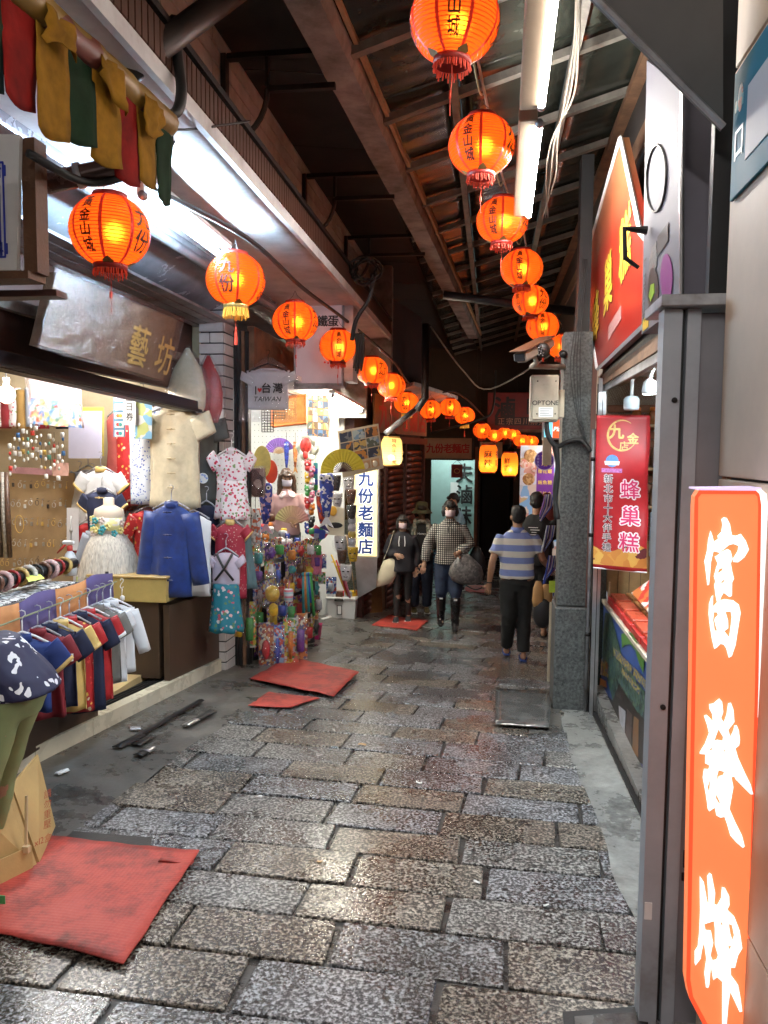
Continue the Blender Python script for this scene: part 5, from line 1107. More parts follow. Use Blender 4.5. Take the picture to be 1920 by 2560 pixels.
def card(name, label, cat, pts, m, th=.004, group=None):
    mb = MB(); mb.hexa([V(p)+V((0, th, 0)) for p in pts], [V(p) for p in pts]); return tag(mb.build(name, m), label, cat, group)
def pq(x0, y0, x1, y1, Y, sk=0): return [yp(x0, y1, Y), yp(x1, y1+sk, Y), yp(x1, y0+sk, Y), yp(x0, y0, Y)]
t = thing('payment_poster', 'white payment notice on yellow backing beside the hanging T-shirt', 'poster', yp(195, 985, 6.6)); mb = MB(); mb.hexa([p+V((0, .004, 0)) for p in pq(150, 880, 224, 985, 6.6)], pq(150, 880, 224, 985, 6.6)); mb.build('backing', mat('poster_yellow', (.70, .55, .08), .5), t); mb = MB(); mb.hexa([p+V((0, .003, 0)) for p in pq(148, 888, 220, 990, 6.58)], pq(148, 888, 220, 990, 6.58)); mb.build('sheet', mat('poster_lilac', (.56, .54, .68), .4, var=.06), t)
t = thing('card_logo_sheet', 'blue strip of payment card logos hanging above the dresses', 'poster', yp(258, 940, 6.25)); q = pq(245, 836, 270, 944, 6.25); mb = MB(); mb.hexa([p+V((0, .004, 0)) for p in q], q); mb.build('strip', mat('strip_blue', (.10, .24, .38), .4), t)
for k, (tx, c) in enumerate((('VISA', (.03, .06, .3)), ('VISA', (.03, .06, .3)), ('MC', (.6, .15, .03)), ('JCB', (.5, .05, .05)), ('UP', (.4, .03, .1)))):
    zc = 852+19*k+8; q = pq(248, zc-7, 267, zc+7, 6.245); mb = MB(); mb.hexa([p+V((0, .003, 0)) for p in q], q); lo = mb.build('logo_card', M_white, t); c_ = sum(q, V((0, 0, 0)))/4
    if k in (0, 1): sign_text(tx, c_+V((0, -.001, 0)), (1, 0, 0), (0, 0, 1), .024, mat('visa_blue', c, .5), t, .01, slant=.2)
    else: mb = MB(); mb.tube([c_+V((-.012, -.001, 0)), c_+V((-.012, -.003, 0))], .016, 12); mb.build('logo_disc', mat('logo_%d' % k, c, .5), lo); mb = MB(); mb.tube([c_+V((.012, -.002, 0)), c_+V((.012, -.004, 0))], .016, 12); mb.build('logo_disc', mat('logo_y%d' % k, (.65, .35, .03) if k == 2 else (.05, .3, .3), .5), lo)
t = thing('price_placard', 'white handwritten placard with a landscape picture above the dresses', 'placard', yp(298, 945, 6.2)); q = pq(292, 842, 328, 948, 6.21); mb = MB(); mb.hexa([p+V((0, .003, 0)) for p in q], q); mb.build('picture_board', print_mat('landscape', [(.2, .42, .62), (.5, .55, .2), (.6, .6, .6), (.3, .45, .2), (.62, .62, .6)], 12), t)
q = pq(266, 840, 293, 918, 6.19); mb = MB(); mb.hexa([p+V((0, .003, 0)) for p in q], q); mb.build('handwritten_card', M_white, t); c_ = sum(q, V((0, 0, 0)))/4; sign_text('台日券', c_, (1, 0, 0), (0, 0, 1), .075, M_ink, t, -.005, True)
card('pink_note', 'small pink price note clipped above the jewellery board', 'note', pq(114, 1000, 148, 1028, 6.5), mat('note_pink', (.62, .36, .30), .6)); card('pink_ribbon', 'pink ribbon strip along the top of the jewellery board', 'ribbon', pq(20, 1008, 112, 1022, 6.72, 5), mat('ribbon_pink', (.62, .32, .36), .6))

# jewellery pegboard with cards
pb = thing('jewellery_board', 'tan pegboard covered with small jewellery at the left edge', 'display board', yp(75, 1260, 6.8)); q = pq(-60, 1022, 160, 1262, 6.8)
mb = MB(); mb.hexa([p+V((0, .02, 0)) for p in q], q); mb.build('board', mat('tan_board', (.42, .29, .16), .7, var=.12), pb)
random.seed(3)
for r in range(5):
    for c in range(14):
        x = -20+c*12.5+random.uniform(-2, 2); y = 1040+r*42+random.uniform(-3, 3)
        if x > 150: continue
        p = yp(x, y, 6.77); mb = MB(); k = random.random()
        mb.tube([p+V((0, .02, .01)), p+V((0, -.01, .008))], .003, 4)
        if k < .45: mb.tube([p+V((.018*cos(a), -.006, -.03+.024*sin(a))) for a in [2*pi*j/10 for j in range(10)]], .003, 4, closed=True)
        elif k < .75: mb.tube([p, p+V((0, -.004, -.03))], .002, 4); mb.ball(p+V((0, -.006, -.045)), (.010, .006, .016), 6, 4)
        else: mb.box(p+V((0, -.006, -.04)), (.022, .008, .04), bev=.003)
        mb.build('trinket', (M_steel, M_gold, M_steel, mat('dark_bead', (.04, .03, .03), .3), mat('white_bead', (.7, .68, .66), .3))[random.randrange(5)], pb)
mb = MB(); p = yp(42, 1132, 6.74); mb.tube([p+V((.045*cos(a), 0, .085*sin(a))) for a in [2*pi*j/24 for j in range(24)]], .004, 5, closed=True); tag(mb.build('bangle_hoop', M_gold, None, True), 'large thin gold hoop hanging on the jewellery board', 'bangle')
cl = [(42, 1328, 34, 96), (68, 1318, 10, 88), (96, 1318, 30, 86), (170, 1325, 24, 92), (157, 1195, 26, 92)]
for i, (x, y, w, h) in enumerate(cl):
    t = thing('jewellery_card', ['white card with a purple charm below the pegboard', 'narrow white card with a dark cord', 'wide white card with bead string below the pegboard', 'white card with a green tassel beside the spray bottle', 'white bagged card at the right edge of the pegboard'][i], 'jewellery card', yp(x, y, 6.55), 'jewellery cards'); q = pq(x-w/2, y-h/2-52, x+w/2, y+h/2-52, 6.55)
    mb = MB(); mb.hexa([p+V((0, .003, 0)) for p in q], q); mb.build('card', mat('card_white', (.66, .64, .66), .4, var=.06), t)
    c_ = sum(q, V((0, 0, 0)))/4; mb = MB(); mb.tube([c_+V((-.012, -.004, .12)), c_+V((-.016, -.004, -.02)), c_+V((-.014, -.004, -.15))], .006, 5); mb.ball(c_+V((-.014, -.006, -.01)), .016, 8, 5); mb.build('charm', mat('charm_%d' % i, [(.12, .05, .3), (.05, .04, .05), (.5, .48, .45), (.35, .42, .08), (.5, .5, .5)][i], .4), t, True)
for i in range(9):
    x = 118+i*5.2; y0 = 1258; p = yp(x, y0, 6.5); L = random.uniform(.30, .52); mb = MB(); mb.tube([p, p+V((.006*sin(i), -.01, -L*.5)), p+V((.01*sin(i*2), 0, -L))], .009, 5); mb.ball(p+V((0, -.01, -.05)), .02, 6, 5)
    tag(mb.build('bead_necklace', mat('neck_%d' % (i % 4), [(.25, .02, .02), (.05, .035, .03), (.02, .04, .14), (.12, .07, .05)][i % 4], .4, var=.5, vs=60), None, True), ['red cord necklace hanging at the left of the necklace bunch', 'dark brown bead necklace second in the bunch', 'blue bead necklace in the bunch', 'brown stone necklace in the bunch', 'red bead necklace in the middle of the bunch', 'black bead necklace in the bunch', 'navy bead necklace near the spray bottle', 'tan bead necklace above the spray bottle', 'rightmost red necklace of the bunch'][i], 'necklace', 'hanging necklaces')
# shell garland and dark bits on the extreme left
mb = MB(); 
for k in range(26): p = yp(22+4*sin(k*1.7), 1262+k*5.4, 6.3); mb.ball(p, (.026, .014, .016), 6, 4)
o = mb.build('shell_garland', mat('shell', (.50, .48, .46), .3, var=.4, vs=40), None, True); tag(o, 'grey shell garland hanging at the left edge', 'garland', kind='stuff')
for i, x in enumerate((-6, 6, 14)):
    mb = MB(); p = yp(x, 1020, 6.2); mb.tube([p, p+V((0, 0, -.4)), p+V((.01, 0, -.75))], [.018, .026, .02], 6); tag(mb.build('bead_strand', mat('strand_%d' % i, [(.05, .03, .02), (.4, .38, .35), (.07, .035, .02)][i], .4, var=.6, vs=50), None, True), ['dark wooden bead strand at the very left edge', 'pale bead strand second from the left edge', 'brown leather strand beside the tan pegboard'][i], 'bead strand', 'bead strands at the left edge')
for i in range(2):
    gar('khaki_trousers', ['khaki trousers hanging below the jewellery cards, left pair', 'khaki trousers hanging below the jewellery cards, right pair'][i], 'trousers', hangM(yp(45+70*i, 1170, 6.9)), .42, 1.0, mat('khaki_cotton', (.09, .07, .035), .85, var=.2), None, dep=.05, seed=20+i)
# bulb
t = thing('light_bulb', 'bare glowing bulb at the left edge of the clothes shop', 'lamp', yp(12, 850, 5.6)); p = yp(14, 852, 5.6)
mb = MB(); mb.ball(p, (.062, .062, .068), 16, 12); mb.build('globe', emat('bulb_glass', (1, .83, .55), 45), t, True); mb = MB(); mb.tube([p+V((0, 0, .06)), p+V((0, 0, .13))], .025, 10); mb.build('socket', M_white, t, True); mb = MB(); mb.tube([p+V((0, 0, .13)), p+V((0, 0, .55))], .005, 5); mb.build('cord', M_cable, t)
tube_lamp('shop_tube', 'tube lamp inside the clothes shop above the dresses', (-3.7, 5.2, 2.50), (-3.3, 6.5, 2.50), (1, .98, .94), 330, M_white, .015, (0, 0, .035), .07, .03)

# more stock crowding the back of the shop
random.seed(77)
for k in range(13):
    x = 22+k*9.5; p = yp(x, 930+random.uniform(-22, 30), 6.45+.02*(k % 4)); t = thing('charm_string', 'string of small charms, %s from the left above the jewellery board' % ORD[k], 'charms', p, 'charm strings'); mb = MB(); mb.tube([p, p+V((0, 0, -.34))], .002, 4); mb.build('cord', M_cable, t); cm = mat('charm_c%d' % (k % 5), [(.5, .04, .03), (.62, .6, .58), (.04, .12, .3), (.5, .33, .08), (.10, .28, .22)][k % 5], .35, var=.4, vs=60)
    for j in range(5): mb = MB(); c = p+V((.006*sin(j*3+k), -.01, -.05-.065*j+random.uniform(-.018, .018))); (mb.ball(c, (.013, .010, .018), 7, 5) if (j+k) % 3 else mb.box(c, (.035, .008, .045), bev=.004)); mb.build('charm', cm if j % 2 else M_white, t, True)
for k in range(7):
    cn, m = (('white', F_white), ('grey', F_slate), ('coral', F_coral), ('navy', F_navy), ('blue sprigged', P_blueflor), ('yellow', F_yel), ('red', F_red))[k]; gar('child_shirt', '%s child garment, %s from the left at the back of the clothes shop' % (cn, ORD[k]), 'garment', hangM(yp((172, 188, 243, 290, 312, 330, 268)[k], (1005, 1040, 1045, 1075, 1068, 1082, 1075)[k], 6.9), R(random.uniform(-30, 30))), .28, .42, m, (.12, 60, .12), dep=.03, seed=80+k, group='garments at the back of the clothes shop')
for k in range(8):
    x = -14+k*21; p = yp(x, 838+4*(k % 2), 6.7); mb = MB(); w_ = .07; mb.sheet(lambda u, v: p+V(((u-.5)*w_*2, .012*sin(u*6+k)+.01*mnoise.noise(V((u*4, v*4, k))), -.36*v)), 6, 8, .004); tag(mb.build('folded_scarf', [P_leaf, F_wine, P_pinkflor, mat('ochre_cloth', (.34, .2, .06), .8, var=.2), F_slate, P_maroon, F_beige, F_navy][k], None, True), '%s folded scarf, %s along the top of the back wall' % (('leaf print', 'wine', 'pink flowered', 'ochre', 'grey', 'maroon', 'beige', 'navy')[k], ORD[k]), 'scarf', 'scarves at the back of the clothes shop')
# mannequin with tulle dress
mn = thing('mannequin', 'child mannequin bust in a white tulle dress with flower bodice', 'mannequin', yp(238, 1240, 6.15)); c = yp(238, 1243, 6.15)
def ringe(z, rx, ry, n=28, ph=0, am=0.0): return [c+V((rx*cos(2*pi*j/n)*(1+am*sin(j*2.6+ph)), ry*sin(2*pi*j/n)*(1+am*sin(j*2.6+ph)), z)) for j in range(n)]
mb = MB(); mb.loft([ringe(.36, .10, .075), ringe(.44, .115, .08), ringe(.52, .135, .085), ringe(.57, .125, .07), ringe(.595, .07, .05), ringe(.61, .045, .042), ringe(.665, .045, .042), ringe(.67, .03, .03)]); mb.build('bust', mat('mannequin_skin', (.56, .46, .36), .5, var=.05), mn, True)
mb = MB(); mb.loft([ringe(.35, .112, .085), ringe(.42, .125, .092), ringe(.50, .14, .094)]); mb.build('bodice', print_mat('bodice_print', [(.66, .62, .52), (.66, .58, .25), (.6, .52, .48)], 30), mn, True)
m, nt, N, L, b = new_mat('tulle'); N.remove(b); co = coord(nt, 1, 'Object', (60, 60, 3)); nz = noise_n(nt, co, 1.5, 3); tr = N.new('ShaderNodeBsdfTransparent'); df = N.new('ShaderNodeBsdfDiffuse'); df.inputs[0].default_value = (.74, .68, .60, 1); mx = N.new('ShaderNodeMixShader'); rr = ramp_n(nt, nz.outputs[0], [(.3, (.35,)*3), (.7, (.85,)*3)]); L.new(rr.outputs[0], mx.inputs[0]); L.new(tr.outputs[0], mx.inputs[1]); L.new(df.outputs[0], mx.inputs[2]); L.new(mx.outputs[0], N['Material Output'].inputs[0]); M_tulle = m
for k in range(3):
    s = 1-.10*k; mb = MB(); mb.loft([ringe(z, rx*s, ry*s, 60, k*2+z*3, am) for z, rx, ry, am in ((.37, .11, .085, 0), (.33, .15, .12, .03), (.26, .19, .15, .05), (.15, .23, .18, .06), (.05, .255, .2, .07), (.0+.02*k, .265, .21, .08))], cap=False); mb.build('tulle_layer', M_tulle, mn, True)
for k in range(14):
    a = random.uniform(-2.9, -.25); z = random.uniform(.36, .5); p = c+V((.135*cos(a), .10*sin(a), z)); mb = MB()
    for j in range(5): q = 2*pi*j/5; mb.ball(p+V((.018*cos(q), -.01, .018*sin(q))), (.014, .006, .014), 6, 4)
    mb.build('cloth_flower', mat('flower_%d' % (k % 3), [(.66, .56, .22), (.05, .30, .33), (.62, .5, .46)][k % 3], .7), mn, True)
# spray bottle
sb = thing('spray_bottle', 'white spray bottle with red trigger on the black tray', 'bottle', yp(150, 1240, 5.3)); p = yp(152, 1243, 5.3)
mb = MB(); mb.lathe([(.038, 0), (.046, .008), (.046, .13), (.03, .165), (.018, .18), (.018, .19)], 20, p); mb.build('bottle', mat('milky_plastic', (.66, .66, .66), .35, var=.05), sb, True); mb = MB(); mb.lathe([(.02, .185), (.021, .19), (.021, .22), (.015, .225)], 12, p); mb.build('collar', mat('red_plastic', (.55, .05, .04), .35), sb, True)
mb = MB(); mb.box(p+V((-.01, 0, .245)), (.085, .028, .032), bev=.008); mb.build('head', M_white, sb); mb = MB(); mb.tube([p+V((-.03, 0, .235)), p+V((-.065, 0, .20)), p+V((-.10, 0, .165))], [.010, .009, .007], 6); mb.build('trigger', MATS['red_plastic'], sb, True)
# black trays with patterned cloth, bracelets
for i, (x0, x1, yc) in enumerate(((-30, 92, 1270), (78, 175, 1258))):
    a, b = xp(x0, yc+8, -2.80), xp(x1, yc-12, -2.80); t = thing('display_tray', ['black tray lined with patterned cloth, nearer the left edge', 'black tray lined with patterned cloth under the spray bottle'][i], 'tray', (a+b)/2, 'black jewellery trays'); z = .80+.0*i
    mb = MB(); mb.bx(-3.35, -2.78, a.y, b.y, .775, .84, .004); mb.build('case', M_blk, t); mb = MB(); mb.bx(-3.32, -2.81, a.y+.03, b.y-.03, .841, .846); mb.build('lining', print_mat('zebra_cloth', [(.75, .75, .75), (.01, .01, .01), (.01, .01, .01), (.7, .7, .7)], 36, .6, (1, 3, 1)), t)
    mb = MB(); mb.box((-2.776, (a.y+b.y)/2, .81), (.008, .03, .03), bev=.002); mb.build('latch', M_steel, t)
random.seed(5)
for i in range(14):
    y = 3.95+i*.086; p = V((-3.0, y, .93)); mb = MB(); r = .052; mb.tube([p+V((r*cos(a), .004*sin(3*a), r*sin(a))) for a in [2*pi*j/14 for j in range(14)]], .010+.004*(i % 3), 6, closed=True)
    tag(mb.build('bracelet', mat('bracelet_%d' % (i % 6), [(.30, .02, .02), (.5, .33, .1), (.5, .46, .42), (.012, .012, .014), (.14, .06, .035), (.55, .35, .33)][i % 6], .3, var=.5, vs=50), None, True), '%s bracelet, %s from the left on the black roll' % (('red bead', 'gold', 'pearl', 'black', 'brown', 'pink')[i % 6], ORD[i]), 'bracelet', 'bracelets on the roll')
mb = MB(); mb.tube([(-3.0, 3.85, .93), (-3.0, 5.2, .93)], .038, 10); o = mb.build('bracelet_roll', M_blk, None, True); tag(o, 'black velvet roll holding the bracelets', 'display roll')
card('price_slip', 'yellow green price slip on the black tray', 'note', [xp(62, 1257, -2.86), xp(96, 1250, -2.86), xp(84, 1238, -2.98), xp(54, 1243, -2.98)], mat('lime_paper', (.55, .65, .08), .6))

# rack with children's clothes
rk = thing('clothes_rack', 'orange and purple cloth rail hung with children clothes at the near left', 'clothes rack', (-2.66, 4.2, gz(4.2)))
p0, p1 = V((-2.66, 2.9, .80)), xp(240, 1262, -2.66)
mb = MB(); mb.tube([p0+V((.04, 0, -.02)), p1+V((.04, 0, .02))], .005, 6); mb.build('rail_cord', mat('green_cord', (.25, .28, .16), .6), rk)
def vfn(u, v): p = p0*(1-u)+p1*u; return p+V((.012*sin(u*40)+.01*v, 0, .09-.27*v+.012*sin(u*23)))
for i in range(6):
    mb = MB(); mb.sheet(lambda u, v: vfn((i+u)/6, v), 8, 4, .004); mb.build('valance_panel', mat(('orange_cloth', 'purple_cloth')[i % 2], [(.56, .24, .09), (.10, .075, .19)][i % 2], .8, var=.2, vs=5), rk, True)
mb = MB(); mb.tube([(-2.70, 2.9, .0), (-2.70, 2.9, .9)], .012, 6); mb.tube([p1+V((-.03, 0, .09)), p1+V((-.03, 0, -.75))], .012, 6); mb.build('upright', M_iron, rk)
RK = [(4.97, F_white, F_white, .34, .52, (.30, 72, .10), 'white long sleeved child blouse at the right end of the rack', 'blouse', None), (4.86, F_white, F_white, .32, .56, (.10, 62, .12), 'white smock second from the right on the rack', 'blouse', None), (4.78, F_gr2, F_gr2, .32, .54, (.13, 60, .12), 'grey child shirt between white and red on the rack', 'shirt', None), (4.66, F_red, F_red, .32, .62, (.13, 60, .13), 'red child tunic with white piping on the rack', 'tunic', M_white), (4.56, F_navy, F_navy, .32, .66, (.16, 62, .13), 'navy fringed child tunic hanging lowest on the rack', 'tunic', None), (4.44, P_redflor, F_red, .30, .62, (.12, 58, .13), 'red child tunic with round flowered apron front', 'tunic', None), (4.34, F_yel, F_yel, .30, .58, (.13, 58, .13), 'yellow satin child jacket on the rack', 'jacket', F_gold), (4.22, F_navy, F_navy, .32, .52, (.14, 55, .14), 'navy child shirt left of the yellow jacket', 'shirt', None), (4.10, F_wine, F_wine, .30, .54, (.14, 58, .13), 'wine red child shirt on the rack', 'shirt', None), (3.95, F_royal, F_royal, .32, .46, (.14, 48, .15), 'blue child shirt with gold cuffs at the left of the rack', 'shirt', F_gold)]
for i, (y, m, sm, w, h, sl, lab, cat, tr) in enumerate(RK):
    z = .80+(p1.z-.80)*(y-2.9)/(p1.y-2.9); gar('child_'+cat.replace(' ', '_'), lab, cat, hangM((-2.60, y, z+.01), R(32), .98), w, h, m, sl, sm, sm, tr, 1.08, dep=.035, seed=30+i, hanger=M_hang if i % 3 else M_hangw, group='children clothes on the rack')
# price tag on rack
card('price_tag', 'white price tag clipped to the red flowered tunic', 'price tag', [xp(135, 1432, -2.42), xp(158, 1428, -2.42), xp(158, 1412, -2.42), xp(135, 1415, -2.42)], M_white)

# cardboard boxes at the near left
M_card = mat('cardboard', (.50, .33, .13), .75, var=.14, vs=4, bump=.1)
bxq = thing('cardboard_box', 'flattened tan cardboard box leaning at the near left edge', 'cardboard box', gp(45, 1870)); a, b, c, d = gp(-60, 1935, .04), gp(80, 1868, .04), gp(70, 1835), gp(-60, 1900)
bk_ = V((-.05, .10, 0)); tl_, tr_ = a+V((-.02, .06, .36)), b+V((-.16, .06, .33))
mb = MB(); mb.slab([a, b, tr_, tl_], .012); fp = mb.build('front_panel', M_card, bxq)
mb = MB(); mb.slab([a+V((0, -.03, 0)), b+V((.0, -.03, 0)), b+V((-.01, -.02, .10)), a+V((-.01, -.02, .10))], .008); mb.build('bottom_flap', M_card, bxq)
mb = MB(); mb.slab([b+V((0, .02, 0)), b+V((-.12, .35, 0)), tr_+V((-.05, .30, .03)), tr_+V((0, .01, 0))], .012); mb.build('side_panel', M_card, bxq)
ex = (b-a).normalized(); ey = (tl_-a).normalized(); mi = mat('red_carton_print', (.42, .09, .04), .7)
sign_text('請勿重壓', a+ex*.36+ey*.23, ex, ey, .042, mi, bxq, .0, True, lift=.002); sign_text('x12盒', a+ex*.34+ey*.10, ex, ey, .04, mi, bxq, lift=.002)
mb = MB(); mb.slab([a+V((.02, -.05, .0)), a+V((.15, -.055, .005)), a+V((.15, -.045, .09)), a+V((.02, -.04, .085))], .003); mb.build('label', M_white, bxq)
mb = MB(); mb.box(a+V((.17, -.052, .03)), (.03, .004, .035)); mb.build('green_mark', mat('green_mark', (.05, .28, .09), .5), bxq)
mb = MB(); mb.tube([a+ex*.27+ey*.33+V((0, -.03, 0)), a+ex*.28+ey*.12+V((0, -.04, 0))], .007, 6); mb.box(a+ex*.28+ey*.10+V((0, -.04, 0)), (.03, .02, .03)); tag(mb.build('umbrella_stick', mat('cane_stick', (.55, .42, .24), .5), None), 'thin pale stick leaning on the cardboard box', 'stick')

# ------------------------------------------------------------------ hanging sign with fret border, cloth valance, pipes at the upper left
fs = thing('fret_sign', 'white sign board with blue fret border at the left edge', 'sign', yp(20, 600, 2.75)); q = [yp(-150, 585, 2.75), yp(36, 584, 2.75), yp(42, 290, 2.75), yp(-150, 290, 2.75)]
mb = MB(); mb.hexa([p+V((0, .02, 0)) for p in q], q); mb.build('panel', M_white, fs); 
mb = MB(); c0 = q[1]+V((.0, 0, -.06)); mb.bx(q[0].x, q[1].x+.05, 2.745, 2.86, q[1].z-.03, q[1].z-.002); mb.bx(q[1].x+.012, q[2].x+.04, 2.78, 2.86, q[1].z-.001, q[2].z); mb.build('timber_frame', mat('frame_timber', (.13, .06, .03), .6, var=.35, vs=6, bump=.3), fs)
fb = MB(); fx, fz0, fz1 = q[1].x-.045, q[1].z+.05, q[2].z-.10
def bar(x0, x1, z0, z1): fb.bx(x0, x1, 2.744, 2.7475, z0, z1)
bar(fx, fx+.006, fz0, fz1); bar(fx-.018, fx-.012, fz0, fz1)
for zc, s in ((fz0, 1), (fz1, -1)):
    for (dx, dz, w, h) in ((-.03, 0, .07, .007), (-.03, .022*s, .05, .007), (-.045, .011*s, .007, .03), (-.012, .03*s, .007, .05), (.01, .03*s, .007, .04), (-.03, .045*s, .04, .007)): bar(fx+dx-w/2, fx+dx+w/2, zc+dz-h/2, zc+dz+h/2)
fb.build('fret_border', mat('cobalt_print', (.03, .05, .42), .5), fs)
lpost = thing('timber_post', 'dark red brown timber panel below the fret sign', 'panel', (-2.0, 2.9, 1.5)); mb = MB(); mb.bx(-2.35, q[1].x+.07, 2.90, 2.98, 2.36, q[1].z-.04); mb.build('panel', mat('dark_red_wood', (.055, .018, .012), .55, var=.25), lpost)
vl = thing('cloth_valance', 'ragged valance of yellow, green and red cloth strips at the upper left', 'valance', (-1.25, 2.2, 2.9)); random.seed(9)
va, vb_ = V((-1.25, 1.55, 2.90)), V((-1.25, 2.88, 2.97)); cols = [(.24, .12, .014), (.012, .028, .014), (.24, .12, .012), (.20, .012, .010)]; nS = 9
mb = MB(); mb.tube([va, vb_], .014, 8); mb.build('rod', M_iron, vl)
seq = [0, 1, 3, 0, 1, 2, 3, 0, 1]
for i in range(nS):
    Ls = random.uniform(.27, .31); mb = MB(); i0 = i
    mb.sheet(lambda u, v: va.lerp(vb_, (i0+u*1.1)/nS)+V((.02+.004*(i0 % 2)+.008*mnoise.noise(V((u*2+i0*3, v*3, 1)))+.012*v*sin(u*3+i0), 0, -Ls*v-.012*v*sin(u*4))), 6, 12, .003); mb.build('cloth_strip', mat('valance_%d' % seq[i], cols[seq[i]], .9, var=.35, vs=9, spec=.1), vl, True)
    if seq[i] in (0, 2):
        mb = MB(); mb.sheet(lambda u, v: va.lerp(vb_, (i0+u)/nS)+V((.055+.03*mnoise.noise(V((u*3+i0*5, v*3, 6))), 0, .01-.10*v*(1+.3*sin(u*3+i0)))), 6, 5, .003); mb.build('ruffle', mat('valance_0', cols[0], .8), vl, True)
mb = MB(); mb.sheet(lambda u, v: va.lerp(vb_, u)+V((.0+.05*sin(v*3.0), 0, .015+.05*cos(v*3.0)))+V((.01*mnoise.noise(V((u*20, v, 0))), 0, 0)), 40, 6, .003); mb.build('heading', print_mat('heading_print', [(.2, .11, .02), (.018, .03, .018), (.22, .13, .022), (.12, .025, .015)], 5), vl, True)
pi_ = thing('roof_pipe', 'thick dark pipe slanting across the upper left', 'pipe', (-1.2, 2.8, 3.2)); mb = MB(); mb.tube([yp(250, 175, 2.9), yp(300, 135, 2.95), yp(560, -60, 3.2)], .052, 12); mb.build('pipe', mat('pipe_brown', (.035, .026, .023), .45, .3, var=.3), pi_, True); mb = MB(); mb.tube([yp(285, 270, 2.86), yp(335, 282, 2.9)], .045, 12); mb.build('pipe_end', M_woodl, pi_, True)
pj = thing('roof_pipe', 'shiny brown pipe below the ragged valance', 'pipe', (-1.7, 2.9, 2.7)); mb = MB(); mb.tube([yp(60, 405, 2.92), yp(170, 380, 2.98), yp(260, 360, 3.02), yp(300, 352, 3.04)], .042, 12); mb.build('pipe', mat('pipe_shiny', (.09, .05, .042), .25, .4, var=.3), pj, True); mb = MB(); mb.tube([yp(165, 381, 2.98), yp(178, 378, 2.985)], .05, 12); mb.build('joint_ring', M_galv, pj, True)
def fan(t, c, r0, r1, a0, a1, n, m, ribm, ex=V((1, 0, 0)), ez=V((0, 0, 1)), ny=V((0, -1, 0))):
    mb = MB(); pts = []
    for i in range(n*2+1):
        a = a0+(a1-a0)*i/(n*2); d = ex*cos(a)+ez*sin(a); k = ny*(.006 if i % 2 else 0); pts += [c+d*r0+k, c+d*r1+k]
    mb.add(pts, [(2*i, 2*i+2, 2*i+3, 2*i+1) for i in range(n*2)]); mb.build('leaf', m, t)
    for i in range(n+1):
        a = a0+(a1-a0)*i/n; d = ex*cos(a)+ez*sin(a); mb = MB(); mb.tube([c-ny*.003, c+d*(r0+.02)-ny*.003], [.003, .005], 4); mb.build('rib', ribm, t)
# ================================================================== toy shop
Z3 = lambda x, y: (432+x*.2604, 605+y*.2604)          # survey close-up of the upper toy shop
Z4 = lambda x, y: (432+x*.2604, 993.7+y*.2604)        # survey close-up of the lower toy shop
ty = thing('toy_shop', 'brightly lit toy shop with white pegboard walls on the left', 'building', (-3, 8.6, gz(8.6)))
def tp(name, m, *a, bev=0.0): mb = MB(); mb.bx(*a, bev); return mb.build(name, m, ty)
M_peg = mat('white_pegboard', (.72, .73, .72), .5, var=.05)
tp('rear_wall', M_peg, -4.0, -1.98, 10.3, 10.36, -.6, 2.45); tp('inner_wall', M_peg, -4.06, -4.0, 7.2, 10.3, -.6, 2.45); tp('ceiling', M_white, -4.0, -1.9, 7.3, 10.3, 2.45, 2.5); tp('raised_floor', M_conc, -4.0, -2.35, 7.3, 10.3, -.7, -.085)
mb = MB()
for i in range(26):
    for j in range(16): mb.box((-3.4+i*.055, 10.298, 1.0+j*.08), (.008, .004, .008))
o = mb.build('peg_holes', M_blk, ty); o['kind'] = 'stuff'
tp('shop_header', M_wood, -2.35, -2.28, 7.25, 10.2, 2.42, 2.95); tp('header_board', M_plasd, -2.28, -1.62, 9.9, 10.0, 2.2, 2.9)
tube_lamp('shop_tube', 'tube lamp on the toy shop ceiling', (-2.9, 7.8, 2.40), (-2.7, 9.6, 2.40), (.97, 1, .96), 115, M_white, .018, (0, 0, .035), .07, .03)
# iron egg light box (mascot left off)
eg = thing('egg_light_box', 'pale lilac light box sign lettered for iron eggs above the toy shop', 'sign', yp(700, 838, 7.6)); a, b = yp(*Z3(820, 175), 7.6), yp(*Z3(1190, 880), 7.6)
mb = MB(); mb.bx(a.x-.05, b.x, 7.6, 7.78, b.z, a.z, .006); mb.build('case', M_galv, eg); mb = MB(); mb.bx(a.x-.03, b.x-.02, 7.594, 7.599, b.z+.03, a.z-.02); mb.build('face', mat('lilac_face', (.56, .46, .50), .4, var=.06, emit=.10, ecol=(.9, .75, .8)), eg); mb = MB(); mb.bx(b.x+.002, b.x+.09, 7.62, 7.9, b.z+.05, a.z+.1); mb.build('side_post', M_plas, eg); mb = MB(); mb.bx(a.x-.05, b.x+.02, 7.585, 7.60, b.z-.03, b.z-.002); mb.build('lower_rail', M_galv, eg)
for ch, x in (('蛋', 1105), ('鐵', 1015)): sign_text(ch, yp(*Z3(x, 340), 7.592), (1, 0, 0), (0, 0, 1), .115, M_ink, eg, .02)
for k in range(3): c = yp(*Z3(1035+28*k, 682+6*k), 7.592); mb = MB(); mb.tube([c, c+V((0, .002, 0))], .010, 10); mb.build('red_dot', M_red, eg)
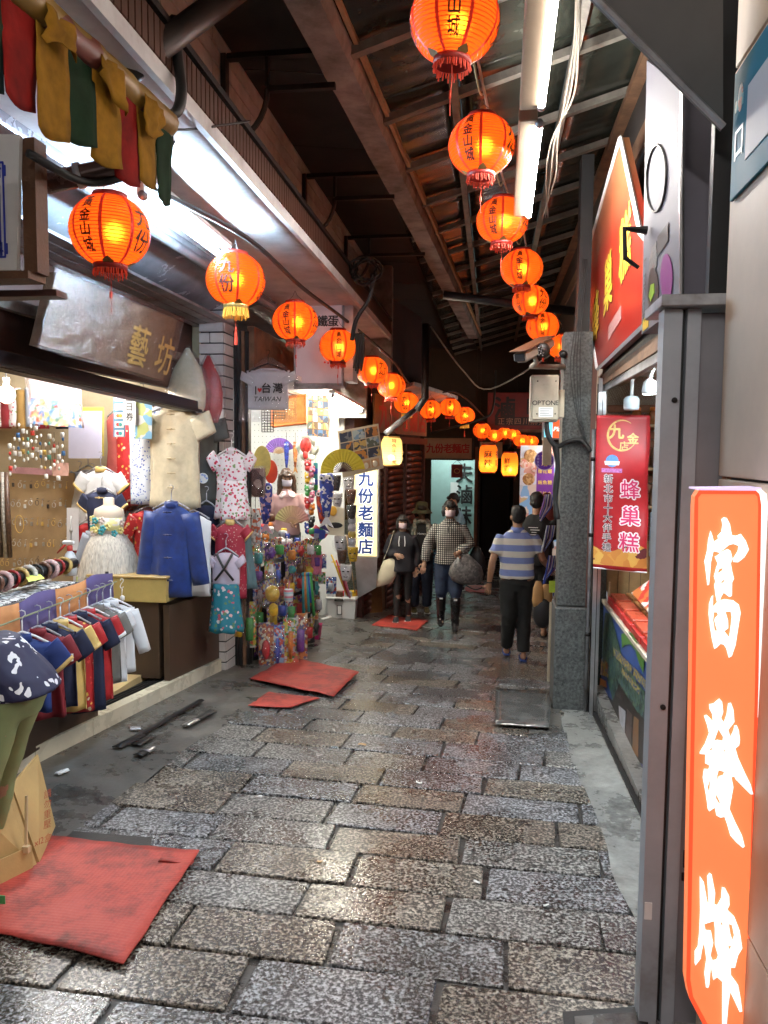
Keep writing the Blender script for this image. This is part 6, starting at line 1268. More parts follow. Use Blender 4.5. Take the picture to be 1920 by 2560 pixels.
# printed T-shirt in plastic
t = gar('printed_tshirt', 'white T-shirt printed I love Taiwan in a plastic cover', 'T-shirt', hangM(yp(579, 765, 7.0)), .44, .40, F_white, (.06, 60, .17), dep=.03, hanger=M_blk, seed=41, bag=cello('tee_film', (.97, .97, 1), .13, .15))
def tl_(tx, x, z, s, m, **k): mb = MB(); letters(mb, tx, lambda X, Y: V((x+X, -.062, z+Y)), s, k.get('b', .015), slant=k.get('sl', 0)); return mb.build('lettering', m, t)
tl_('台灣', .055, -.315, .10, M_ink, b=.02); tl_('I', -.10, -.335, .11, M_ink, b=0); tl_('TAIWAN', .01, -.415, .062, mat('grey_ink2', (.12, .12, .12), .6), sl=.25)
mb = MB(); mb.add([V((-.062+.022*x, -.063, -.335+.022*y)) for x, y in ((0, -1), (.9, .1), (.95, .6), (.5, .95), (0, .5), (-.5, .95), (-.95, .6), (-.9, .1))], [tuple(range(8))]); mb.build('heart', M_red, t)
# orange framed board, photo collage, grid, narrow cards
def flatthing(name, label, cat, x0, y0, x1, y1, Y, m, conv=Z3, th=.012, sk=0):
    A, B, C, D = conv(x0, y1), conv(x1, y1+sk), conv(x1, y0+sk), conv(x0, y0); q = [yp(*p, Y) for p in (A, B, C, D)]; t = thing(name, label, cat, (q[0]+q[1])/2); mb = MB(); mb.hexa([p+V((0, th, 0)) for p in q], q); mb.build('board', m, t); return t, q
t, q = flatthing('framed_board', 'orange framed food board over the toy shop entrance', 'sign', 600, 985, 885, 1215, 8.9, mat('orange_board', (.50, .20, .05), .35, var=.3, vs=8), sk=-30)
for i in range(4): mb = MB(); mb.tube([q[i]+V((0, -.006, 0)), q[(i+1) % 4]+V((0, -.006, 0))], .016, 4); mb.build('frame_bar', mat('orange_frame', (.62, .17, .04), .5), t)
sign_text('日味', (q[1]+q[2])/2+V((-.18, -.004, 0)), (1, 0, -.1), (0, 0, 1), .09, M_gold, t, .0, True)
t, q = flatthing('photo_collage', 'collage of postcards on the wall over the toy shop', 'collage', 890, 935, 1065, 1290, 9.4, M_wood, sk=15); ps_ = [print_mat('postcard_%d' % k, c, 16, .4) for k, c in enumerate(([(.08, .16, .3), (.3, .35, .4), (.05, .07, .1)], [(.35, .22, .08), (.12, .08, .05), (.4, .35, .25)], [(.05, .07, .12), (.2, .15, .1), (.4, .2, .08)], [(.18, .25, .15), (.35, .4, .4), (.08, .1, .08)]))]
for i in range(4):
    for j in range(6): u0, v0 = i/4+.015, j/6+.01; f_ = lambda u, v: (q[0]*(1-u)+q[1]*u)*(1-v)+(q[3]*(1-u)+q[2]*u)*v+V((0, -.004, 0)); pp_ = [f_(u0, v0), f_(u0+.22, v0), f_(u0+.22, v0+.147), f_(u0, v0+.147)]; mb = MB(); mb.hexa([p+V((0, .003, 0)) for p in pp_], pp_); mb.build('postcard', ps_[(i*2+j*3) % 4], t)
t, q = flatthing('card_strip', 'narrow strip of animal cards beside the postcard collage', 'cards', 1078, 1020, 1145, 1220, 9.35, mat('card_tan', (.45, .33, .22), .6, var=.2, vs=20))
gd = thing('wire_grid', 'black wire grid panel hanging beside the dark jamb', 'wire grid', yp(590, 940, 7.9)); A, B = yp(*Z3(512, 1030), 7.9), yp(*Z3(705, 1260), 7.9)
for i in range(9): x = A.x+(B.x-A.x)*i/8; mb = MB(); mb.tube([(x, 7.9, A.z), (x, 7.9, B.z if i < 5 else (A.z+B.z)/2)], .004, 4); mb.build('wire', M_iron, gd)
for i in range(11): z = A.z+(B.z-A.z)*i/10; mb = MB(); mb.tube([(A.x, 7.9, z), (B.x if i < 6 else (A.x+B.x)/2, 7.9, z)], .004, 4); mb.build('wire', M_iron, gd)
# photo board held up over the stall
t = thing('photo_board', 'tilted beige board of night view photographs beside the yellow fan', 'photo board', yp(*Z3(1340, 1600), 8.7)); q = [yp(*Z3(*p), 8.7) for p in ((1185, 1640), (1525, 1560), (1480, 1190), (1140, 1255))]; mb = MB(); mb.hexa([p+V((0, .01, 0)) for p in q], q); mb.build('board', mat('board_beige', (.50, .40, .28), .6, var=.06), t)
f_ = lambda u, v, l=.003: (q[3]*(1-u)+q[2]*u)*(1-v)+(q[0]*(1-u)+q[1]*u)*v+V((0, -l, 0)); np_ = [print_mat('night_view_%d' % k, c, 22, .35) for k, c in enumerate(([(.02, .03, .06), (.12, .12, .14), (.45, .3, .1), (.02, .025, .05)], [(.14, .22, .33), (.32, .36, .36), (.08, .10, .08)], [(.03, .02, .02), (.4, .16, .04), (.05, .05, .08)]))]
for r in range(3):
    for c in range(3): u0, v0 = .04+c*.315, .05+r*.225; pp_ = [f_(u0, v0+.205), f_(u0+.295, v0+.205), f_(u0+.295, v0), f_(u0, v0)]; mb = MB(); mb.hexa([p+V((0, .002, 0)) for p in pp_], pp_); mb.build('photograph', np_[(r*2+c) % 3], t)
for c in range(2): u0 = .5+c*.22; pp_ = [f_(u0, .93), f_(u0+.19, .93), f_(u0+.19, .75), f_(u0, .75)]; mb = MB(); mb.hexa([p+V((0, .002, 0)) for p in pp_], pp_); mb.build('animal_card', mat('card_peach', (.48, .26, .13), .6, var=.2, vs=30), t); cc_ = sum(pp_, V((0, 0, 0)))/4; mb = MB(); mb.ball(cc_+V((0, -.004, -.01)), (.028, .004, .036), 10, 8); mb.build('animal_print', mat('print_cream', (.6, .52, .4), .6), t, True)
# fans
def fan_thing(label, x, y, Y, r, m, ribm, a0=8, a1=172, tilt=0, conv=Z3): c = yp(*conv(x, y), Y); t = thing('folding_fan', label, 'fan', c); fan(t, c, r*.42, r, R(a0+tilt), R(a1+tilt), 16, m, ribm); return t
M_fy = print_mat('yellow_fan', [(.05, .05, .01), (.1, .08, .02)], 20, .5, base=(.66, .52, .03), thr=.10); M_fp = mat('purple_fan', (.18, .08, .36), .5, var=.3, vs=8)
fan_thing('large yellow folding fan with black figures above the toys', 1185, 1590, 8.5, .255, M_fy, mat('fan_dark_wood', (.06, .012, .012), .4), 0, 178, 8)
fan_thing('purple folding fan on the pegboard behind the seller', 660, 1440, 10.0, .21, M_fp, M_woodl, 20, 172); 
t = thing('round_fan', 'half hidden yellow fan beside the timber jamb', 'fan', yp(*Z3(530, 1600), 8.2)); c = yp(*Z3(515, 1510), 8.2); mb = MB(); mb.ball(c, (.10, .006, .18), 18, 14); mb.build('leaf', mat('olive_fan', (.50, .40, .12), .6, var=.2, vs=12), t, True)
t = thing('round_fan', 'orange red round fan left of the seller', 'fan', yp(*Z3(600, 1680), 8.3)); c = yp(*Z3(590, 1590), 8.3); mb = MB(); mb.ball(c, (.075, .006, .13), 18, 14); mb.build('leaf', mat('red_fan', (.55, .05, .02), .5), t, True)
# koi streamers
def koi(label, p, L, r, c1, c2, rz=0.0):
    t = thing('koi_streamer', label, 'koi streamer', p+V((0, 0, -L)), 'koi streamers'); M_a = print_mat('koi_%s' % label[:14], [c1, c1, c2, tuple(x*.5 for x in c1)], 34, .5)
    rings = [[p+V((rr*cos(a), rr*.5*sin(a), -L*z)) for a in [2*pi*j/14 for j in range(14)]] for z, rr in ((0, r*.8), (.08, r), (.3, r*.95), (.6, r*.7), (.8, r*.42))]
    mb = MB(); mb.loft(rings); mb.build('body', M_a, t, True); mb = MB(); mb.hexa([p+V((-.01, .01, -L*.79)), p+V((.01, .01, -L*.79)), p+V((r, .01, -L)), p+V((.0, .01, -L*.93)), p+V((-r, .01, -L))], [p+V((-.01, 0, -L*.79)), p+V((.01, 0, -L*.79)), p+V((r, 0, -L)), p+V((.0, 0, -L*.93)), p+V((-r, 0, -L))]); mb.build('tail', mat('koi_tail_'+label[:9], c2, .6), t)
    for s in (-1, 1): mb = MB(); mb.tube([p+V((s*r*.55, -r*.48, -L*.09)), p+V((s*r*.55, -r*.55, -L*.09))], r*.33, 10); e_ = mb.build('eye', M_white, t); mb = MB(); mb.tube([p+V((s*r*.55, -r*.55, -L*.09)), p+V((s*r*.55, -r*.58, -L*.09))], r*.16, 8); mb.build('pupil', M_ink, e_)
    mb = MB(); mb.tube([p+V((0, 0, 0)), p+V((0, 0, .12))], .003, 4); mb.build('string', M_cable, t); return t
WH = (.72, .70, .72)
koi('blue and white koi streamer with red eye beside the masks', yp(*Z4(1050, 110), 8.55), .62, .085, (.03, .06, .33), WH); koi('orange koi streamer hanging under the blue one', yp(*Z4(1020, 250), 8.6), .48, .08, (.52, .07, .03), (.05, .03, .16)); koi('dark blue koi streamer on the pegboard behind the seller', yp(*Z3(718, 1340), 9.9), .42, .035, (.02, .04, .28), (.05, .08, .4)); koi('small orange koi streamer on the pegboard', yp(*Z3(790, 1340), 9.95), .42, .032, (.52, .14, .04), (.6, .3, .1)); koi('long blue and white koi streamer left of the seller', yp(*Z4(545, 190), 8.0), .55, .075, (.04, .06, .36), (.62, .40, .48)); koi('white and red koi streamer beside the patterned dresses', yp(*Z4(460, 400), 7.6), .85, .06, WH, (.55, .12, .06))
# dragon knot ornament and plush strings
t = thing('knot_ornament', 'white rope ornament with a red dragon on the pegboard', 'ornament', yp(*Z3(890, 1500), 9.6)); c = yp(*Z3(900, 1385), 9.6); mb = MB(); mb.tube([c+V((.10*cos(a)+.02*cos(5*a), -.02+.02*sin(6*a), .14*sin(a))) for a in [2*pi*j/30 for j in range(30)]], .045, 7, closed=True); mb.build('rope', mat('rope_white', (.62, .66, .56), .8, var=.15, vs=30), t, True); mb = MB(); mb.ball(c+V((-.02, -.07, .02)), (.075, .04, .10), 10, 8); mb.ball(c+V((-.02, -.08, -.1)), (.035, .03, .06), 8, 6); mb.build('dragon', mat('dragon_red', (.40, .03, .025), .4, var=.5, vs=30), t, True); mb = MB(); mb.ball(c+V((0, -.02, .16)), (.05, .03, .035), 8, 6); mb.build('bow', mat('bow_pink', (.6, .15, .25), .5), t, True)
random.seed(21); TOYC = {'red': (.50, .03, .03), 'blue': (.03, .07, .36), 'yellow': (.66, .42, .03), 'green': (.05, .28, .06), 'pink': (.60, .18, .28), 'white': (.70, .69, .70), 'black': (.015, .014, .016), 'orange': (.60, .20, .03), 'purple': (.14, .05, .28), 'silver': (.45, .45, .48), 'brown': (.10, .04, .02), 'teal': (.04, .26, .28)}; TN = list(TOYC)
def tm(n): return mat('toy_'+n, TOYC[n], .35, var=.25, vs=25)
def plush(name, label, c, r, cn, group):
    t = thing(name, label, 'plush toy', c+V((0, 0, -r)), group); mb = MB(); mb.ball(c, (r, r*.8, r*.95), 9, 7); mb.ball(c+V((0, -.01, -r*1.2)), (r*.8, r*.7, r*.8), 8, 6); mb.build('body', tm(cn), t, True)
    for s in (-1, 1): mb = MB(); mb.ball(c+V((s*r*.65, 0, r*.8)), (r*.3, r*.2, r*.4), 6, 5); mb.build('ear', tm(cn), t, True)
    mb = MB(); mb.ball(c+V((0, -r*.75, -r*.15)), (r*.32, r*.2, r*.25), 6, 5); mb.build('muzzle', M_white if cn != 'white' else tm('pink'), t, True); return t
for k in range(11):
    cn = ('red', 'pink', 'yellow', 'white', 'green', 'pink', 'red', 'orange', 'white', 'black', 'blue')[k]; plush('plush_toy', '%s plush toy, %s down the string behind the yellow fan' % (cn, ORD[k]), yp(*Z3(895+30*(k % 2), 1525+52*k), 8.9), .045, cn, 'plush toys on the string')
for k in range(6): cn = ('teal', 'blue', 'teal', 'blue', 'green', 'teal')[k]; c = yp(*Z3(960, 1540+45*k), 8.95); t = thing('charm_pouch', '%s charm pouch, %s from the top beside the plush string' % (cn, ORD[k]), 'pouch', c, 'charm pouches'); mb = MB(); mb.box(c, (.05, .02, .075), bev=.008); mb.build('pouch', tm(cn), t); mb = MB(); mb.tube([c+V((0, 0, .03)), c+V((0, 0, .07))], .004, 4); mb.build('cord', M_gold, t)
# masks and bagged balls on the right hand column
def mask_toy(label, p, s, cn, rz=0.0, film=True):
    t = thing('toy_mask', label, 'mask', p+V((0, 0, -s)), 'toy masks'); mb = MB(); mb.sheet(lambda u, v: p+V((s*.75*sin((u-.5)*2.6)*(1-.35*v*v), -s*.6*cos((u-.5)*2.6)*(1-.25*v), s*(1-2*v)*.98)), 10, 8, -.006); mb.build('face', tm(cn), t, True)
    for k in (-1, 1): mb = MB(); mb.ball(p+V((k*s*.3, -s*.54, s*.15)), (s*.17, s*.07, s*.09), 8, 5); mb.build('eye_hole', M_ink, t, True)
    mb = MB(); mb.ball(p+V((0, -s*.58, -s*.15)), (s*.1, s*.12, s*.2), 6, 5); mb.build('nose', tm(cn), t, True); mb = MB(); mb.tube([p+V((-s*.25, -s*.46, -s*.5)), p+V((0, -s*.52, -s*.55)), p+V((s*.25, -s*.46, -s*.5))], s*.05, 5); mb.build('mouth', M_ink, t, True)
    if film: mb = MB(); mb.ball(p+V((0, -.03, 0)), (s*.95, s*.8, s*1.2), 10, 8); mb.build('film', M_film, t, True)
for i, (x, y, s, cn, lab) in enumerate(((1125, 190, .095, 'black', 'dark mask in film at the top of the mask column'), (1235, 180, .10, 'white', 'white mask in film under the yellow fan'), (1140, 330, .085, 'silver', 'silver bagged ball mask below the dark mask'), (1255, 300, .085, 'brown', 'brown mask at the right of the column'), (1258, 430, .085, 'black', 'black mask above the pale plastic bags'), (1165, 690, .105, 'white', 'white smiling mask in the middle of the column'), (1270, 780, .09, 'yellow', 'yellow mask near the bottom of the column'), (1180, 800, .085, 'brown', 'brown striped mask beside the yellow mask'), (1215, 930, .10, 'white', 'pale mask in film behind the toy swords'))): mask_toy(lab, yp(*Z4(x, y), 9.0+.05*(i % 3)), s, cn)
t = thing('towel_pack', 'cream printed hand towel hanging in film on the mask column', 'towel', yp(*Z4(1120, 570), 9.0)); q = [yp(*Z4(*p), 9.0) for p in ((1060, 620), (1195, 632), (1195, 400), (1045, 372))]; mb = MB(); mb.hexa([p+V((0, .01, 0)) for p in q], q); mb.build('towel', mat('towel_cream', (.62, .56, .42), .8, var=.08), t); mb = MB(); mb.ball(sum(q, V((0, 0, 0)))/4+V((-.03, -.004, .12)), (.05, .004, .06), 12, 8); mb.build('print', mat('towel_yellow', (.62, .36, .05), .7), t, True); mb = MB(); mb.ball(sum(q, V((0, 0, 0)))/4+V((0, -.004, -.05)), (.09, .004, .035), 12, 8); mb.build('print', M_ink, t, True)
for k in range(5): c = yp(*Z4(1262, 500+60*k), 9.05); t = thing('clear_bag', 'clear bagged trinket, %s from the top in the column by the light box' % ORD[k], 'bag', c, 'clear bags'); mb = MB(); mb.ball(c, (.05, .03, .06), 8, 6); mb.build('trinket', tm(('silver', 'white', 'yellow', 'silver', 'white')[k]), t, True); mb = MB(); mb.ball(c, (.07, .045, .085), 9, 7); mb.build('film', M_film2, t, True)
# display stand with packets
A_, B_ = V((-2.38, 7.30, 0)), V((-1.98, 8.55, 0)); dAB = (B_-A_).normalized(); nAB = V((dAB.y, -dAB.x, 0))
def ap(u, z, off=0.0): p = A_.lerp(B_, u); return V((p.x, p.y, 0))+nAB*off+V((0, 0, z))
st = thing('display_stand', 'dark stepped display stand hidden under hanging toys', 'display stand', ap(.5, gz(7.9)))
mb = MB(); bq = [ap(0, gz(7.4)), ap(1, gz(8.5)), ap(1, gz(8.5))-nAB*.7, ap(0, gz(7.4))-nAB*.7]; mb.hexa(bq, [V((p.x, p.y, .55)) for p in bq]); mb.build('base', M_blk, st); tq = [ap(0, .55), ap(1, .55), ap(1, .55)-nAB*.7, ap(0, .55)-nAB*.7]; mb = MB(); mb.hexa(tq, [tq[0]+V((0, 0, .03)), tq[1]+V((0, 0, .03)), tq[2]+V((0, 0, .36)), tq[3]+V((0, 0, .36))]); mb.build('sloping_top', M_blk, st)
PKM = [print_mat('packet_%d' % k, c, 42, .3) for k, c in enumerate(([(.5, .04, .03), (.62, .5, .08), (.65, .65, .66), (.05, .08, .35)], [(.05, .08, .38), (.2, .4, .6), (.6, .6, .62), (.55, .08, .05)], [(.02, .02, .03), (.4, .3, .05), (.1, .1, .14), (.45, .05, .04)], [(.06, .28, .08), (.6, .5, .06), (.6, .1, .05), (.55, .55, .55)], [(.12, .04, .25), (.5, .3, .5), (.05, .05, .1), (.6, .55, .2)], [(.55, .2, .04), (.3, .05, .03), (.6, .55, .4), (.1, .1, .2)]))]
def packet(p, ex, ny, w, h, m, toy, label, group):
    t = thing('toy_packet', label, 'toy packet', p+V((0, 0, -h)), group); ez = V((0, 0, 1)); mb = MB(); q = [p-ex*w/2-ez*h, p+ex*w/2-ez*h, p+ex*w/2, p-ex*w/2]; mb.hexa([v-ny*.006 for v in q], q); mb.build('card', m, t)
    mb = MB(); k = random.random(); c = p-ez*h*.58+ny*.025
    if k < .16: mb.ball(c, (w*.3, .03, h*.22), 8, 6)
    elif k < .5: mb.tube([c+ez*h*.3, c, c-ez*h*.3], [w*.12, w*.2, w*.1], 7); mb.tube([c-ex*w*.3, c+ex*w*.3], w*.1, 6)
    else: mb.box(c, (w*.55, .035, h*.5), bev=.01)
    mb.build('toy', toy, t, True); mb = MB(); mb.sheet(lambda u, v: p-ez*h*(1-v)+ex*w*(u-.5)*1.04+ny*(.01+.05*sin(pi*u)*sin(pi*v)+.012*mnoise.noise(V((u*5+p.x*9, v*5, p.z*7)))), 6, 7, .002); mb.build('film', M_film, t, True); return t
rowz = [(.96, .17, .20), (.76, .15, .20), (.56, .16, .22), (.33, .16, .24), (.09, .17, .27)]
for r, (z, w, h) in enumerate(rowz):
    for c in range(7):
        u = (c+.5)/7+random.uniform(-.03, .03); cn = random.choice(TN); zz_ = z+gz(A_.lerp(B_, u).y)*.45+random.uniform(-.04, .04); packet(ap(u, zz_+.05, .06+.02*(c % 2)), dAB, nAB, w*random.uniform(.85, 1.2), h*random.uniform(.9, 1.15), PKM[random.randrange(6)], tm(cn), '%s toy in film, %s from the left in the %s row of the toy display' % (cn, ORD[c], ('top', 'second', 'third', 'fourth', 'lowest')[r]), 'toy packets on the display stand')
for i, (px, py, s) in enumerate(((515, 1292, .14), (540, 1300, .12), (575, 1345, .15), (600, 1350, .13), (628, 1335, .15), (650, 1325, .13))):
    p = yp(px, py, 7.2+.03*i); packet(p, V((1, .2, 0)).normalized(), V((.2, -1, 0)).normalized(), s, .46, PKM[(i*2+1) % 6], tm(('yellow', 'green', 'red', 'blue', 'orange', 'purple')[i]), 'long %s toy pack, %s from the left along the bottom of the stand' % (('yellow', 'green', 'red', 'blue', 'orange', 'purple')[i], ORD[i]), 'long toy packs at the bottom')
# pile of small toys on the sloping top
for k in range(56):
    u = random.random(); v = random.random(); p = ap(u, .62+.34*v, -.68*v+.02)+V((0, 0, .03)); ps_2 = ('front', 'centre', 'back')[int(v*3)]+' '+('left', 'middle', 'right')[int(u*3)]; cn = random.choice(('white', 'yellow', 'red', 'orange', 'pink', 'blue', 'black', 'silver', 'white', 'brown'))
    if k % 2: plush('plush_toy', 'small %s plush toy at the %s of the toy heap' % (cn, ps_2), p+V((0, 0, .03)), random.uniform(.03, .045), cn, 'small toys heaped on the stand')
    else: mb = MB(); mb.box(p+V((0, 0, .02)), (random.uniform(.06, .12), .07, random.uniform(.04, .09)), rz=random.uniform(0, 3), bev=.012); tag(mb.build('small_toy', tm(cn), None, True), 'small %s boxed toy at the %s of the toy heap' % (cn, ps_2), 'toy', 'small toys heaped on the stand')
# bagged yellow toy, drink toy, ribbon wand, checked flag, swords
t = thing('bagged_toy', 'big yellow round toy in clear film at the front of the stand', 'toy', yp(615, 1300, 7.3)); c = yp(*Z4(600, 1110), 7.25); mb = MB(); mb.ball(c, (.075, .06, .085), 12, 9); mb.ball(c+V((.01, 0, -.16)), (.05, .04, .07), 10, 7); mb.build('toy', tm('yellow'), t, True); mb = MB(); mb.ball(c+V((-.02, -.02, .03)), (.14, .09, .19), 12, 9); mb.build('film', M_film2, t, True)
t = thing('toy_cup', 'pale blue and pink toy cup hanging at the front of the stand', 'toy cup', yp(*Z4(735, 1170), 7.3)); c = yp(*Z4(735, 1120), 7.3); mb = MB(); mb.lathe([(.038, -.06), (.045, -.05), (.05, .05), (.04, .06)], 14, c); mb.build('cup', band_mat('cup_bands', [(.3, .5, .55), (.6, .2, .25), (.55, .6, .6)], 2, .06, .4), t, True); mb = MB(); mb.tube([c+V((0, 0, .06)), c+V((.01, 0, .14))], .006, 6); mb.build('straw', tm('pink'), t)
t = thing('checked_cloth', 'green, blue and red checked cloth sticking out beside the seller', 'cloth', yp(*Z4(980, 690), 8.6)); q = [yp(*Z4(*p), 8.6) for p in ((885, 590), (990, 690), (1065, 610), (960, 540))]; mb = MB(); mb.sheet(lambda u, v: (q[0]*(1-u)+q[1]*u)*(1-v)+(q[3]*(1-u)+q[2]*u)*v+V((0, -.02*sin(u*6), .01*sin(v*7))), 10, 10, .004)
mb.build('cloth', print_mat('check_cloth', [(.04, .22, .07), (.04, .06, .3), (.4, .04, .05), (.3, .3, .35)], 16, .7, rand=0.0), t, True)
for i, (x0, y0, x1, y1, cn) in enumerate(((1090, 785, 1220, 1120, 'yellow'), (1150, 825, 1245, 1140, 'pink'), (1215, 620, 1285, 1100, 'brown'), (1130, 830, 1230, 1130, 'red'))):
    a, b = yp(*Z4(x0, y0), 9.3), yp(*Z4(x1, y1), 9.4); t = thing('toy_sword', '%s toy sword leaning in the white storage box' % cn if cn != 'brown' else 'thin bamboo stick standing in the storage box', 'toy sword', b, 'toy swords'); mb = MB(); mb.tube([a, a.lerp(b, .7), b], [.010, .016, .014] if cn != 'brown' else .008, 7); mb.build('blade', tm(cn) if cn != 'brown' else M_woodl, t, True)
    if cn != 'brown': d_ = (b-a).normalized(); c = a.lerp(b, .18); mb = MB(); mb.box(c, (.07, .02, .015), bev=.005); mb.build('guard', tm('yellow'), t)
for k in range(5): a = yp(*Z4(860+14*k, 950), 7.9); mb = MB(); L_ = (.42, .36, .40, .3, .44)[k]; mb.tube([a, a+V((.01*k, 0, -L_))], .018, 7); mb.ball(a, .026, 7, 5); cn = ('teal', 'orange', 'teal', 'blue', 'green')[k]; tag(mb.build('ribbon_wand', tm(cn), None, True), '%s ribbon wand, %s from the left at the right end of the stand' % (cn, ORD[k]), 'wand', 'ribbon wands')
for i in range(6): gar('hanging_fabric', 'folded %s cloth, %s from the left on hangers beside the seller' % (('cream', 'grey', 'navy', 'peach', 'white', 'pink')[i], ORD[i]), 'cloth', hangM(yp(*Z4(820+28*i, 640+(10*i)), 8.4), R(60), .7), .3, .4, [F_beige, F_slate, F_navy, mat('peach_cloth', (.6, .36, .28), .8), F_white, tm('pink')][i], None, dep=.02, seed=60+i, group='cloths beside the seller')
# picture box packs on the right
for i, (x, y, w, h, c) in enumerate(((1000, 850, .14, .17, 'blue'), (985, 1000, .16, .14, 'green'), (1090, 1040, .12, .2, 'silver'))): packet(yp(*Z4(x, y-70), 8.75), V((1, 0, 0)), V((0, -1, 0)), w, h, PKM[(i*3+1) % 6] if c != 'green' else PKM[3], tm(c), '%s toy box hanging under the checked cloth' % c, 'boxed toys at the right of the stand')
# storage box and basket
sb_ = thing('storage_box', 'white plastic storage box with label full of toys on the ground', 'storage box', gp(735, 1345)); p = gp(737, 1342); mb = MB(); mb.loft([[V((p.x+s*x, p.y+.16+s*y, p.z+z)) for x, y in ((-.19, -.15), (.19, -.15), (.19, .15), (-.19, .15))] for z, s in ((0, .9), (.02, .94), (.30, 1.06))]); mb.build('tub', mat('white_plastic', (.60, .60, .60), .4, var=.06), sb_); mb = MB(); mb.bx(p.x-.215, p.x+.215, p.y-.015, p.y+.335, p.z+.302, p.z+.325, .005); mb.build('rim', MATS['white_plastic'], sb_); mb = MB(); mb.bx(p.x-.09, p.x+.03, p.y-.03, p.y-.016, p.z+.28, p.z+.315, .004); mb.build('latch', M_iron, sb_); mb = MB(); mb.bx(p.x-.06, p.x+.01, p.y+.0005, p.y+.004, p.z+.09, p.z+.22); o = mb.build('label_frame', M_ink, sb_); o.rotation_euler = (0, 0, 0); mb = MB(); mb.bx(p.x-.05, p.x, p.y-.003, p.y+.0003, p.z+.10, p.z+.21); mb.build('label', M_white, sb_)
for k in range(9): c = V((p.x-.16+.04*k, p.y+.08+.06*(k % 3), p.z+.36)); cn = ('silver', 'white', 'pink', 'brown', 'red', 'white', 'silver', 'yellow', 'orange')[k]; mb = MB(); mb.box(c, (.09, .07, .09), rz=k, bev=.01); tag(mb.build('boxed_toy', tm(cn), None), '%s boxed toy lying in the storage box, %s from the left' % (cn, ORD[k]), 'toy', 'toys in the storage box')
t = thing('plastic_basket', 'pink plastic basket on the ground below the toy stand', 'basket', gp(675, 1390)); p = gp(676, 1388); mb = MB(); mb.loft([[V((p.x+s*x, p.y+.08+s*y, p.z+z)) for x, y in ((-.07, -.07), (.07, -.07), (.07, .07), (-.07, .07))] for z, s in ((0, .8), (.19, 1.1), (.20, 1.16), (.185, 1.0), (.02, .72))]); mb.build('basket', mat('hot_pink', (.55, .03, .18), .4), t); mb = MB(); mb.ball(p+V((-.01, .08, .2)), (.05, .05, .05), 8, 6); tag(mb.build('cloth_bundle', F_white, None, True), 'pale cloth bundle in the pink basket', 'cloth')
mb = MB(); p = gp(705, 1345); mb.tube([p+V((-.06, -.02, .03)), p+V((.02, .2, .03))], .03, 10); tag(mb.build('cardboard_tube', M_white, None, True), 'white tube lying beside the storage box', 'tube')
# dresses on the wire in front of the jamb
gar('floral_dress', 'pink and white flowered child dress with frilled sleeves, top of the hanging column', 'dress', hangM(yp(500, 945, 6.5), .1), .30, .60, P_pinkflor, (.08, 28, .16), None, P_pinkflor, None, 1.0, .45, P_pinkflor, .05, M_hangw, seed=51)
gar('leaf_dress', 'pale leaf print dress over a teal skirt behind the hanging column', 'dress', hangM(yp(508, 1050, 6.6), .1), .30, .80, P_leaf, None, None, None, None, 1.25, .35, mat('dusty_teal', (.09, .16, .18), .8, var=.2), .05, M_hang, seed=52)
gar('red_child_dress', 'maroon child tunic with gold bands in the hanging column', 'dress', hangM(yp(497, 1098, 6.42), .1), .28, .68, P_maroon, (.07, 40, .12), None, F_gold, F_gold, 1.15, dep=.05, seed=53)
t = gar('teal_child_dress', 'white child dress with teal flowered skirt, lowest in the hanging column', 'dress', hangM(yp(488, 1162, 6.36), .1), .26, .70, mat('pale_lilac', (.56, .48, .58), .8, var=.06), (.05, 45, .12), None, None, None, 1.12, .42, P_teal, .06, M_hang, seed=54)
mb = MB(); mb.tube([(-.07, -.06, -.13), (0, -.075, -.26), (.08, -.07, -.36)], .011, 5); mb.tube([(.07, -.06, -.13), (0, -.078, -.26), (-.08, -.07, -.36)], .011, 5); mb.build('black_ribbon', M_ink, t, True)
t = thing('bagged_toy_box', 'brown toy box in film hanging beside the flowered dress', 'toy box', yp(550, 1100, 7.3)); a, b = yp(*Z3(400, 1560), 7.3), yp(*Z3(525, 1800), 7.3); mb = MB(); mb.bx(a.x, b.x, 7.3, 7.36, b.z, a.z); mb.build('box', print_mat('brown_box', [(.12, .05, .04), (.25, .12, .1), (.08, .03, .03), (.4, .25, .2)], 14, .3), t); mb = MB(); mb.bx(a.x-.01, b.x+.01, 7.28, 7.37, b.z-.01, a.z+.02); mb.build('film', M_film2, t)
# ================================================================== far end of the lane
ls = thing('noodle_light_box', 'tall warm light box sign with five blue characters beside the shutters', 'sign', yp(790, 1205, 10.15)); a, b = yp(766, 1012, 10.15), yp(814, 1202, 10.15)
def fpart(t, name, m, *q, bev=0.0): mb = MB(); mb.bx(*q, bev); return mb.build(name, m, t)
fpart(ls, 'case', M_galv, a.x-.02, b.x+.02, 10.152, 10.30, b.z-.02, a.z+.02); fpart(ls, 'face', emat('noodle_face', (1, .74, .36), .80), a.x, b.x, 10.145, 10.151, b.z, a.z)
tx = '九份老麵店'; sz = (a.z-b.z)/5.3
sign_text(tx, ((a.x+b.x)/2, 10.142, (a.z+b.z)/2), (1, 0, 0), (0, 0, 1), sz*.95, emat('noodle_outline', (1, .95, .9), .95), ls, .07, True, 1.08, name='letter_outline'); sign_text(tx, ((a.x+b.x)/2, 10.139, (a.z+b.z)/2), (1, 0, 0), (0, 0, 1), sz*.95, mat('noodle_blue', (.01, .05, .25), .5), ls, .032, True, 1.08)
mb = MB(); q = [yp(*p, 10.1) for p in ((773, 1292), (812, 1270), (815, 1204), (766, 1204))]; mb.hexa([p+V((0, .03, 0)) for p in q], q); tag(mb.build('metal_panel', M_steel), 'dented bare metal panel below the tall light box', 'panel')
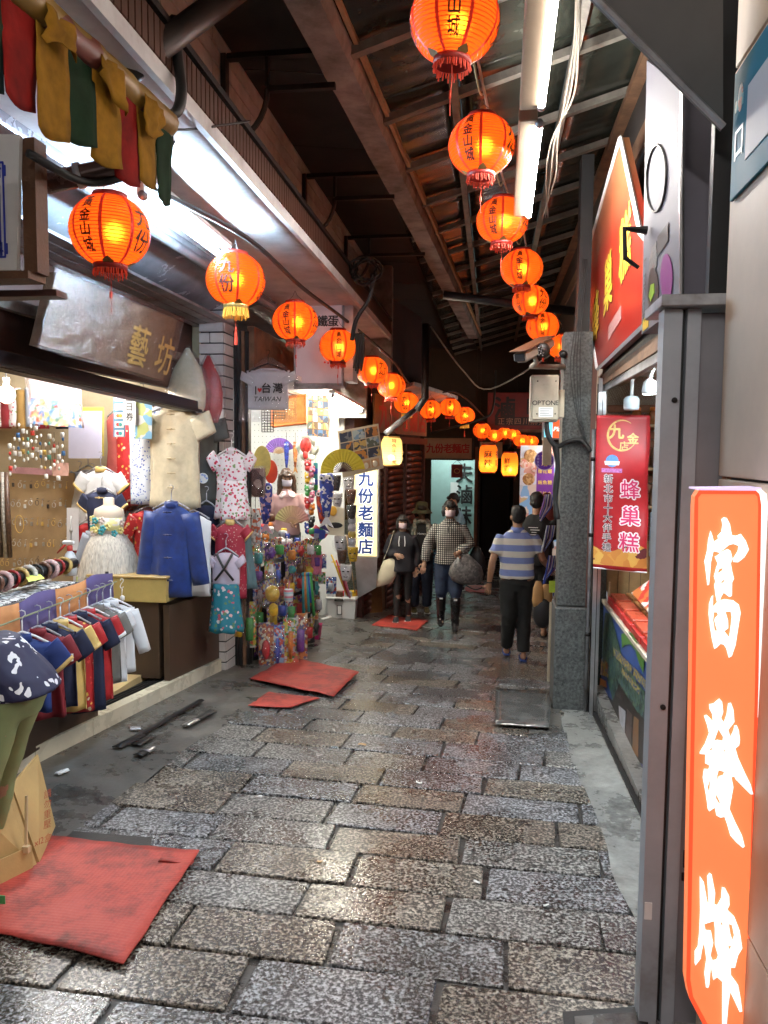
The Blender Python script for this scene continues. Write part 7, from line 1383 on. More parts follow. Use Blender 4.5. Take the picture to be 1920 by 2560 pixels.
wd = thing('wooden_stand', 'varnished wooden stand under the tall light box', 'stand', gp(800, 1330)); q0 = [gp(772, 1332), gp(826, 1325), gp(838, 1310), gp(790, 1312)]; z = yp(800, 1262, 10.3).z; mb = MB(); mb.hexa(q0, [V((p.x-.02, p.y, z)) for p in q0]); mb.build('body', mat('varnished_wood', (.20, .10, .035), .4, var=.35, vs=5), wd); mb = MB(); c = sum(q0, V((0, 0, 0)))/4; mb.hexa([V((c.x+(p.x-c.x)*1.1-.02, c.y+(p.y-c.y)*1.1, z+.002)) for p in q0], [V((c.x+(p.x-c.x)*1.1-.02, c.y+(p.y-c.y)*1.1, z+.03)) for p in q0]); mb.build('top', M_woodl, wd)
# shutters
A = V((-1.78, 10.40, 0)); B = V((-1.22, 13.5, 0)); d = (B-A).normalized(); n = V((d.y, -d.x, 0)); L_ = (B-A).length
shb = thing('shutter_house', 'closed shop front with rusty red roller shutters', 'building', A.lerp(B, .5)+V((0, 0, gz(12))))
def aw(u, z, off=0.0): p = A+d*u; return p+n*off+V((0, 0, z))
M_shut = mat('rusty_red_shutter', (.17, .055, .035), .38, .35, var=.4, vs=5, dirt=(.07, .03, .022)); M_shf = mat('dark_red_frame', (.06, .018, .014), .5, var=.3)
for k, (u0, u1) in enumerate(((.05, .98), (1.06, 1.98), (2.06, L_-.05))):
    for r in range(26):
        z = -.70+r*.098; mb = MB(); mb.loft([[aw(uu, z-.049, .0), aw(uu, z-.035, .018), aw(uu, z, .028), aw(uu, z+.035, .018), aw(uu, z+.046, .0)] for uu in (u0, u1)]); mb.build('shutter_slat', M_shut, shb, True)
for u in (0, 1.02, 2.02, L_): mb = MB(); mb.hexa([aw(u-.04, -.8, -.02), aw(u+.04, -.8, -.02), aw(u+.04, -.8, .06), aw(u-.04, -.8, .06)], [aw(u-.04, 1.9, -.02), aw(u+.04, 1.9, -.02), aw(u+.04, 1.9, .06), aw(u-.04, 1.9, .06)]); mb.build('guide_post', M_shf, shb)
mb = MB(); mb.hexa([aw(-.1, 1.9, -.15), aw(L_+.1, 1.9, -.15), aw(L_+.1, 1.9, .08), aw(-.1, 1.9, .08)], [aw(-.1, 2.0, -.15), aw(L_+.1, 2.0, -.15), aw(L_+.1, 2.0, .08), aw(-.1, 2.0, .08)]); mb.build('shutter_box', M_shf, shb)
mb = MB(); mb.hexa([aw(-.1, 2.0, -.25), aw(L_+.1, 2.0, -.25), aw(L_+.1, 2.0, -.05), aw(-.1, 2.0, -.05)], [aw(-.1, 4.3, -.25), aw(L_+.1, 4.3, -.25), aw(L_+.1, 4.3, -.05), aw(-.1, 4.3, -.05)]); mb.build('upper_wall', mat('dark_red_wall', (.05, .02, .016), .8, var=.4, vs=3), shb)
mb = MB(); mb.hexa([aw(.9, 2.62, .0), aw(L_+.6, 2.62, .0), aw(L_+.6, 2.72, .5), aw(.9, 2.72, .5)], [aw(.9, 2.68, .0), aw(L_+.6, 2.68, .0), aw(L_+.6, 2.78, .5), aw(.9, 2.78, .5)]); mb.build('awning', M_plas, shb)
t = thing('red_character_board', 'long wall board with large red characters above the shutters', 'sign', aw(1.5, 2.05, .05)); mb = MB(); q = [aw(.35, 2.04, .09), aw(L_, 2.04, .09), aw(L_, 2.58, .09), aw(.35, 2.58, .09)]; mb.hexa([p-n*.03 for p in q], q); mb.build('board', mat('board_tan', (.22, .13, .08), .6, var=.25), t); sign_text('九份老麵店', aw(1.78, 2.31, .092), d, (0, 0, 1), .46, mat('sign_red2', (.32, .02, .02), .5), t, .03, sx=1.05)
# end wall with two openings
ew = thing('end_building', 'dark timber building closing the far end of the lane', 'building', (-.3, 17.6, gz(17.6))); M_dw = mat('sooty_timber', (.028, .016, .012), .75, var=.4, vs=4); Y0, Y1 = 17.5, 17.65
xs = [-2.6, yp(930, 1100, Y0).x, yp(1026, 1100, Y0).x, yp(1034, 1100, Y0).x, yp(1112, 1100, Y0).x, 3.2]; zt = yp(980, 993, Y0).z; zd = yp(1070, 960, Y0).z
for (x0, x1, z0, z1) in ((xs[0], xs[1], -1.3, 4.8), (xs[2], xs[3], -1.3, 4.8), (xs[4], xs[5], -1.3, 4.8), (xs[1], xs[2], zt, 4.8), (xs[3], xs[4], zd, 4.8)): fpart(ew, 'wall_section', M_dw, x0+.001, x1-.001, Y0, Y1, z0+.001, z1)
fpart(ew, 'corner_post', mat('timber_post_warm', (.14, .06, .03), .6, var=.3), xs[2]-.02, xs[2]+.05, Y0-.06, Y0-.002, -.9, 1.9); fpart(ew, 'door_post', M_dw, xs[4]-.04, xs[4]+.06, Y0-.06, Y0-.002, -.9, 2.0)
M_tl = mat('teal_paint', (.36, .52, .50), .6, var=.06)
fpart(ew, 'teal_room_wall', M_tl, xs[1]-.4, xs[2]+.03, 19.4, 19.5, -1.3, 2.4); fpart(ew, 'teal_side_wall', M_tl, xs[1]-.45, xs[1]-.401, 17.7, 19.4, -1.3, 2.4); fpart(ew, 'teal_side_wall', M_tl, xs[2]+.031, xs[2]+.06, 17.7, 19.4, -1.3, 2.4); fpart(ew, 'room_ceiling', M_white, xs[1]-.4, xs[2]+.03, 17.7, 19.4, 2.0, 2.05)
fpart(ew, 'passage_wall', M_blk, xs[3]-.0005, xs[3]+.02, 17.7, 22, -1.4, 2.4); fpart(ew, 'passage_wall', M_blk, xs[4]-.02, xs[4], 17.7, 22, -1.4, 2.4); fpart(ew, 'passage_end', M_blk, xs[3], xs[4], 22.0, 22.1, -1.5, 2.4); fpart(ew, 'passage_ceiling', M_blk, xs[3], xs[4], 17.7, 22, 2.401, 2.45)  # passage is black all round: the doorway's darkness is put into the colour
p = yp(1003, 1045, 19.35); sign_text('張夫滷味', p, (1, 0, 0), (0, 0, 1), .51, M_ink, ew, .02, True, 1.05, .85)
fpart(ew, 'menu_sheet', M_white, yp(973, 1050, 19.35).x, yp(990, 1050, 19.35).x, 19.36, 19.37, yp(980, 1075, 19.35).z, yp(980, 1042, 19.35).z)
tube_lamp('shop_tube', 'lamp inside the far teal painted shop', (xs[1]+.1, 18.4, 1.95), (xs[2]-.1, 18.5, 1.95), (.92, 1, .96), 150, None, .018)
t = thing('noodle_board', 'framed beige board with five red characters at the end of the lane', 'sign', yp(967, 990, 17.3)); a, b = yp(916, 946, 17.3), yp(1019, 991, 17.3); fpart(t, 'panel', mat('board_beige2', (.36, .24, .17), .6, var=.1), a.x, b.x, 17.32, 17.36, b.z, a.z)
for (x0, x1, z0, z1) in ((a.x-.03, b.x+.03, a.z, a.z+.035), (a.x-.03, b.x+.03, b.z-.035, b.z), (a.x-.03, a.x+.005, b.z, a.z), (b.x-.005, b.x+.03, b.z, a.z)): fpart(t, 'frame_bar', M_blk, x0, x1, 17.295, 17.359, z0, z1)
sign_text('九份老麵店', ((a.x+b.x)/2, 17.315, (a.z+b.z)/2), (1, 0, 0), (0, 0, 1), .22, mat('deep_red_letter', (.34, .012, .018), .5), t, .035, sx=.92, gap=.95)
t = thing('hanging_plaque', 'small dark red square plaque hanging in the teal doorway', 'plaque', yp(986, 1035, 17.4)); a, b = yp(975, 1003, 17.4), yp(999, 1032, 17.4); fpart(t, 'plaque', mat('plaque_red', (.15, .012, .015), .5), a.x, b.x, 17.4, 17.42, b.z, a.z); mb = MB(); mb.tube([(a.x+.03, 17.41, a.z), ((a.x+b.x)/2, 17.41, a.z+.09), (b.x-.03, 17.41, a.z)], .005, 4); mb.build('string', M_cable, t); mb = MB(); c = V(((a.x+b.x)/2, 17.396, (a.z+b.z)/2)); mb.tube([c+V((.06*cos(q), 0, .05*sin(q))) for q in [2*pi*k/16 for k in range(16)]], .006, 4, closed=True); mb.build('emblem', M_gold, t)
rs = thing('braised_food_sign', 'large dark red sign with black characters above the far lanterns', 'sign', yp(1110, 925, 16.8)); a, b = yp(1054, 848, 16.8), yp(1232, 928, 16.8); fpart(rs, 'board', mat('dark_red_sign', (.16, .012, .010), .5, var=.2), a.x, b.x, 16.8, 16.85, b.z, a.z); c = yp(1090, 880, 16.79); sign_text('滷', c, (1, 0, 0), (0, 0, 1), .47, M_ink, rs, .03); sign_text('味', c+V((.69, 0, 0)), (1, 0, 0), (0, 0, 1), .47, M_ink, rs, .03)
p = yp(1069, 910, 16.79); fpart(rs, 'strip', M_blk, p.x, b.x-.02, 16.785, 16.798, yp(1069, 919, 16.79).z, yp(1069, 901, 16.79).z); sign_text('正宗四川麻辣', p+V((.57, -.007, 0)), (1, 0, 0), (0, 0, 1), .155, mat('strip_print', (.45, .25, .15), .5), rs, .0, gap=1.12); fpart(rs, 'lower_rail', M_wood, a.x-.05, b.x+.05, 16.78, 16.84, b.z-.06, b.z-.002)
fpart(ew, 'pale_panel', mat('pale_panel', (.45, .36, .28), .6, var=.1), yp(1036, 980, 17.4).x, yp(1085, 980, 17.4).x, 17.44, 17.49, yp(1060, 990, 17.4).z, yp(1060, 955, 17.4).z)
# right hand stalls beyond the pillar
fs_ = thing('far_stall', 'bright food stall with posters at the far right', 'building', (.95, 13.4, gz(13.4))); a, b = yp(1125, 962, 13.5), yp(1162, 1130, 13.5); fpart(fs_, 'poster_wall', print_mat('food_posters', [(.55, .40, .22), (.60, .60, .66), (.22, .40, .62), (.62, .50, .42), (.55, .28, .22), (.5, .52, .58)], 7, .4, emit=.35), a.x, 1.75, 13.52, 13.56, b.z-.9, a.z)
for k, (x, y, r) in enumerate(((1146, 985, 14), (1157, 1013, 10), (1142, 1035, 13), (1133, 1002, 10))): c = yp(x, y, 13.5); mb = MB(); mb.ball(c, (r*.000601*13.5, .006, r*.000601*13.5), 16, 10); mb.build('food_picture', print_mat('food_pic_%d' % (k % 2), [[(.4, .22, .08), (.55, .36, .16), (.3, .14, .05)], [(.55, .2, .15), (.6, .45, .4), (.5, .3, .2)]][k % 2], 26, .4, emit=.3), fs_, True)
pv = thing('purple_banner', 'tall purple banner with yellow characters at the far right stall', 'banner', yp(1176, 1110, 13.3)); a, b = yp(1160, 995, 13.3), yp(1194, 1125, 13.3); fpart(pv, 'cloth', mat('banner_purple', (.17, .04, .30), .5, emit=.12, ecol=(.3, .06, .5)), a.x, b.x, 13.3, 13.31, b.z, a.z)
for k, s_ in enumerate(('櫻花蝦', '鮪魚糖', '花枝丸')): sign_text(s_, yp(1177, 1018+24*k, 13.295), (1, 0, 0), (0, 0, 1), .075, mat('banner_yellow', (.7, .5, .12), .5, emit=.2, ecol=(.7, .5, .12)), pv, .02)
sign_text('見', yp(1180, 1100, 13.295), (1, 0, 0), (0, 0, 1), .16, mat('banner_yellow', (.7, .5, .12), .5), pv, .03)
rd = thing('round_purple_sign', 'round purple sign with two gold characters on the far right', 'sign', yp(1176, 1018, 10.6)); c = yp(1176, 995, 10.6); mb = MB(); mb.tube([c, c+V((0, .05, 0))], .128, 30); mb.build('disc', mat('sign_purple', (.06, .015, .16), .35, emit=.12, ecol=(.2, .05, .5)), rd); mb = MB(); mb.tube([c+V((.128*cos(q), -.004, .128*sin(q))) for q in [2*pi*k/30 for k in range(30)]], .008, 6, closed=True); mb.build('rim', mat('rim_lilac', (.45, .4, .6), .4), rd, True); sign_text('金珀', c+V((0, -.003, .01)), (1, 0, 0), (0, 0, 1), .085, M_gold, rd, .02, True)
sign_text('海苔系列', c+V((.085, -.003, 0)), (1, 0, 0), (0, 0, 1), .036, mat('rim_lilac', (.45, .4, .6), .4), rd, 0, True, 1.15); sign_text('休閒食品', c+V((-.085, -.003, 0)), (1, 0, 0), (0, 0, 1), .036, MATS['rim_lilac'], rd, 0, True, 1.15)
t = thing('shop_light_box', 'small cyan and orange light box sign behind the beige box', 'sign', yp(1195, 945, 9.5)); a, b = yp(1176, 907, 9.5), yp(1214, 946, 9.5); fpart(t, 'case', M_galv, a.x-.02, b.x+.1, 9.51, 9.6, b.z-.02, a.z+.12); fpart(t, 'cyan_face', emat('cyan_face', (.25, .75, .95), .9), a.x, a.x+.10, 9.5, 9.509, b.z, a.z); fpart(t, 'orange_face', emat('orange_face', (.9, .12, .03), .9), a.x+.101, b.x+.05, 9.5, 9.509, b.z, a.z); sign_text('Pla', (a.x+.155, 9.498, (a.z+b.z)/2), (1, 0, 0), (0, 0, 1), .075, emat('box_white', (1, 1, 1), 1), t, .02, slant=.2)
rw = thing('right_stall_row', 'dark shop fronts behind the granite pillar on the right', 'building', (1.2, 9.5, gz(9.5))); mb = MB(); mb.hexa([V((.98, 6.9, -.6)), V((1.15, 12.8, -.8)), V((1.4, 12.8, -.8)), V((1.4, 6.9, -.6))], [V((.98, 6.9, 3.2)), V((1.15, 12.8, 3.2)), V((1.4, 12.8, 3.2)), V((1.4, 6.9, 3.2))]); mb.build('shop_wall', mat('maroon_wall', (.09, .025, .02), .7, var=.3, vs=3), rw); fpart(rw, 'far_wall', M_dw, 1.75, 1.9, 12.8, 17.5, -1.2, 3.4)
tube_lamp('shop_tube', 'bright lamp inside the far right stall', (1.25, 12.9, 1.9), (1.65, 13.2, 1.9), (1, .95, .9), 200, None, .02)
mb = MB(); p = yp(1183, 968, 12.4); mb.ball(p, .05, 10, 8); tag(mb.build('spot_bulb', emat('far_bulb', (1, .85, .65), 70), None, True), 'glowing bulb above the round purple sign', 'lamp')
# hanging goods on the white rack right behind the pillar
wr_ = thing('goods_rack', 'white upright rack rail in front of the granite pillar edge', 'rack', gp(1208, 1470)); p = yp(1209, 1190, 7.3); mb = MB(); mb.tube([(p.x, 7.3, yp(1204, 1065, 7.3).z), (p.x, 7.3, yp(1204, 1300, 7.3).z)], .010, 6); mb.build('rail', M_white, wr_); mb = MB(); mb.tube([(p.x-.06, 7.28, yp(1200, 1300, 7.3).z), (p.x-.07, 7.26, gz(7.2))], .022, 8); mb.build('leg', mat('rack_leg', (.35, .30, .22), .6, var=.2), wr_)
random.seed(31); k = 0
for z_, x_ in ((1068, 1178), (1135, 1182), (1200, 1186), (1262, 1190)):
    for j in range(9):
        c = yp(x_+j*2.4, z_, 7.9+.05*j); cn = ('purple', 'silver', 'blue', 'white', 'black')[(j+k) % 5]; mb = MB(); l_ = random.uniform(.22, .3); mb.tube([c, c+V((-.02, 0, -l_*.5)), c+V((-.05-.01*j, 0, -l_))], [.006, .010, .008], 5); tag(mb.build('umbrella_strap', tm(cn)), '%s hanging accessory, %s in the %s bunch on the right rack' % (cn, ORD[j], ORD[k]), 'accessory', 'accessories on the right rack')
    k += 1
mb = MB(); p = yp(1180, 1125, 10.9); mb.ball(p, (.15, .10, .40), 16, 12); t = tag(mb.build('chair_back', mat('maroon_cushion', (.11, .015, .012), .5, var=.15), None, True), 'maroon rounded screen behind the rack goods', 'screen')
for i, (x, y, w, h) in enumerate(((1163, 1255, .10, .26), (1180, 1262, .12, .28))):
    c = yp(x, y, 7.7+.05*i); t = thing('paper_bag_goods', ['tan cloth bag hanging low on the right rack', 'orange tan cloth bag beside the lime tag'][i], 'bag', c+V((0, 0, -h)), 'tan bags on the right rack'); mb = MB(); mb.loft([[c+V((w*s*cos(q)*.5*(1+.15*sin(5*q)), .03*s*sin(q), -h*v)) for q in [2*pi*j/14 for j in range(14)]] for s, v in ((.5, 0), (1, .3), (1.15, .75), (.9, 1))]); mb.build('bag', mat('tan_cloth', (.45, .24, .09), .7, var=.2), t, True); mb = MB(); mb.tube([c, c+V((0, 0, .06))], .004, 4); mb.build('string', M_cable, t)
c = yp(1172, 1325, 7.7); mb = MB(); mb.ball(c, (.10, .05, .15), 12, 9); tag(mb.build('black_pouch', M_blk, None, True), 'black pouches hanging under the tan bags', 'pouch'); card('lime_tag', 'lime green tag beside the tan bags on the right rack', 'tag', pq(1186, 1255, 1202, 1280, 7.6), mat('lime_tag', (.45, .6, .05), .5))
fpart(gpl, 'grey_box', M_ob, .60, .70, 9.3, 9.4, 1.62, 1.95)
# ================================================================== people
def blob(mb, name, m, parent, vox=.015, sm=4, wrk=0.0, ws=9.0, extra=None):
    "union of the shapes in mb as one continuous skin"
    me = mb.mesh(name+'_src', m); o = bpy.data.objects.new(name+'_src', me); TS.collection.objects.link(o); None
    r = o.modifiers.new('r', 'REMESH'); r.mode = 'VOXEL'; r.voxel_size = vox; s = o.modifiers.new('s', 'SMOOTH'); s.iterations = sm; s.factor = .5
    me2 = bench_eval(o)
    bpy.data.objects.remove(o); bpy.data.meshes.remove(me)
    if wrk:
        for v, nr in [(v, v.normal.copy()) for v in me2.vertices]:
            c = v.co.copy(); k = mnoise.noise(V((c.x*ws, c.y*ws, c.z*ws*.8)))+.5*mnoise.noise(V((c.x*ws*2.3, c.y*ws*2, c.z*ws*2.6+5))); v.co = c+nr*wrk*k
    if extra:
        bm = bmesh.new(); bm.from_mesh(me2); me3 = extra.mesh('x', m); bm.from_mesh(me3); bm.to_mesh(me2); bm.free(); bpy.data.meshes.remove(me3)
    me2.materials.clear(); me2.materials.append(m); me2.polygons.foreach_set('use_smooth', [True]*len(me2.polygons)); me2.name = name
    return link(name, me2, parent)
SK = mat('skin', (.46, .27, .18), .5, var=.1, vs=12); SKt = mat('tan_skin', (.38, .20, .115), .5, var=.1, vs=12)
HAIR = mat('black_hair', (.008, .006, .005), .62, var=.3, vs=40, bump=.4, bs=120); HAIRb = mat('brown_hair', (.055, .026, .014), .4, var=.4, vs=30, bump=.4, bs=120)
def tors(mb, rows, lean):
    "rows (z, rx, ry, dy) -> loft of super-ellipses; lean(z) -> offset"
    rings = []
    for z, rx, ry, dy in rows:
        o = lean(z); rings.append([V((o.x+rx*abs(cos(a))**.85*(1 if cos(a) > 0 else -1), o.y+dy+ry*abs(sin(a))**.85*(1 if sin(a) > 0 else -1), z+o.z)) for a in [2*pi*j/20 for j in range(20)]])
    mb.loft(rings)
def hand(body, fing, e, w, s, grip=.6):
    d = (w-e).normalized(); side = V((0, -1, 0)).cross(d); side = side.normalized() if side.length > .2 else V((1, 0, 0)); nrm = d.cross(side)
    p = w+d*.045; rot = Matrix((side, nrm, d)).transposed(); body.ball(p, (.040, .020, .052), 10, 7, rot)
    for k in range(4):
        b = p+d*.045+side*(-.028+.019*k); l = (.034, .040, .037, .028)[k]; c1 = (d*cos(grip*.5)+nrm*s*sin(grip*.5)); c2 = (d*cos(grip*1.5)+nrm*s*sin(grip*1.5))
        fing.tube([b-d*.012, b+c1*l, b+c1*l+c2*l*.9, b+c1*l+c2*l*1.3], [.0098, .009, .0082, .006], 6)
    b = p+side*s*.036-d*.01; fing.tube([b, b+(d*.6+side*s*.6+nrm*s*.3).normalized()*.035, b+(d*.9+side*s*.3+nrm*s*.4).normalized()*.065], [.0115, .010, .007], 6)
def person(label, loc, rz, H, top, bot, skin=SK, arm=None, leg=None, sleeve=1.0, legs=1.0, shoe='shoe', shoem=None, hair='short', hairm=HAIR, mask=None, lean=0.0, head=(0, 0), fem=False, hem=.0, loose=.02, wrk=.006, hood=False, topname='shirt', botname='trousers', collar=None, cuff=None):
    t = thing('person', label, 'person', (0, 0, 0)); k = 1.0
    J = {'Ls': V((.150 if fem else .172, 0, 1.395)), 'Le': V((.22, .02, 1.12)), 'Lw': V((.235, -.04, .87)), 'Lh': V((.09, 0, .90)), 'Lk': V((.10, -.01, .49)), 'La': V((.10, .02, .09))}
    for a in list(J): J['R'+a[1:]] = V((-J[a].x, J[a].y, J[a].z))
    for dct in (arm or {}, leg or {}):
        for a, p in dct.items(): J[a] = V(p)
    sh = R(lean)
    def ln(z): u = max(0, z-.92); return V((0, -sin(sh)*u, (cos(sh)-1)*u))
    def lv(p): p = V(p); o = ln(p.z); return p+o
    for s in 'LR':
        J[s+'s'] = lv(J[s+'s'])
    nk = lv((0, .0, 1.44)); hc = lv((0, -.02, 1.60)); hy, hp = R(head[0]), R(head[1]); HR = Matrix.Rotation(hy, 3, 'Z') @ Matrix.Rotation(hp, 3, 'X')
    hd = lambda x, y, z: hc+HR @ V((x, y, z+.0))
    b = MB(); f = MB()
    sw = .150 if fem else .172; wa = .125 if fem else .145
    tors(b, [(.82, .10, .08, 0), (.90, .155, .10, 0), (1.0, wa+.01, .09, 0), (1.10, wa, .088, 0), (1.25, .155 if fem else .165, .105, 0), (1.36, sw, .09, 0), (1.42, .12, .07, 0), (1.45, .055, .055, 0)], ln)
    b.tube([lv((0, .01, 1.40)), lv((0, 0, 1.47)), hc+V((0, .01, -.04))], [.058, .052, .055], 10)
    b.ball(hc+HR @ V((0, .012, .025)), (.076, .094, .098), 16, 12, HR); b.ball(hc+HR @ V((0, -.022, -.045)), (.056, .066, .072), 14, 10, HR)
    b.ball(hd(0, -.092, -.02), (.013, .018, .024), 8, 6, HR)
    for s in (-1, 1): b.ball(hd(s*.077, .01, -.012), (.012, .020, .032), 8, 6, HR)
    for s in 'LR':
        S_, E_, W_ = J[s+'s'], J[s+'e'], J[s+'w']; b.tube([S_+V((0, 0, -.01)), S_.lerp(E_, .5), E_, E_.lerp(W_, .35), W_, W_+(W_-E_).normalized()*.02], [.055, .048, .040, .040, .027, .026], 10); hand(b, f, E_, W_, 1 if s == 'L' else -1)
        h_, k_, a_ = J[s+'h'], J[s+'k'], J[s+'a']; b.tube([h_+V((0, 0, .02)), h_.lerp(k_, .4), k_, k_.lerp(a_, .3), a_.lerp(k_, .15), a_], [.09, .078, .056, .056, .036, .036], 10)
        fd = V((0, -1, 0)) if (s+'f') not in J else J[s+'f']; b.tube([a_+V((0, .04, -.045)), a_+V((0, 0, -.045)), a_+fd*.09+V((0, 0, -.055)), a_+fd*.165+V((0, 0, -.065))], [(.030, .034), (.036, .036), (.042, .026), (.030, .016)], 10)
    blob(b, 'body', skin, t, .0125, 3, extra=f)
    e = MB()
    if not mask or True:
        for s in (-1, 1):
            mb = MB(); mb.ball(hd(s*.031, -.083, .012), (.013, .008, .007), 8, 6, HR); mb.build('eye', mat('eye_dark', (.02, .014, .012), .25), t, True); mb = MB(); mb.tube([hd(s*.015, -.088, .032), hd(s*.033, -.088, .037), hd(s*.05, -.078, .031)], .004, 5); mb.build('eyebrow', hairm, t, True)
        if not mask: mb = MB(); mb.tube([hd(-.024, -.083, -.068), hd(0, -.089, -.066), hd(.024, -.083, -.068)], [.003, .006, .003], 6); mb.build('lips', mat('lips', (.32, .10, .08), .45), t, True)
    if mask:
        mb = MB(); mb.sheet(lambda u, v: hd(sin((u-.5)*2.3)*(.076-.010*v), -.010-cos((u-.5)*2.3)*(.098-.004*v)+.012*abs(v-.5), .0-.085*v), 12, 6, -.003); mb.build('face_mask', mask, t, True)
        for s in (-1, 1): mb = MB(); mb.tube([hd(s*.068, -.045, -.015), hd(s*.083, .01, .0), hd(s*.068, -.04, -.06)], .0015, 4); mb.build('mask_strap', mask, t)
    hb = MB()
    if hair != 'none':
        hb.ball(hd(0, .030, .048), (.084, .094, .088), 14, 10, HR); hb.ball(hd(0, .055, .0), (.078, .068, .07), 12, 8, HR); hb.ball(hd(0, -.045, .088), (.066, .045, .034), 10, 7, HR)
        if hair in ('bob', 'long', 'fringe', 'tied'):
            for s in (-1, 1): hb.tube([hd(s*.075, -.01, .05), hd(s*.088, -.015, -.03), hd(s*.086, -.02, -.09)] if hair != 'long' else [hd(s*.078, -.01, .06), hd(s*.092, -.018, -.05), hd(s*.095, -.05, -.16), hd(s*.088, -.075, -.30), hd(s*.08, -.075, -.38)], [.028, .032, .018] if hair != 'long' else [.03, .036, .036, .028, .012], 8)
            hb.tube([hd(-.065, -.066, .062), hd(0, -.090, .058), hd(.065, -.066, .062)], .026, 8)
        if hair == 'long': hb.tube([hd(0, .06, .0), hd(0, .075, -.12), hd(0, .085, -.28)], [.085, .085, .05], 10)
        if hair == 'bob': hb.ball(hd(0, .05, -.05), (.085, .05, .06), 10, 8, HR)
        blob(hb, 'hair', hairm, t, .011, 2, .007, 38)
    c = MB(); lo = loose; hz = .86+hem
    tors(c, [(hz, .165+lo, .112+lo, 0), (hz+.06, .162+lo, .108+lo, 0), (1.06, wa+.012+lo, .094+lo, 0), (1.25, .162+lo if fem else .172+lo, .11+lo*.7, 0), (1.36, sw+lo*.4, .094+lo*.5, 0), (1.425, .125, .075, 0), (1.465, .066, .066, 0)], ln)
    for s in 'LR':
        S_, E_, W_ = J[s+'s'], J[s+'e'], J[s+'w']
        if sleeve > .6: c.tube([S_+V((0, 0, -.005)), S_.lerp(E_, .5), E_, E_.lerp(W_, .5), E_.lerp(W_, sleeve)], [.056+lo*.4, .056+lo*.5, .052+lo*.5, .050+lo*.5, .042+lo*.4], 10)
        else: c.tube([S_+V((0, 0, -.005)), S_.lerp(E_, sleeve), S_.lerp(E_, sleeve*1.7)], [.056+lo*.3, .060+lo*.4, .064+lo*.5], 10)
    if hood: c.ball(lv((0, .09, 1.43)), (.11, .07, .07), 12, 8)
    blob(c, topname, top, t, .014, 4, wrk)
    if collar: mb = MB(); q = lv((0, 0, 1.455)); mb.lathe([(.085, -.03), (.078, .0), (.068, .03), (.060, .025), (.066, -.02)], 18, q); mb.build('collar', collar, t, True)
    d = MB(); tors(d, [(.78, .10, .09, 0), (.86, .17, .118, 0), (.93, .158, .106, 0), (1.0, wa+.018, .098, 0)], ln)
    for s in 'LR':
        h_, k_, a_ = J[s+'h'], J[s+'k'], J[s+'a']; q = lo*.6 if botname != 'leggings' else -.006
        if shoe == 'boot': d.tube([h_, h_.lerp(k_, .5), k_, k_.lerp(a_, .2)], [.098+q*.4, .083+q, .064+q, .058], 12)
        elif legs > .6: d.tube([h_+V((0, 0, .0)), h_.lerp(k_, .5), k_, k_.lerp(a_, .5), k_.lerp(a_, legs)], [.098+q*.4, .083+q, .066+q, .058+q, .052+q], 12)
        else: d.tube([h_, h_.lerp(k_, .5), h_.lerp(k_, .98)], [.10+q, .09+q, .085+q], 12)
    blob(d, botname, bot, t, .014, 4, wrk)
    for s in 'LR':
        a_ = J[s+'a']; k_ = J[s+'k']; fd = V((0, -1, 0)); mb = MB()
        if shoe == 'flop':
            mb.sheet(lambda u, v: a_+V(((u-.5)*.085*(.75+.35*v), .075-.25*v, -.086+.0*u)), 4, 8, .016); o = mb.build('flip_flop', shoem, t, True); mb = MB(); mb.tube([a_+V((-.042, -.02, -.075)), a_+V((-.025, -.07, -.03)), a_+V((0, -.115, -.055)), a_+V((.025, -.07, -.03)), a_+V((.042, -.02, -.075))], .008, 5); mb.build('strap', shoem, o, True)
        elif shoe == 'boot':
            mb.tube([a_.lerp(k_, .86), a_.lerp(k_, .5), a_+V((0, .005, .03)), a_+V((0, 0, -.03))], [.072, .066, .054, .054], 12); mb.tube([a_+V((0, .05, -.05)), a_+V((0, 0, -.045)), a_+V((0, -.10, -.058)), a_+V((0, -.17, -.07))], [(.036, .04), (.045, .05), (.048, .034), (.032, .02)], 10); o = blob(mb, 'rubber_boot', shoem, t, .011, 3)
            mb = MB(); mb.box(a_.lerp(k_, .80)+V((0, -.068, 0)), (.045, .006, .022), bev=.002); mb.build('boot_label', M_white, o)
        else:
            mb.tube([a_+V((0, .055, -.045)), a_+V((0, 0, -.038)), a_+V((0, -.09, -.056)), a_+V((0, -.175, -.07))], [(.036, .036), (.044, .044), (.048, .032), (.030, .018)], 10); o = blob(mb, 'shoe', shoem, t, .011, 2); mb = MB(); mb.sheet(lambda u, v: a_+V(((u-.5)*.095*(.8+.25*v), .075-.255*v, -.078)), 4, 8, .014); mb.build('sole', M_white, o, True)
    t['_J'] = 0; del t['_J']
    t.matrix_world = TR(loc, rz, H/1.72); t_J = {a: t.matrix_world @ p for a, p in J.items()}; return t, t_J, (lambda x, y, z: t.matrix_world @ hd(x, y, z))
def feet(p): return V((p.x, p.y, gz(p.y)+.018))

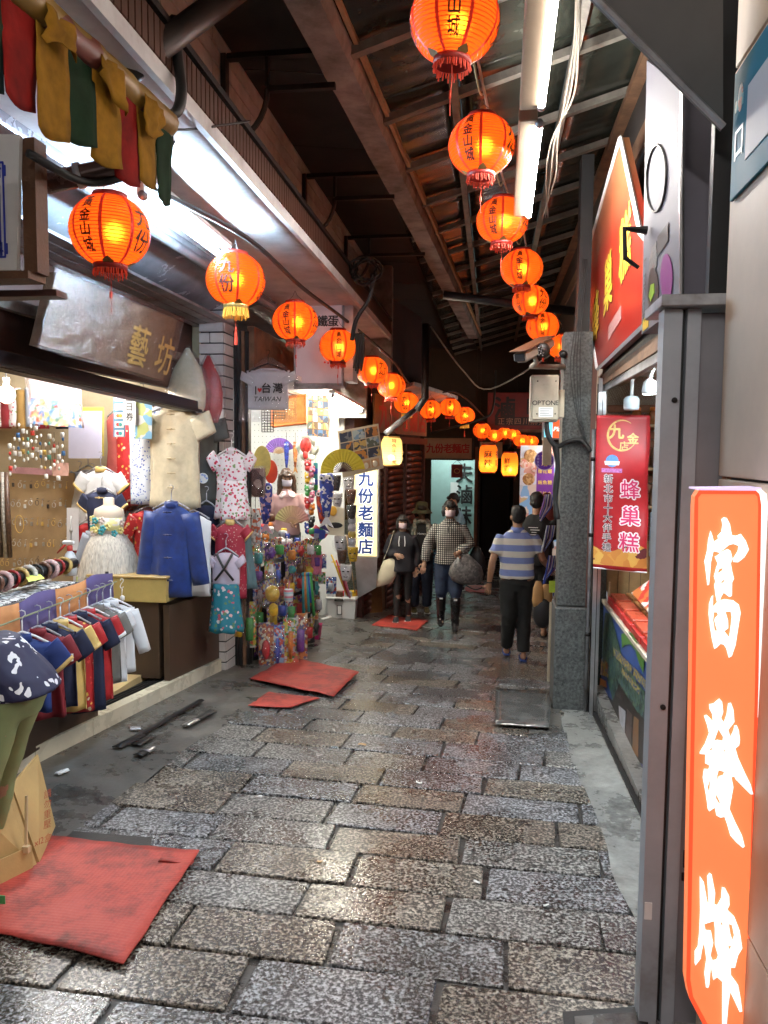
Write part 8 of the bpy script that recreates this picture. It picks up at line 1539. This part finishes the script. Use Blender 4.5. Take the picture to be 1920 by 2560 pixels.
# man in striped polo, walking away
pz = .082*1.0
P1, J1, _ = person('man in a blue and cream striped polo shirt walking away in flip flops', feet(gp(1112, 1428)), R(180), 1.63, band_mat('polo_stripes', [(.74, .71, .61), (.22, .29, .58)], 2, .135, .8, .42), mat('charcoal_trousers', (.014, .014, .013), .75, var=.3), SKt, {'Re': (-.28, -.03, 1.13), 'Rw': (-.36, -.20, 1.02), 'Le': (.27, .05, 1.10), 'Lw': (.30, -.01, .85)}, {'Rk': (-.09, -.04, .49), 'Ra': (-.09, .03, .09), 'Lk': (.08, .03, .50), 'La': (.09, -.16, .10)}, .42, .98, 'flop', mat('blue_flop', (.02, .05, .22), .6), 'short', lean=6, head=(12, -8), loose=.03, wrk=.010, hem=.06, topname='polo_shirt', collar=mat('polo_blue', (.16, .22, .50), .8))
w = P1.matrix_world.inverted() @ J1['Lw']; mb = MB(); mb.tube([w+V((.03*cos(a), .03*sin(a), .01)) for a in [2*pi*j/14 for j in range(14)]], .008, 5, closed=True); mb.build('wristwatch', M_iron, None).parent = P1
# man in black T-shirt ahead of him
P2, J2, _ = person('man in a black T-shirt with white lines of print seen from behind', feet(gp(1152, 1376)), R(172), 1.78, mat('black_tee', (.012, .012, .013), .85, var=.3), mat('dark_shorts', (.018, .017, .016), .8, var=.3), SKt, {'Re': (-.30, -.04, 1.12), 'Rw': (-.33, -.16, .92)}, {'Rk': (-.11, -.05, .5), 'Ra': (-.12, .04, .09)}, .45, .45, 'flop', mat('black_flop', (.015, .015, .016), .6), 'short', lean=3, loose=.035, wrk=.008, hem=.0, topname='tshirt', botname='shorts')
for i, (w_, o_) in enumerate(((.16, .02), (.15, 0), (.08, .01), (.13, .02), (.10, .0))): mb = MB(); mb.box((o_, .135, 1.315-.028*i), (w_*.7, .004, .007)); o = mb.build('print_line', M_white, P2)
# woman in gingham shirt and rubber boots
m, nt, N, L, b = new_mat('gingham'); co = coord(nt, 36); sx_ = N.new('ShaderNodeSeparateXYZ'); L.new(co, sx_.inputs[0]); ws = []
for ax in (0, 2):
    fr = N.new('ShaderNodeMath'); fr.operation = 'FRACT'; L.new(sx_.outputs[ax], fr.inputs[0]); gt = N.new('ShaderNodeMath'); gt.operation = 'GREATER_THAN'; gt.inputs[1].default_value = .5; L.new(fr.outputs[0], gt.inputs[0]); ws.append(gt)
ad = N.new('ShaderNodeMath'); ad.operation = 'ADD'; L.new(ws[0].outputs[0], ad.inputs[0]); L.new(ws[1].outputs[0], ad.inputs[1]); hf = N.new('ShaderNodeMath'); hf.operation = 'MULTIPLY'; hf.inputs[1].default_value = .5; L.new(ad.outputs[0], hf.inputs[0]); r = ramp_n(nt, hf.outputs[0], [(0, (.50, .48, .43)), (.4, (.07, .068, .066)), (.8, (.008, .008, .010))], 'CONSTANT'); L.new(r.outputs[0], b.inputs['Base Color']); b.inputs['Roughness'].default_value = .8; M_ging = m
MASKp = mat('pink_mask', (.62, .48, .50), .8, var=.05); MASKw = mat('lilac_mask', (.60, .56, .66), .8, var=.05)
P3, J3, H3 = person('woman in black and white checked shirt, jeans and black rubber boots', feet(gp(968, 1360)), R(4), 1.66, M_ging, mat('blue_jeans', (.018, .03, .065), .8, var=.4, vs=10), SK, {'Le': (.28, .0, 1.14), 'Lw': (.13, -.20, 1.06), 'Re': (-.29, .03, 1.14), 'Rw': (-.33, -.04, .90)}, {'Rk': (-.10, -.02, .49), 'Ra': (-.10, .09, .12), 'Lk': (.09, -.06, .49), 'La': (.09, -.10, .09)}, .96, .8, 'boot', mat('black_rubber', (.010, .010, .011), .28, var=.3, coat=.3), 'tied', HAIR, MASKp, 0, (6, 0), True, .02, .035, .008, collar=M_ging, topname='checked_shirt', botname='jeans')
mb = MB()
for s in (-1, 1): mb.tube([V((s*.033+.024*cos(a), -.118, 1.612+.019*sin(a))) for a in [2*pi*j/16 for j in range(16)]], .002, 4, closed=True)
mb.tube([V((-.009, -.12, 1.615)), V((.009, -.12, 1.615))], .002, 4); mb.build('glasses', M_iron, P3)
mb = MB(); mb.tube([(-.005, -.135, 1.42), (-.02, -.15, 1.36), (-.015, -.15, 1.30)], .006, 5); mb.tube([(.005, -.135, 1.42), (.03, -.15, 1.35), (.025, -.15, 1.28)], .006, 5); mb.build('neck_tie', M_blk, P3)
# big grey bag and black handbag in the crook of her arm
p = J3['Lw']+V((.06, .02, -.04)); t = thing('shopping_bag', 'crumpled grey patterned shopping bag held by the woman in boots', 'bag', p+V((0, 0, -.35))); mb = MB()
mb.loft([[p+V((rx*cos(a)*(1+.10*mnoise.noise(V((cos(a)*2, z*6, 1))))+.01*i, ry*sin(a), z)) for a in [2*pi*j/18 for j in range(18)]] for i, (z, rx, ry) in enumerate(((.02, .05, .03), (-.06, .13, .06), (-.14, .20, .085), (-.24, .22, .09), (-.33, .19, .08), (-.37, .10, .05)))]); mb.build('bag', print_mat('bag_print', [(.11, .10, .10), (.16, .15, .145), (.07, .065, .065)], 40, .45, bump=.6), t, True); mb = MB(); mb.tube([p+V((-.04, 0, -.02)), p+V((-.03, 0, .05)), p+V((.03, 0, .05)), p+V((.05, 0, -.02))], .012, 6); mb.build('handle', MATS['bag_print'], t, True)
p2 = J3['Le']+V((.08, .0, -.05)); t = thing('handbag', 'black handbag with loose strap behind the grey shopping bag', 'bag', p2+V((0, 0, -.4))); mb = MB(); mb.loft([[p2+V((rx*cos(a), ry*sin(a), z)) for a in [2*pi*j/14 for j in range(14)]] for z, rx, ry in ((.02, .04, .03), (-.1, .10, .06), (-.28, .14, .07), (-.38, .11, .06))]); mb.build('bag', M_blk, t, True); mb = MB(); mb.tube(spline([tuple(p2+V((.12, -.05, -.30))), tuple(p2+V((.14, -.06, -.44))), tuple(p2+V((.0, -.08, -.52))), tuple(p2+V((-.14, -.08, -.46)))], 5), .009, 5); mb.build('strap', M_blk, t, True)
# girl with tote
P4, J4, _ = person('girl in black hoodie and leggings with a face mask, standing on the orange mat', feet(gp(868, 1345)), R(2), 1.45, mat('black_hoodie', (.012, .011, .016), .85, var=.3), mat('black_leggings', (.009, .009, .010), .7, var=.2), SK, {'Re': (-.26, .02, 1.12), 'Rw': (-.10, -.15, 1.10), 'Le': (.24, .05, 1.12), 'Lw': (.22, .0, .88)}, {'Rk': (-.085, -.02, .49), 'Ra': (-.09, -.05, .09), 'Lk': (.09, 0, .49), 'La': (.10, .06, .09)}, .97, .98, 'shoe', mat('dark_sneaker', (.03, .03, .035), .6, var=.4, vs=40), 'fringe', HAIR, MASKp, 0, (8, 0), True, -.04, .045, .006, True, 'hoodie', 'leggings')
for s in (-1, 1): mb = MB(); mb.tube([(s*.04, -.145, 1.40), (s*.05, -.165, 1.30), (s*.045, -.165, 1.24)], .007, 5); mb.build('drawstring', M_white, P4)
p = J4['Rw']+V((-.10, .05, -.10)); t = thing('tote_bag', 'cream canvas tote bag hanging from the girl shoulder', 'bag', p+V((0, 0, -.40))); M_tote = mat('cream_canvas', (.58, .52, .38), .85, var=.1)
mb = MB(); mb.loft([[p+V((rx*cos(a)+dx, ry*sin(a), z+.03*cos(a))) for a in [2*pi*j/16 for j in range(16)]] for z, rx, ry, dx in ((.04, .09, .03, .02), (-.08, .12, .05, 0), (-.22, .155, .06, -.05), (-.31, .14, .05, -.08), (-.33, .10, .035, -.08))]); mb.build('bag', M_tote, t, True); q = J4['Rs']; mb = MB(); mb.tube(spline([tuple(p+V((-.06, -.03, .03))), tuple(q+V((-.04, -.09, -.12))), tuple(q+V((.01, -.02, .065))), tuple(q+V((.01, .08, -.1))), tuple(p+V((.05, .03, .03)))], 5), [(.016, .004)]*21, 6); mb.build('strap', M_tote, t, True)
# person in bucket hat
P5, J5, H5 = person('person in green bucket hat, scarf and dark layers behind the girl', feet(gp(908, 1326)), R(8), 1.60, mat('black_jumper', (.014, .013, .013), .85, var=.3), mat('dark_denim', (.012, .018, .04), .8, var=.4), SKt, {'Le': (.26, .0, 1.13), 'Lw': (.15, -.16, 1.06)}, {}, .97, .97, 'shoe', mat('olive_boot', (.12, .10, .04), .6), 'bob', HAIR, None, 0, (0, 6), True, -.02, .04, .007, topname='jumper')
M_hat = mat('olive_felt', (.085, .09, .045), .9, var=.2); mb = MB(); mb.lathe([(.170, 1.575), (.165, 1.585), (.11, 1.635), (.100, 1.66), (.092, 1.735), (.06, 1.755), (.01, 1.76)], 24, (0, -.01, 0)); mb.build('bucket_hat', M_hat, P5, True)
mb = MB(); mb.tube([(.10*cos(a), .09*sin(a)-.01, 1.44+.015*sin(3*a)) for a in [2*pi*j/16 for j in range(16)]], .034, 8, closed=True); mb.tube([(-.10, -.10, 1.42), (-.13, -.15, 1.2), (-.14, -.15, .98)], [.04, .05, .05], 8); mb.tube([(.10, -.10, 1.42), (.13, -.15, 1.2), (.14, -.15, 1.02)], [.04, .05, .05], 8); mb.build('scarf', print_mat('scarf_print', [(.30, .27, .20), (.10, .12, .10), (.36, .33, .28), (.16, .13, .09)], 30, .8), P5, True)
sign_text('Honey', (0, -.16, 1.27), (1, 0, 0), (0, 0, 1), .05, M_white, P5)
p = J5['Lh']+V((.14, -.08, .0)); t = thing('umbrella', 'folded teal and navy striped umbrella at the hat wearer side', 'umbrella', p+V((0, 0, -.5))); mb = MB(); mb.tube([p+V((-.02, 0, .15)), p, p+V((.02, 0, -.25)), p+V((.03, 0, -.48)), p+V((.035, 0, -.56))], [.012, .045, .055, .035, .006], 10); mb.build('canopy', band_mat('umbrella_stripes', [(.02, .10, .16), (.008, .014, .04)], 2, .05, .6), t, True); mb = MB(); mb.tube([p+V((-.02, 0, .14)), p+V((-.03, 0, .24))], .012, 6); mb.build('handle', M_blk, t)
# young man in pale blue T-shirt
P6, J6, _ = person('young man in pale blue T-shirt looking down behind the woman in boots', V((yp(990, 1250, 13.9).x, 13.9, gz(13.9)+.02)), R(-70), 1.76, mat('pale_blue_tee', (.26, .46, .56), .85, var=.1), mat('grey_trousers', (.05, .05, .055), .8, var=.2), SK, {'Le': (.22, -.12, 1.16), 'Lw': (.14, -.32, 1.10), 'Re': (-.22, -.12, 1.16), 'Rw': (-.12, -.32, 1.10)}, {}, .45, .97, 'shoe', M_blk, 'short', HAIR, None, 8, (0, 28), False, 0, .035)
# man at the far right stall
P7, J7, _ = person('grey haired man in navy jacket at the far right stall', V((yp(1172, 1250, 13.2).x, 13.2, gz(13.2)+.02)), R(-62), 1.72, mat('navy_jacket', (.014, .018, .035), .7, var=.2), mat('dark_slacks', (.012, .012, .013), .8), SKt, {'Le': (.24, -.12, 1.14), 'Lw': (.14, -.30, 1.02)}, {}, .97, .97, 'shoe', M_blk, 'short', mat('grey_hair', (.14, .12, .10), .6, var=.2), None, 8, (0, 20), False, 0, .04, collar=M_white)
# toy seller behind her display
P8, J8, _ = person('toy seller in pink top with white lace collar and face mask, holding a fan', V((yp(619, 1100, 9.15).x, 9.15, -.07)), R(18), 1.61, mat('dusty_pink_knit', (.44, .27, .27), .85, var=.08), mat('grey_skirt', (.1, .1, .11), .8), SK, {'Le': (.24, -.06, 1.12), 'Lw': (.10, -.26, 1.05), 'Re': (-.24, .0, 1.12), 'Rw': (-.22, -.12, .92)}, {}, .7, .97, 'shoe', M_blk, 'long', HAIRb, MASKw, 0, (6, 12), True, 0, .02, .004, topname='knit_top')
M_lace = print_mat('lace', [(.72, .68, .66), (.5, .38, .38)], 70); mb = MB()
for s in (-1, 1): mb.sheet(lambda u, v: V((s*(.02+.085*u), -.090-.045*v-.012*sin(u*3)+.05*u, 1.445-.02*u-.085*v*(.6+.4*sin(u*3)))), 6, 4, .003)
mb.build('lace_collar', M_lace, P8, True)
fw = J8['Lw']+V((-.02, -.06, .02)); t = thing('folding_fan', 'open pink and green gradient folding fan held by the seller', 'fan', fw); fc_ = fw+V((.0, -.03, -.03))
m, nt, N, L, b = new_mat('gradient_fan'); co = coord(nt); sx_ = N.new('ShaderNodeSeparateXYZ'); L.new(co, sx_.inputs[0]); mr = N.new('ShaderNodeMapRange'); mr.inputs[1].default_value = fc_.x-.2; mr.inputs[2].default_value = fc_.x+.2; L.new(sx_.outputs[0], mr.inputs[0]); r = ramp_n(nt, mr.outputs[0], [(0, (.45, .45, .18)), (.5, (.55, .36, .22)), (1, (.56, .25, .24))]); L.new(r.outputs[0], b.inputs['Base Color']); b.inputs['Roughness'].default_value = .7
fan(t, fc_, .08, .215, R(12), R(168), 14, m, M_woodl)
# customer bending at the near left edge
P9, J9, _ = person('customer in green leggings, navy leaf print shirt and grey top bending at the left edge', V((-1.96, 2.92, gz(2.9)+.05)), R(-84), 1.64, mat('lilac_grey_top', (.36, .38, .48), .85, var=.1), mat('sage_leggings', (.25, .31, .14), .75, var=.12, vs=5), SK, {'Le': (.28, -.35, 1.05), 'Lw': (.25, -.60, .95), 'Re': (-.28, -.35, 1.05), 'Rw': (-.2, -.6, .95)}, {'Rk': (-.11, -.12, .48), 'Ra': (-.11, -.20, .09), 'Lk': (.10, -.10, .48), 'La': (.10, -.17, .09)}, .97, .9, 'shoe', M_blk, 'bob', HAIR, None, 52, (0, 10), True, .18, .03, .006, topname='grey_top', botname='leggings')
mb = MB(); tors(mb, [(.89, .196, .162, .025), (.97, .192, .152, .015), (1.04, .176, .14, 0), (1.12, .158, .125, 0)], lambda z: V((0, -sin(R(40))*max(0, z-.92), 0))); blob(mb, 'print_shirt', P_navyleaf, P9, .012, 3, .006, 12)
# ================================================================== cables
def cable(label, pts, r, m=M_cable, n=6, name='cable', cat='cable'):
    mb = MB(); mb.tube(spline([tuple(p) for p in pts], n), r, 6); return tag(mb.build(name, m, None, True), label, cat)
up = V((0, .0, .29))
cable('thick black cable carrying the left string of lanterns', [yp(60, 330, 2.7), yp(190, 395, 2.95), yp(300, 372, 3.1)]+[p+V((.05, .05, .27)) for p in LPOS], .016)
cable('thin cable carrying the right string of lanterns', [V((-.2, 2.2, 3.82))]+[p+V((0, .02, .29+.05*(i % 2))) for i, p in enumerate(RPOS)], .008, M_cablew)
for i in range(len(RPOS)-1): a, b = RPOS[i], RPOS[i+1]; cable('sagging yellow flex, %s pair of the right lantern string' % ORD[i], [a+V((.05, .1, .02)), a.lerp(b, .5)+V((.04, 0, .02)), b+V((0, 0, .27))], .005, mat('yellow_flex', (.38, .28, .12), .6))
for k in range(3): o = .03*k; cable('dusty pale cable, %s of three hanging beside the tube lamps' % ORD[k], [zp(1245+4*k, -20, 3.95), zp(1240+5*k, 100, 3.9-.05*k), zp(1222+8*k, 210, 3.8), zp(1205-6*k, 300, 3.75), zp(1200-10*k, 380, 3.7), zp(1172+6*k, 470, 3.6)], .006, mat('grimy_cable', (.16, .14, .11), .8, var=.3))
cable('black hose looping from the slanting roof pipe', [yp(375, 40, 3.1), yp(385, 130, 3.05), yp(392, 200, 3.0), yp(378, 245, 2.95), yp(330, 250, 2.9)], .022)
cable('thin black wire from the pipe to the brown tiled edge', [yp(330, 268, 2.9), yp(400, 280, 3.3), yp(540, 262, 3.7)], .006); cable('short wire holding the lantern cable to the soffit', [yp(390, 275, 3.7), yp(345, 378, 3.3)], .005)
random.seed(4)
for k in range(4): c = yp(790, 585, 6.9); cable('tangled coil of black cable under the tiled edge, %s loop' % ORD[k], [c+V((.16*cos(a+k)*random.uniform(.5, 1), .05*sin(a*2), .13*sin(a+k)*random.uniform(.5, 1))) for a in [j*.8 for j in range(12)]], .009)
cable('thick black cable dropping from the coil to the lantern string', [yp(805, 590, 6.9), yp(800, 640, 6.9), yp(770, 690, 6.95), yp(760, 735, 7.0)], .020)
for k in range(5): cable('black cable end hanging beside the pale light box, %s strand' % ORD[k], [yp(768+4*k, 720, 7.05), yp(770+4*k, 760, 7.05), yp(764+4*k, 795+6*(k % 3), 7.0)], .010)
for k in range(4): cable('thin grey wire running down beside the granite pillar, %s strand' % ORD[k], [yp(1258+4*k, 560, 6.3), yp(1240+5*k, 720, 6.25), yp(1232+7*k, 800, 6.22), yp(1246+3*k, 900, 6.22), yp(1262, 925, 6.2)], .0035, M_cable)
bm = thing('cross_pipe', 'dark pipe crossing the lane below the far roof', 'pipe', (.2, 8.6, 3.2)); mb = MB(); mb.tube([yp(958, 637, 8.2), yp(1100, 655, 8.3), yp(1240, 672, 8.4)], .045, 8); mb.build('pipe', M_iron, bm, True)
bm = thing('cross_pipe', 'slanting grey pipe beside the yellow lantern', 'pipe', (-1.4, 10.2, 2.4)); mb = MB(); mb.tube([yp(835, 935, 10.0), yp(905, 878, 10.6)], .04, 8); mb.build('pipe', M_galv, bm, True)
cable('thin sagging wire across the far end of the lane', [yp(930, 705, 12), yp(1000, 800, 12.4), yp(1060, 840, 12.6), yp(1200, 760, 12.4)], .012, M_cablew); cable('thick sagging cable at the far end by the red sign', [yp(1070, 800, 12.8), yp(1065, 880, 12.8), yp(1040, 905, 12.8), yp(930, 935, 12.6)], .02)
bm = thing('drain_pipe', 'black vertical downpipe at the end of the balcony', 'pipe', (-1.3, 9.9, 2)); mb = MB(); mb.tube([yp(920, 700, 10.2), yp(918, 860, 10.2), yp(900, 885, 10.2)], .05, 8); mb.build('pipe', M_iron, bm, True)
# unseen lamps added behind the viewer to brighten the near right and foreground
for k in range(2): tube_lamp('tube_lamp', ['tube lamp of the same row just behind the viewer', 'tube lamp of the same row farther behind the viewer'][k], (-.35, -.9-1.7*k, 3.36), (-.35, .45-1.7*k, 3.36), (1, .97, .95), 270, M_warmh, .016, (-.055, 0, .035), .09, .07)
bpy.data.objects.remove(_to); bpy.data.curves.remove(_tc); bpy.data.scenes.remove(TS)
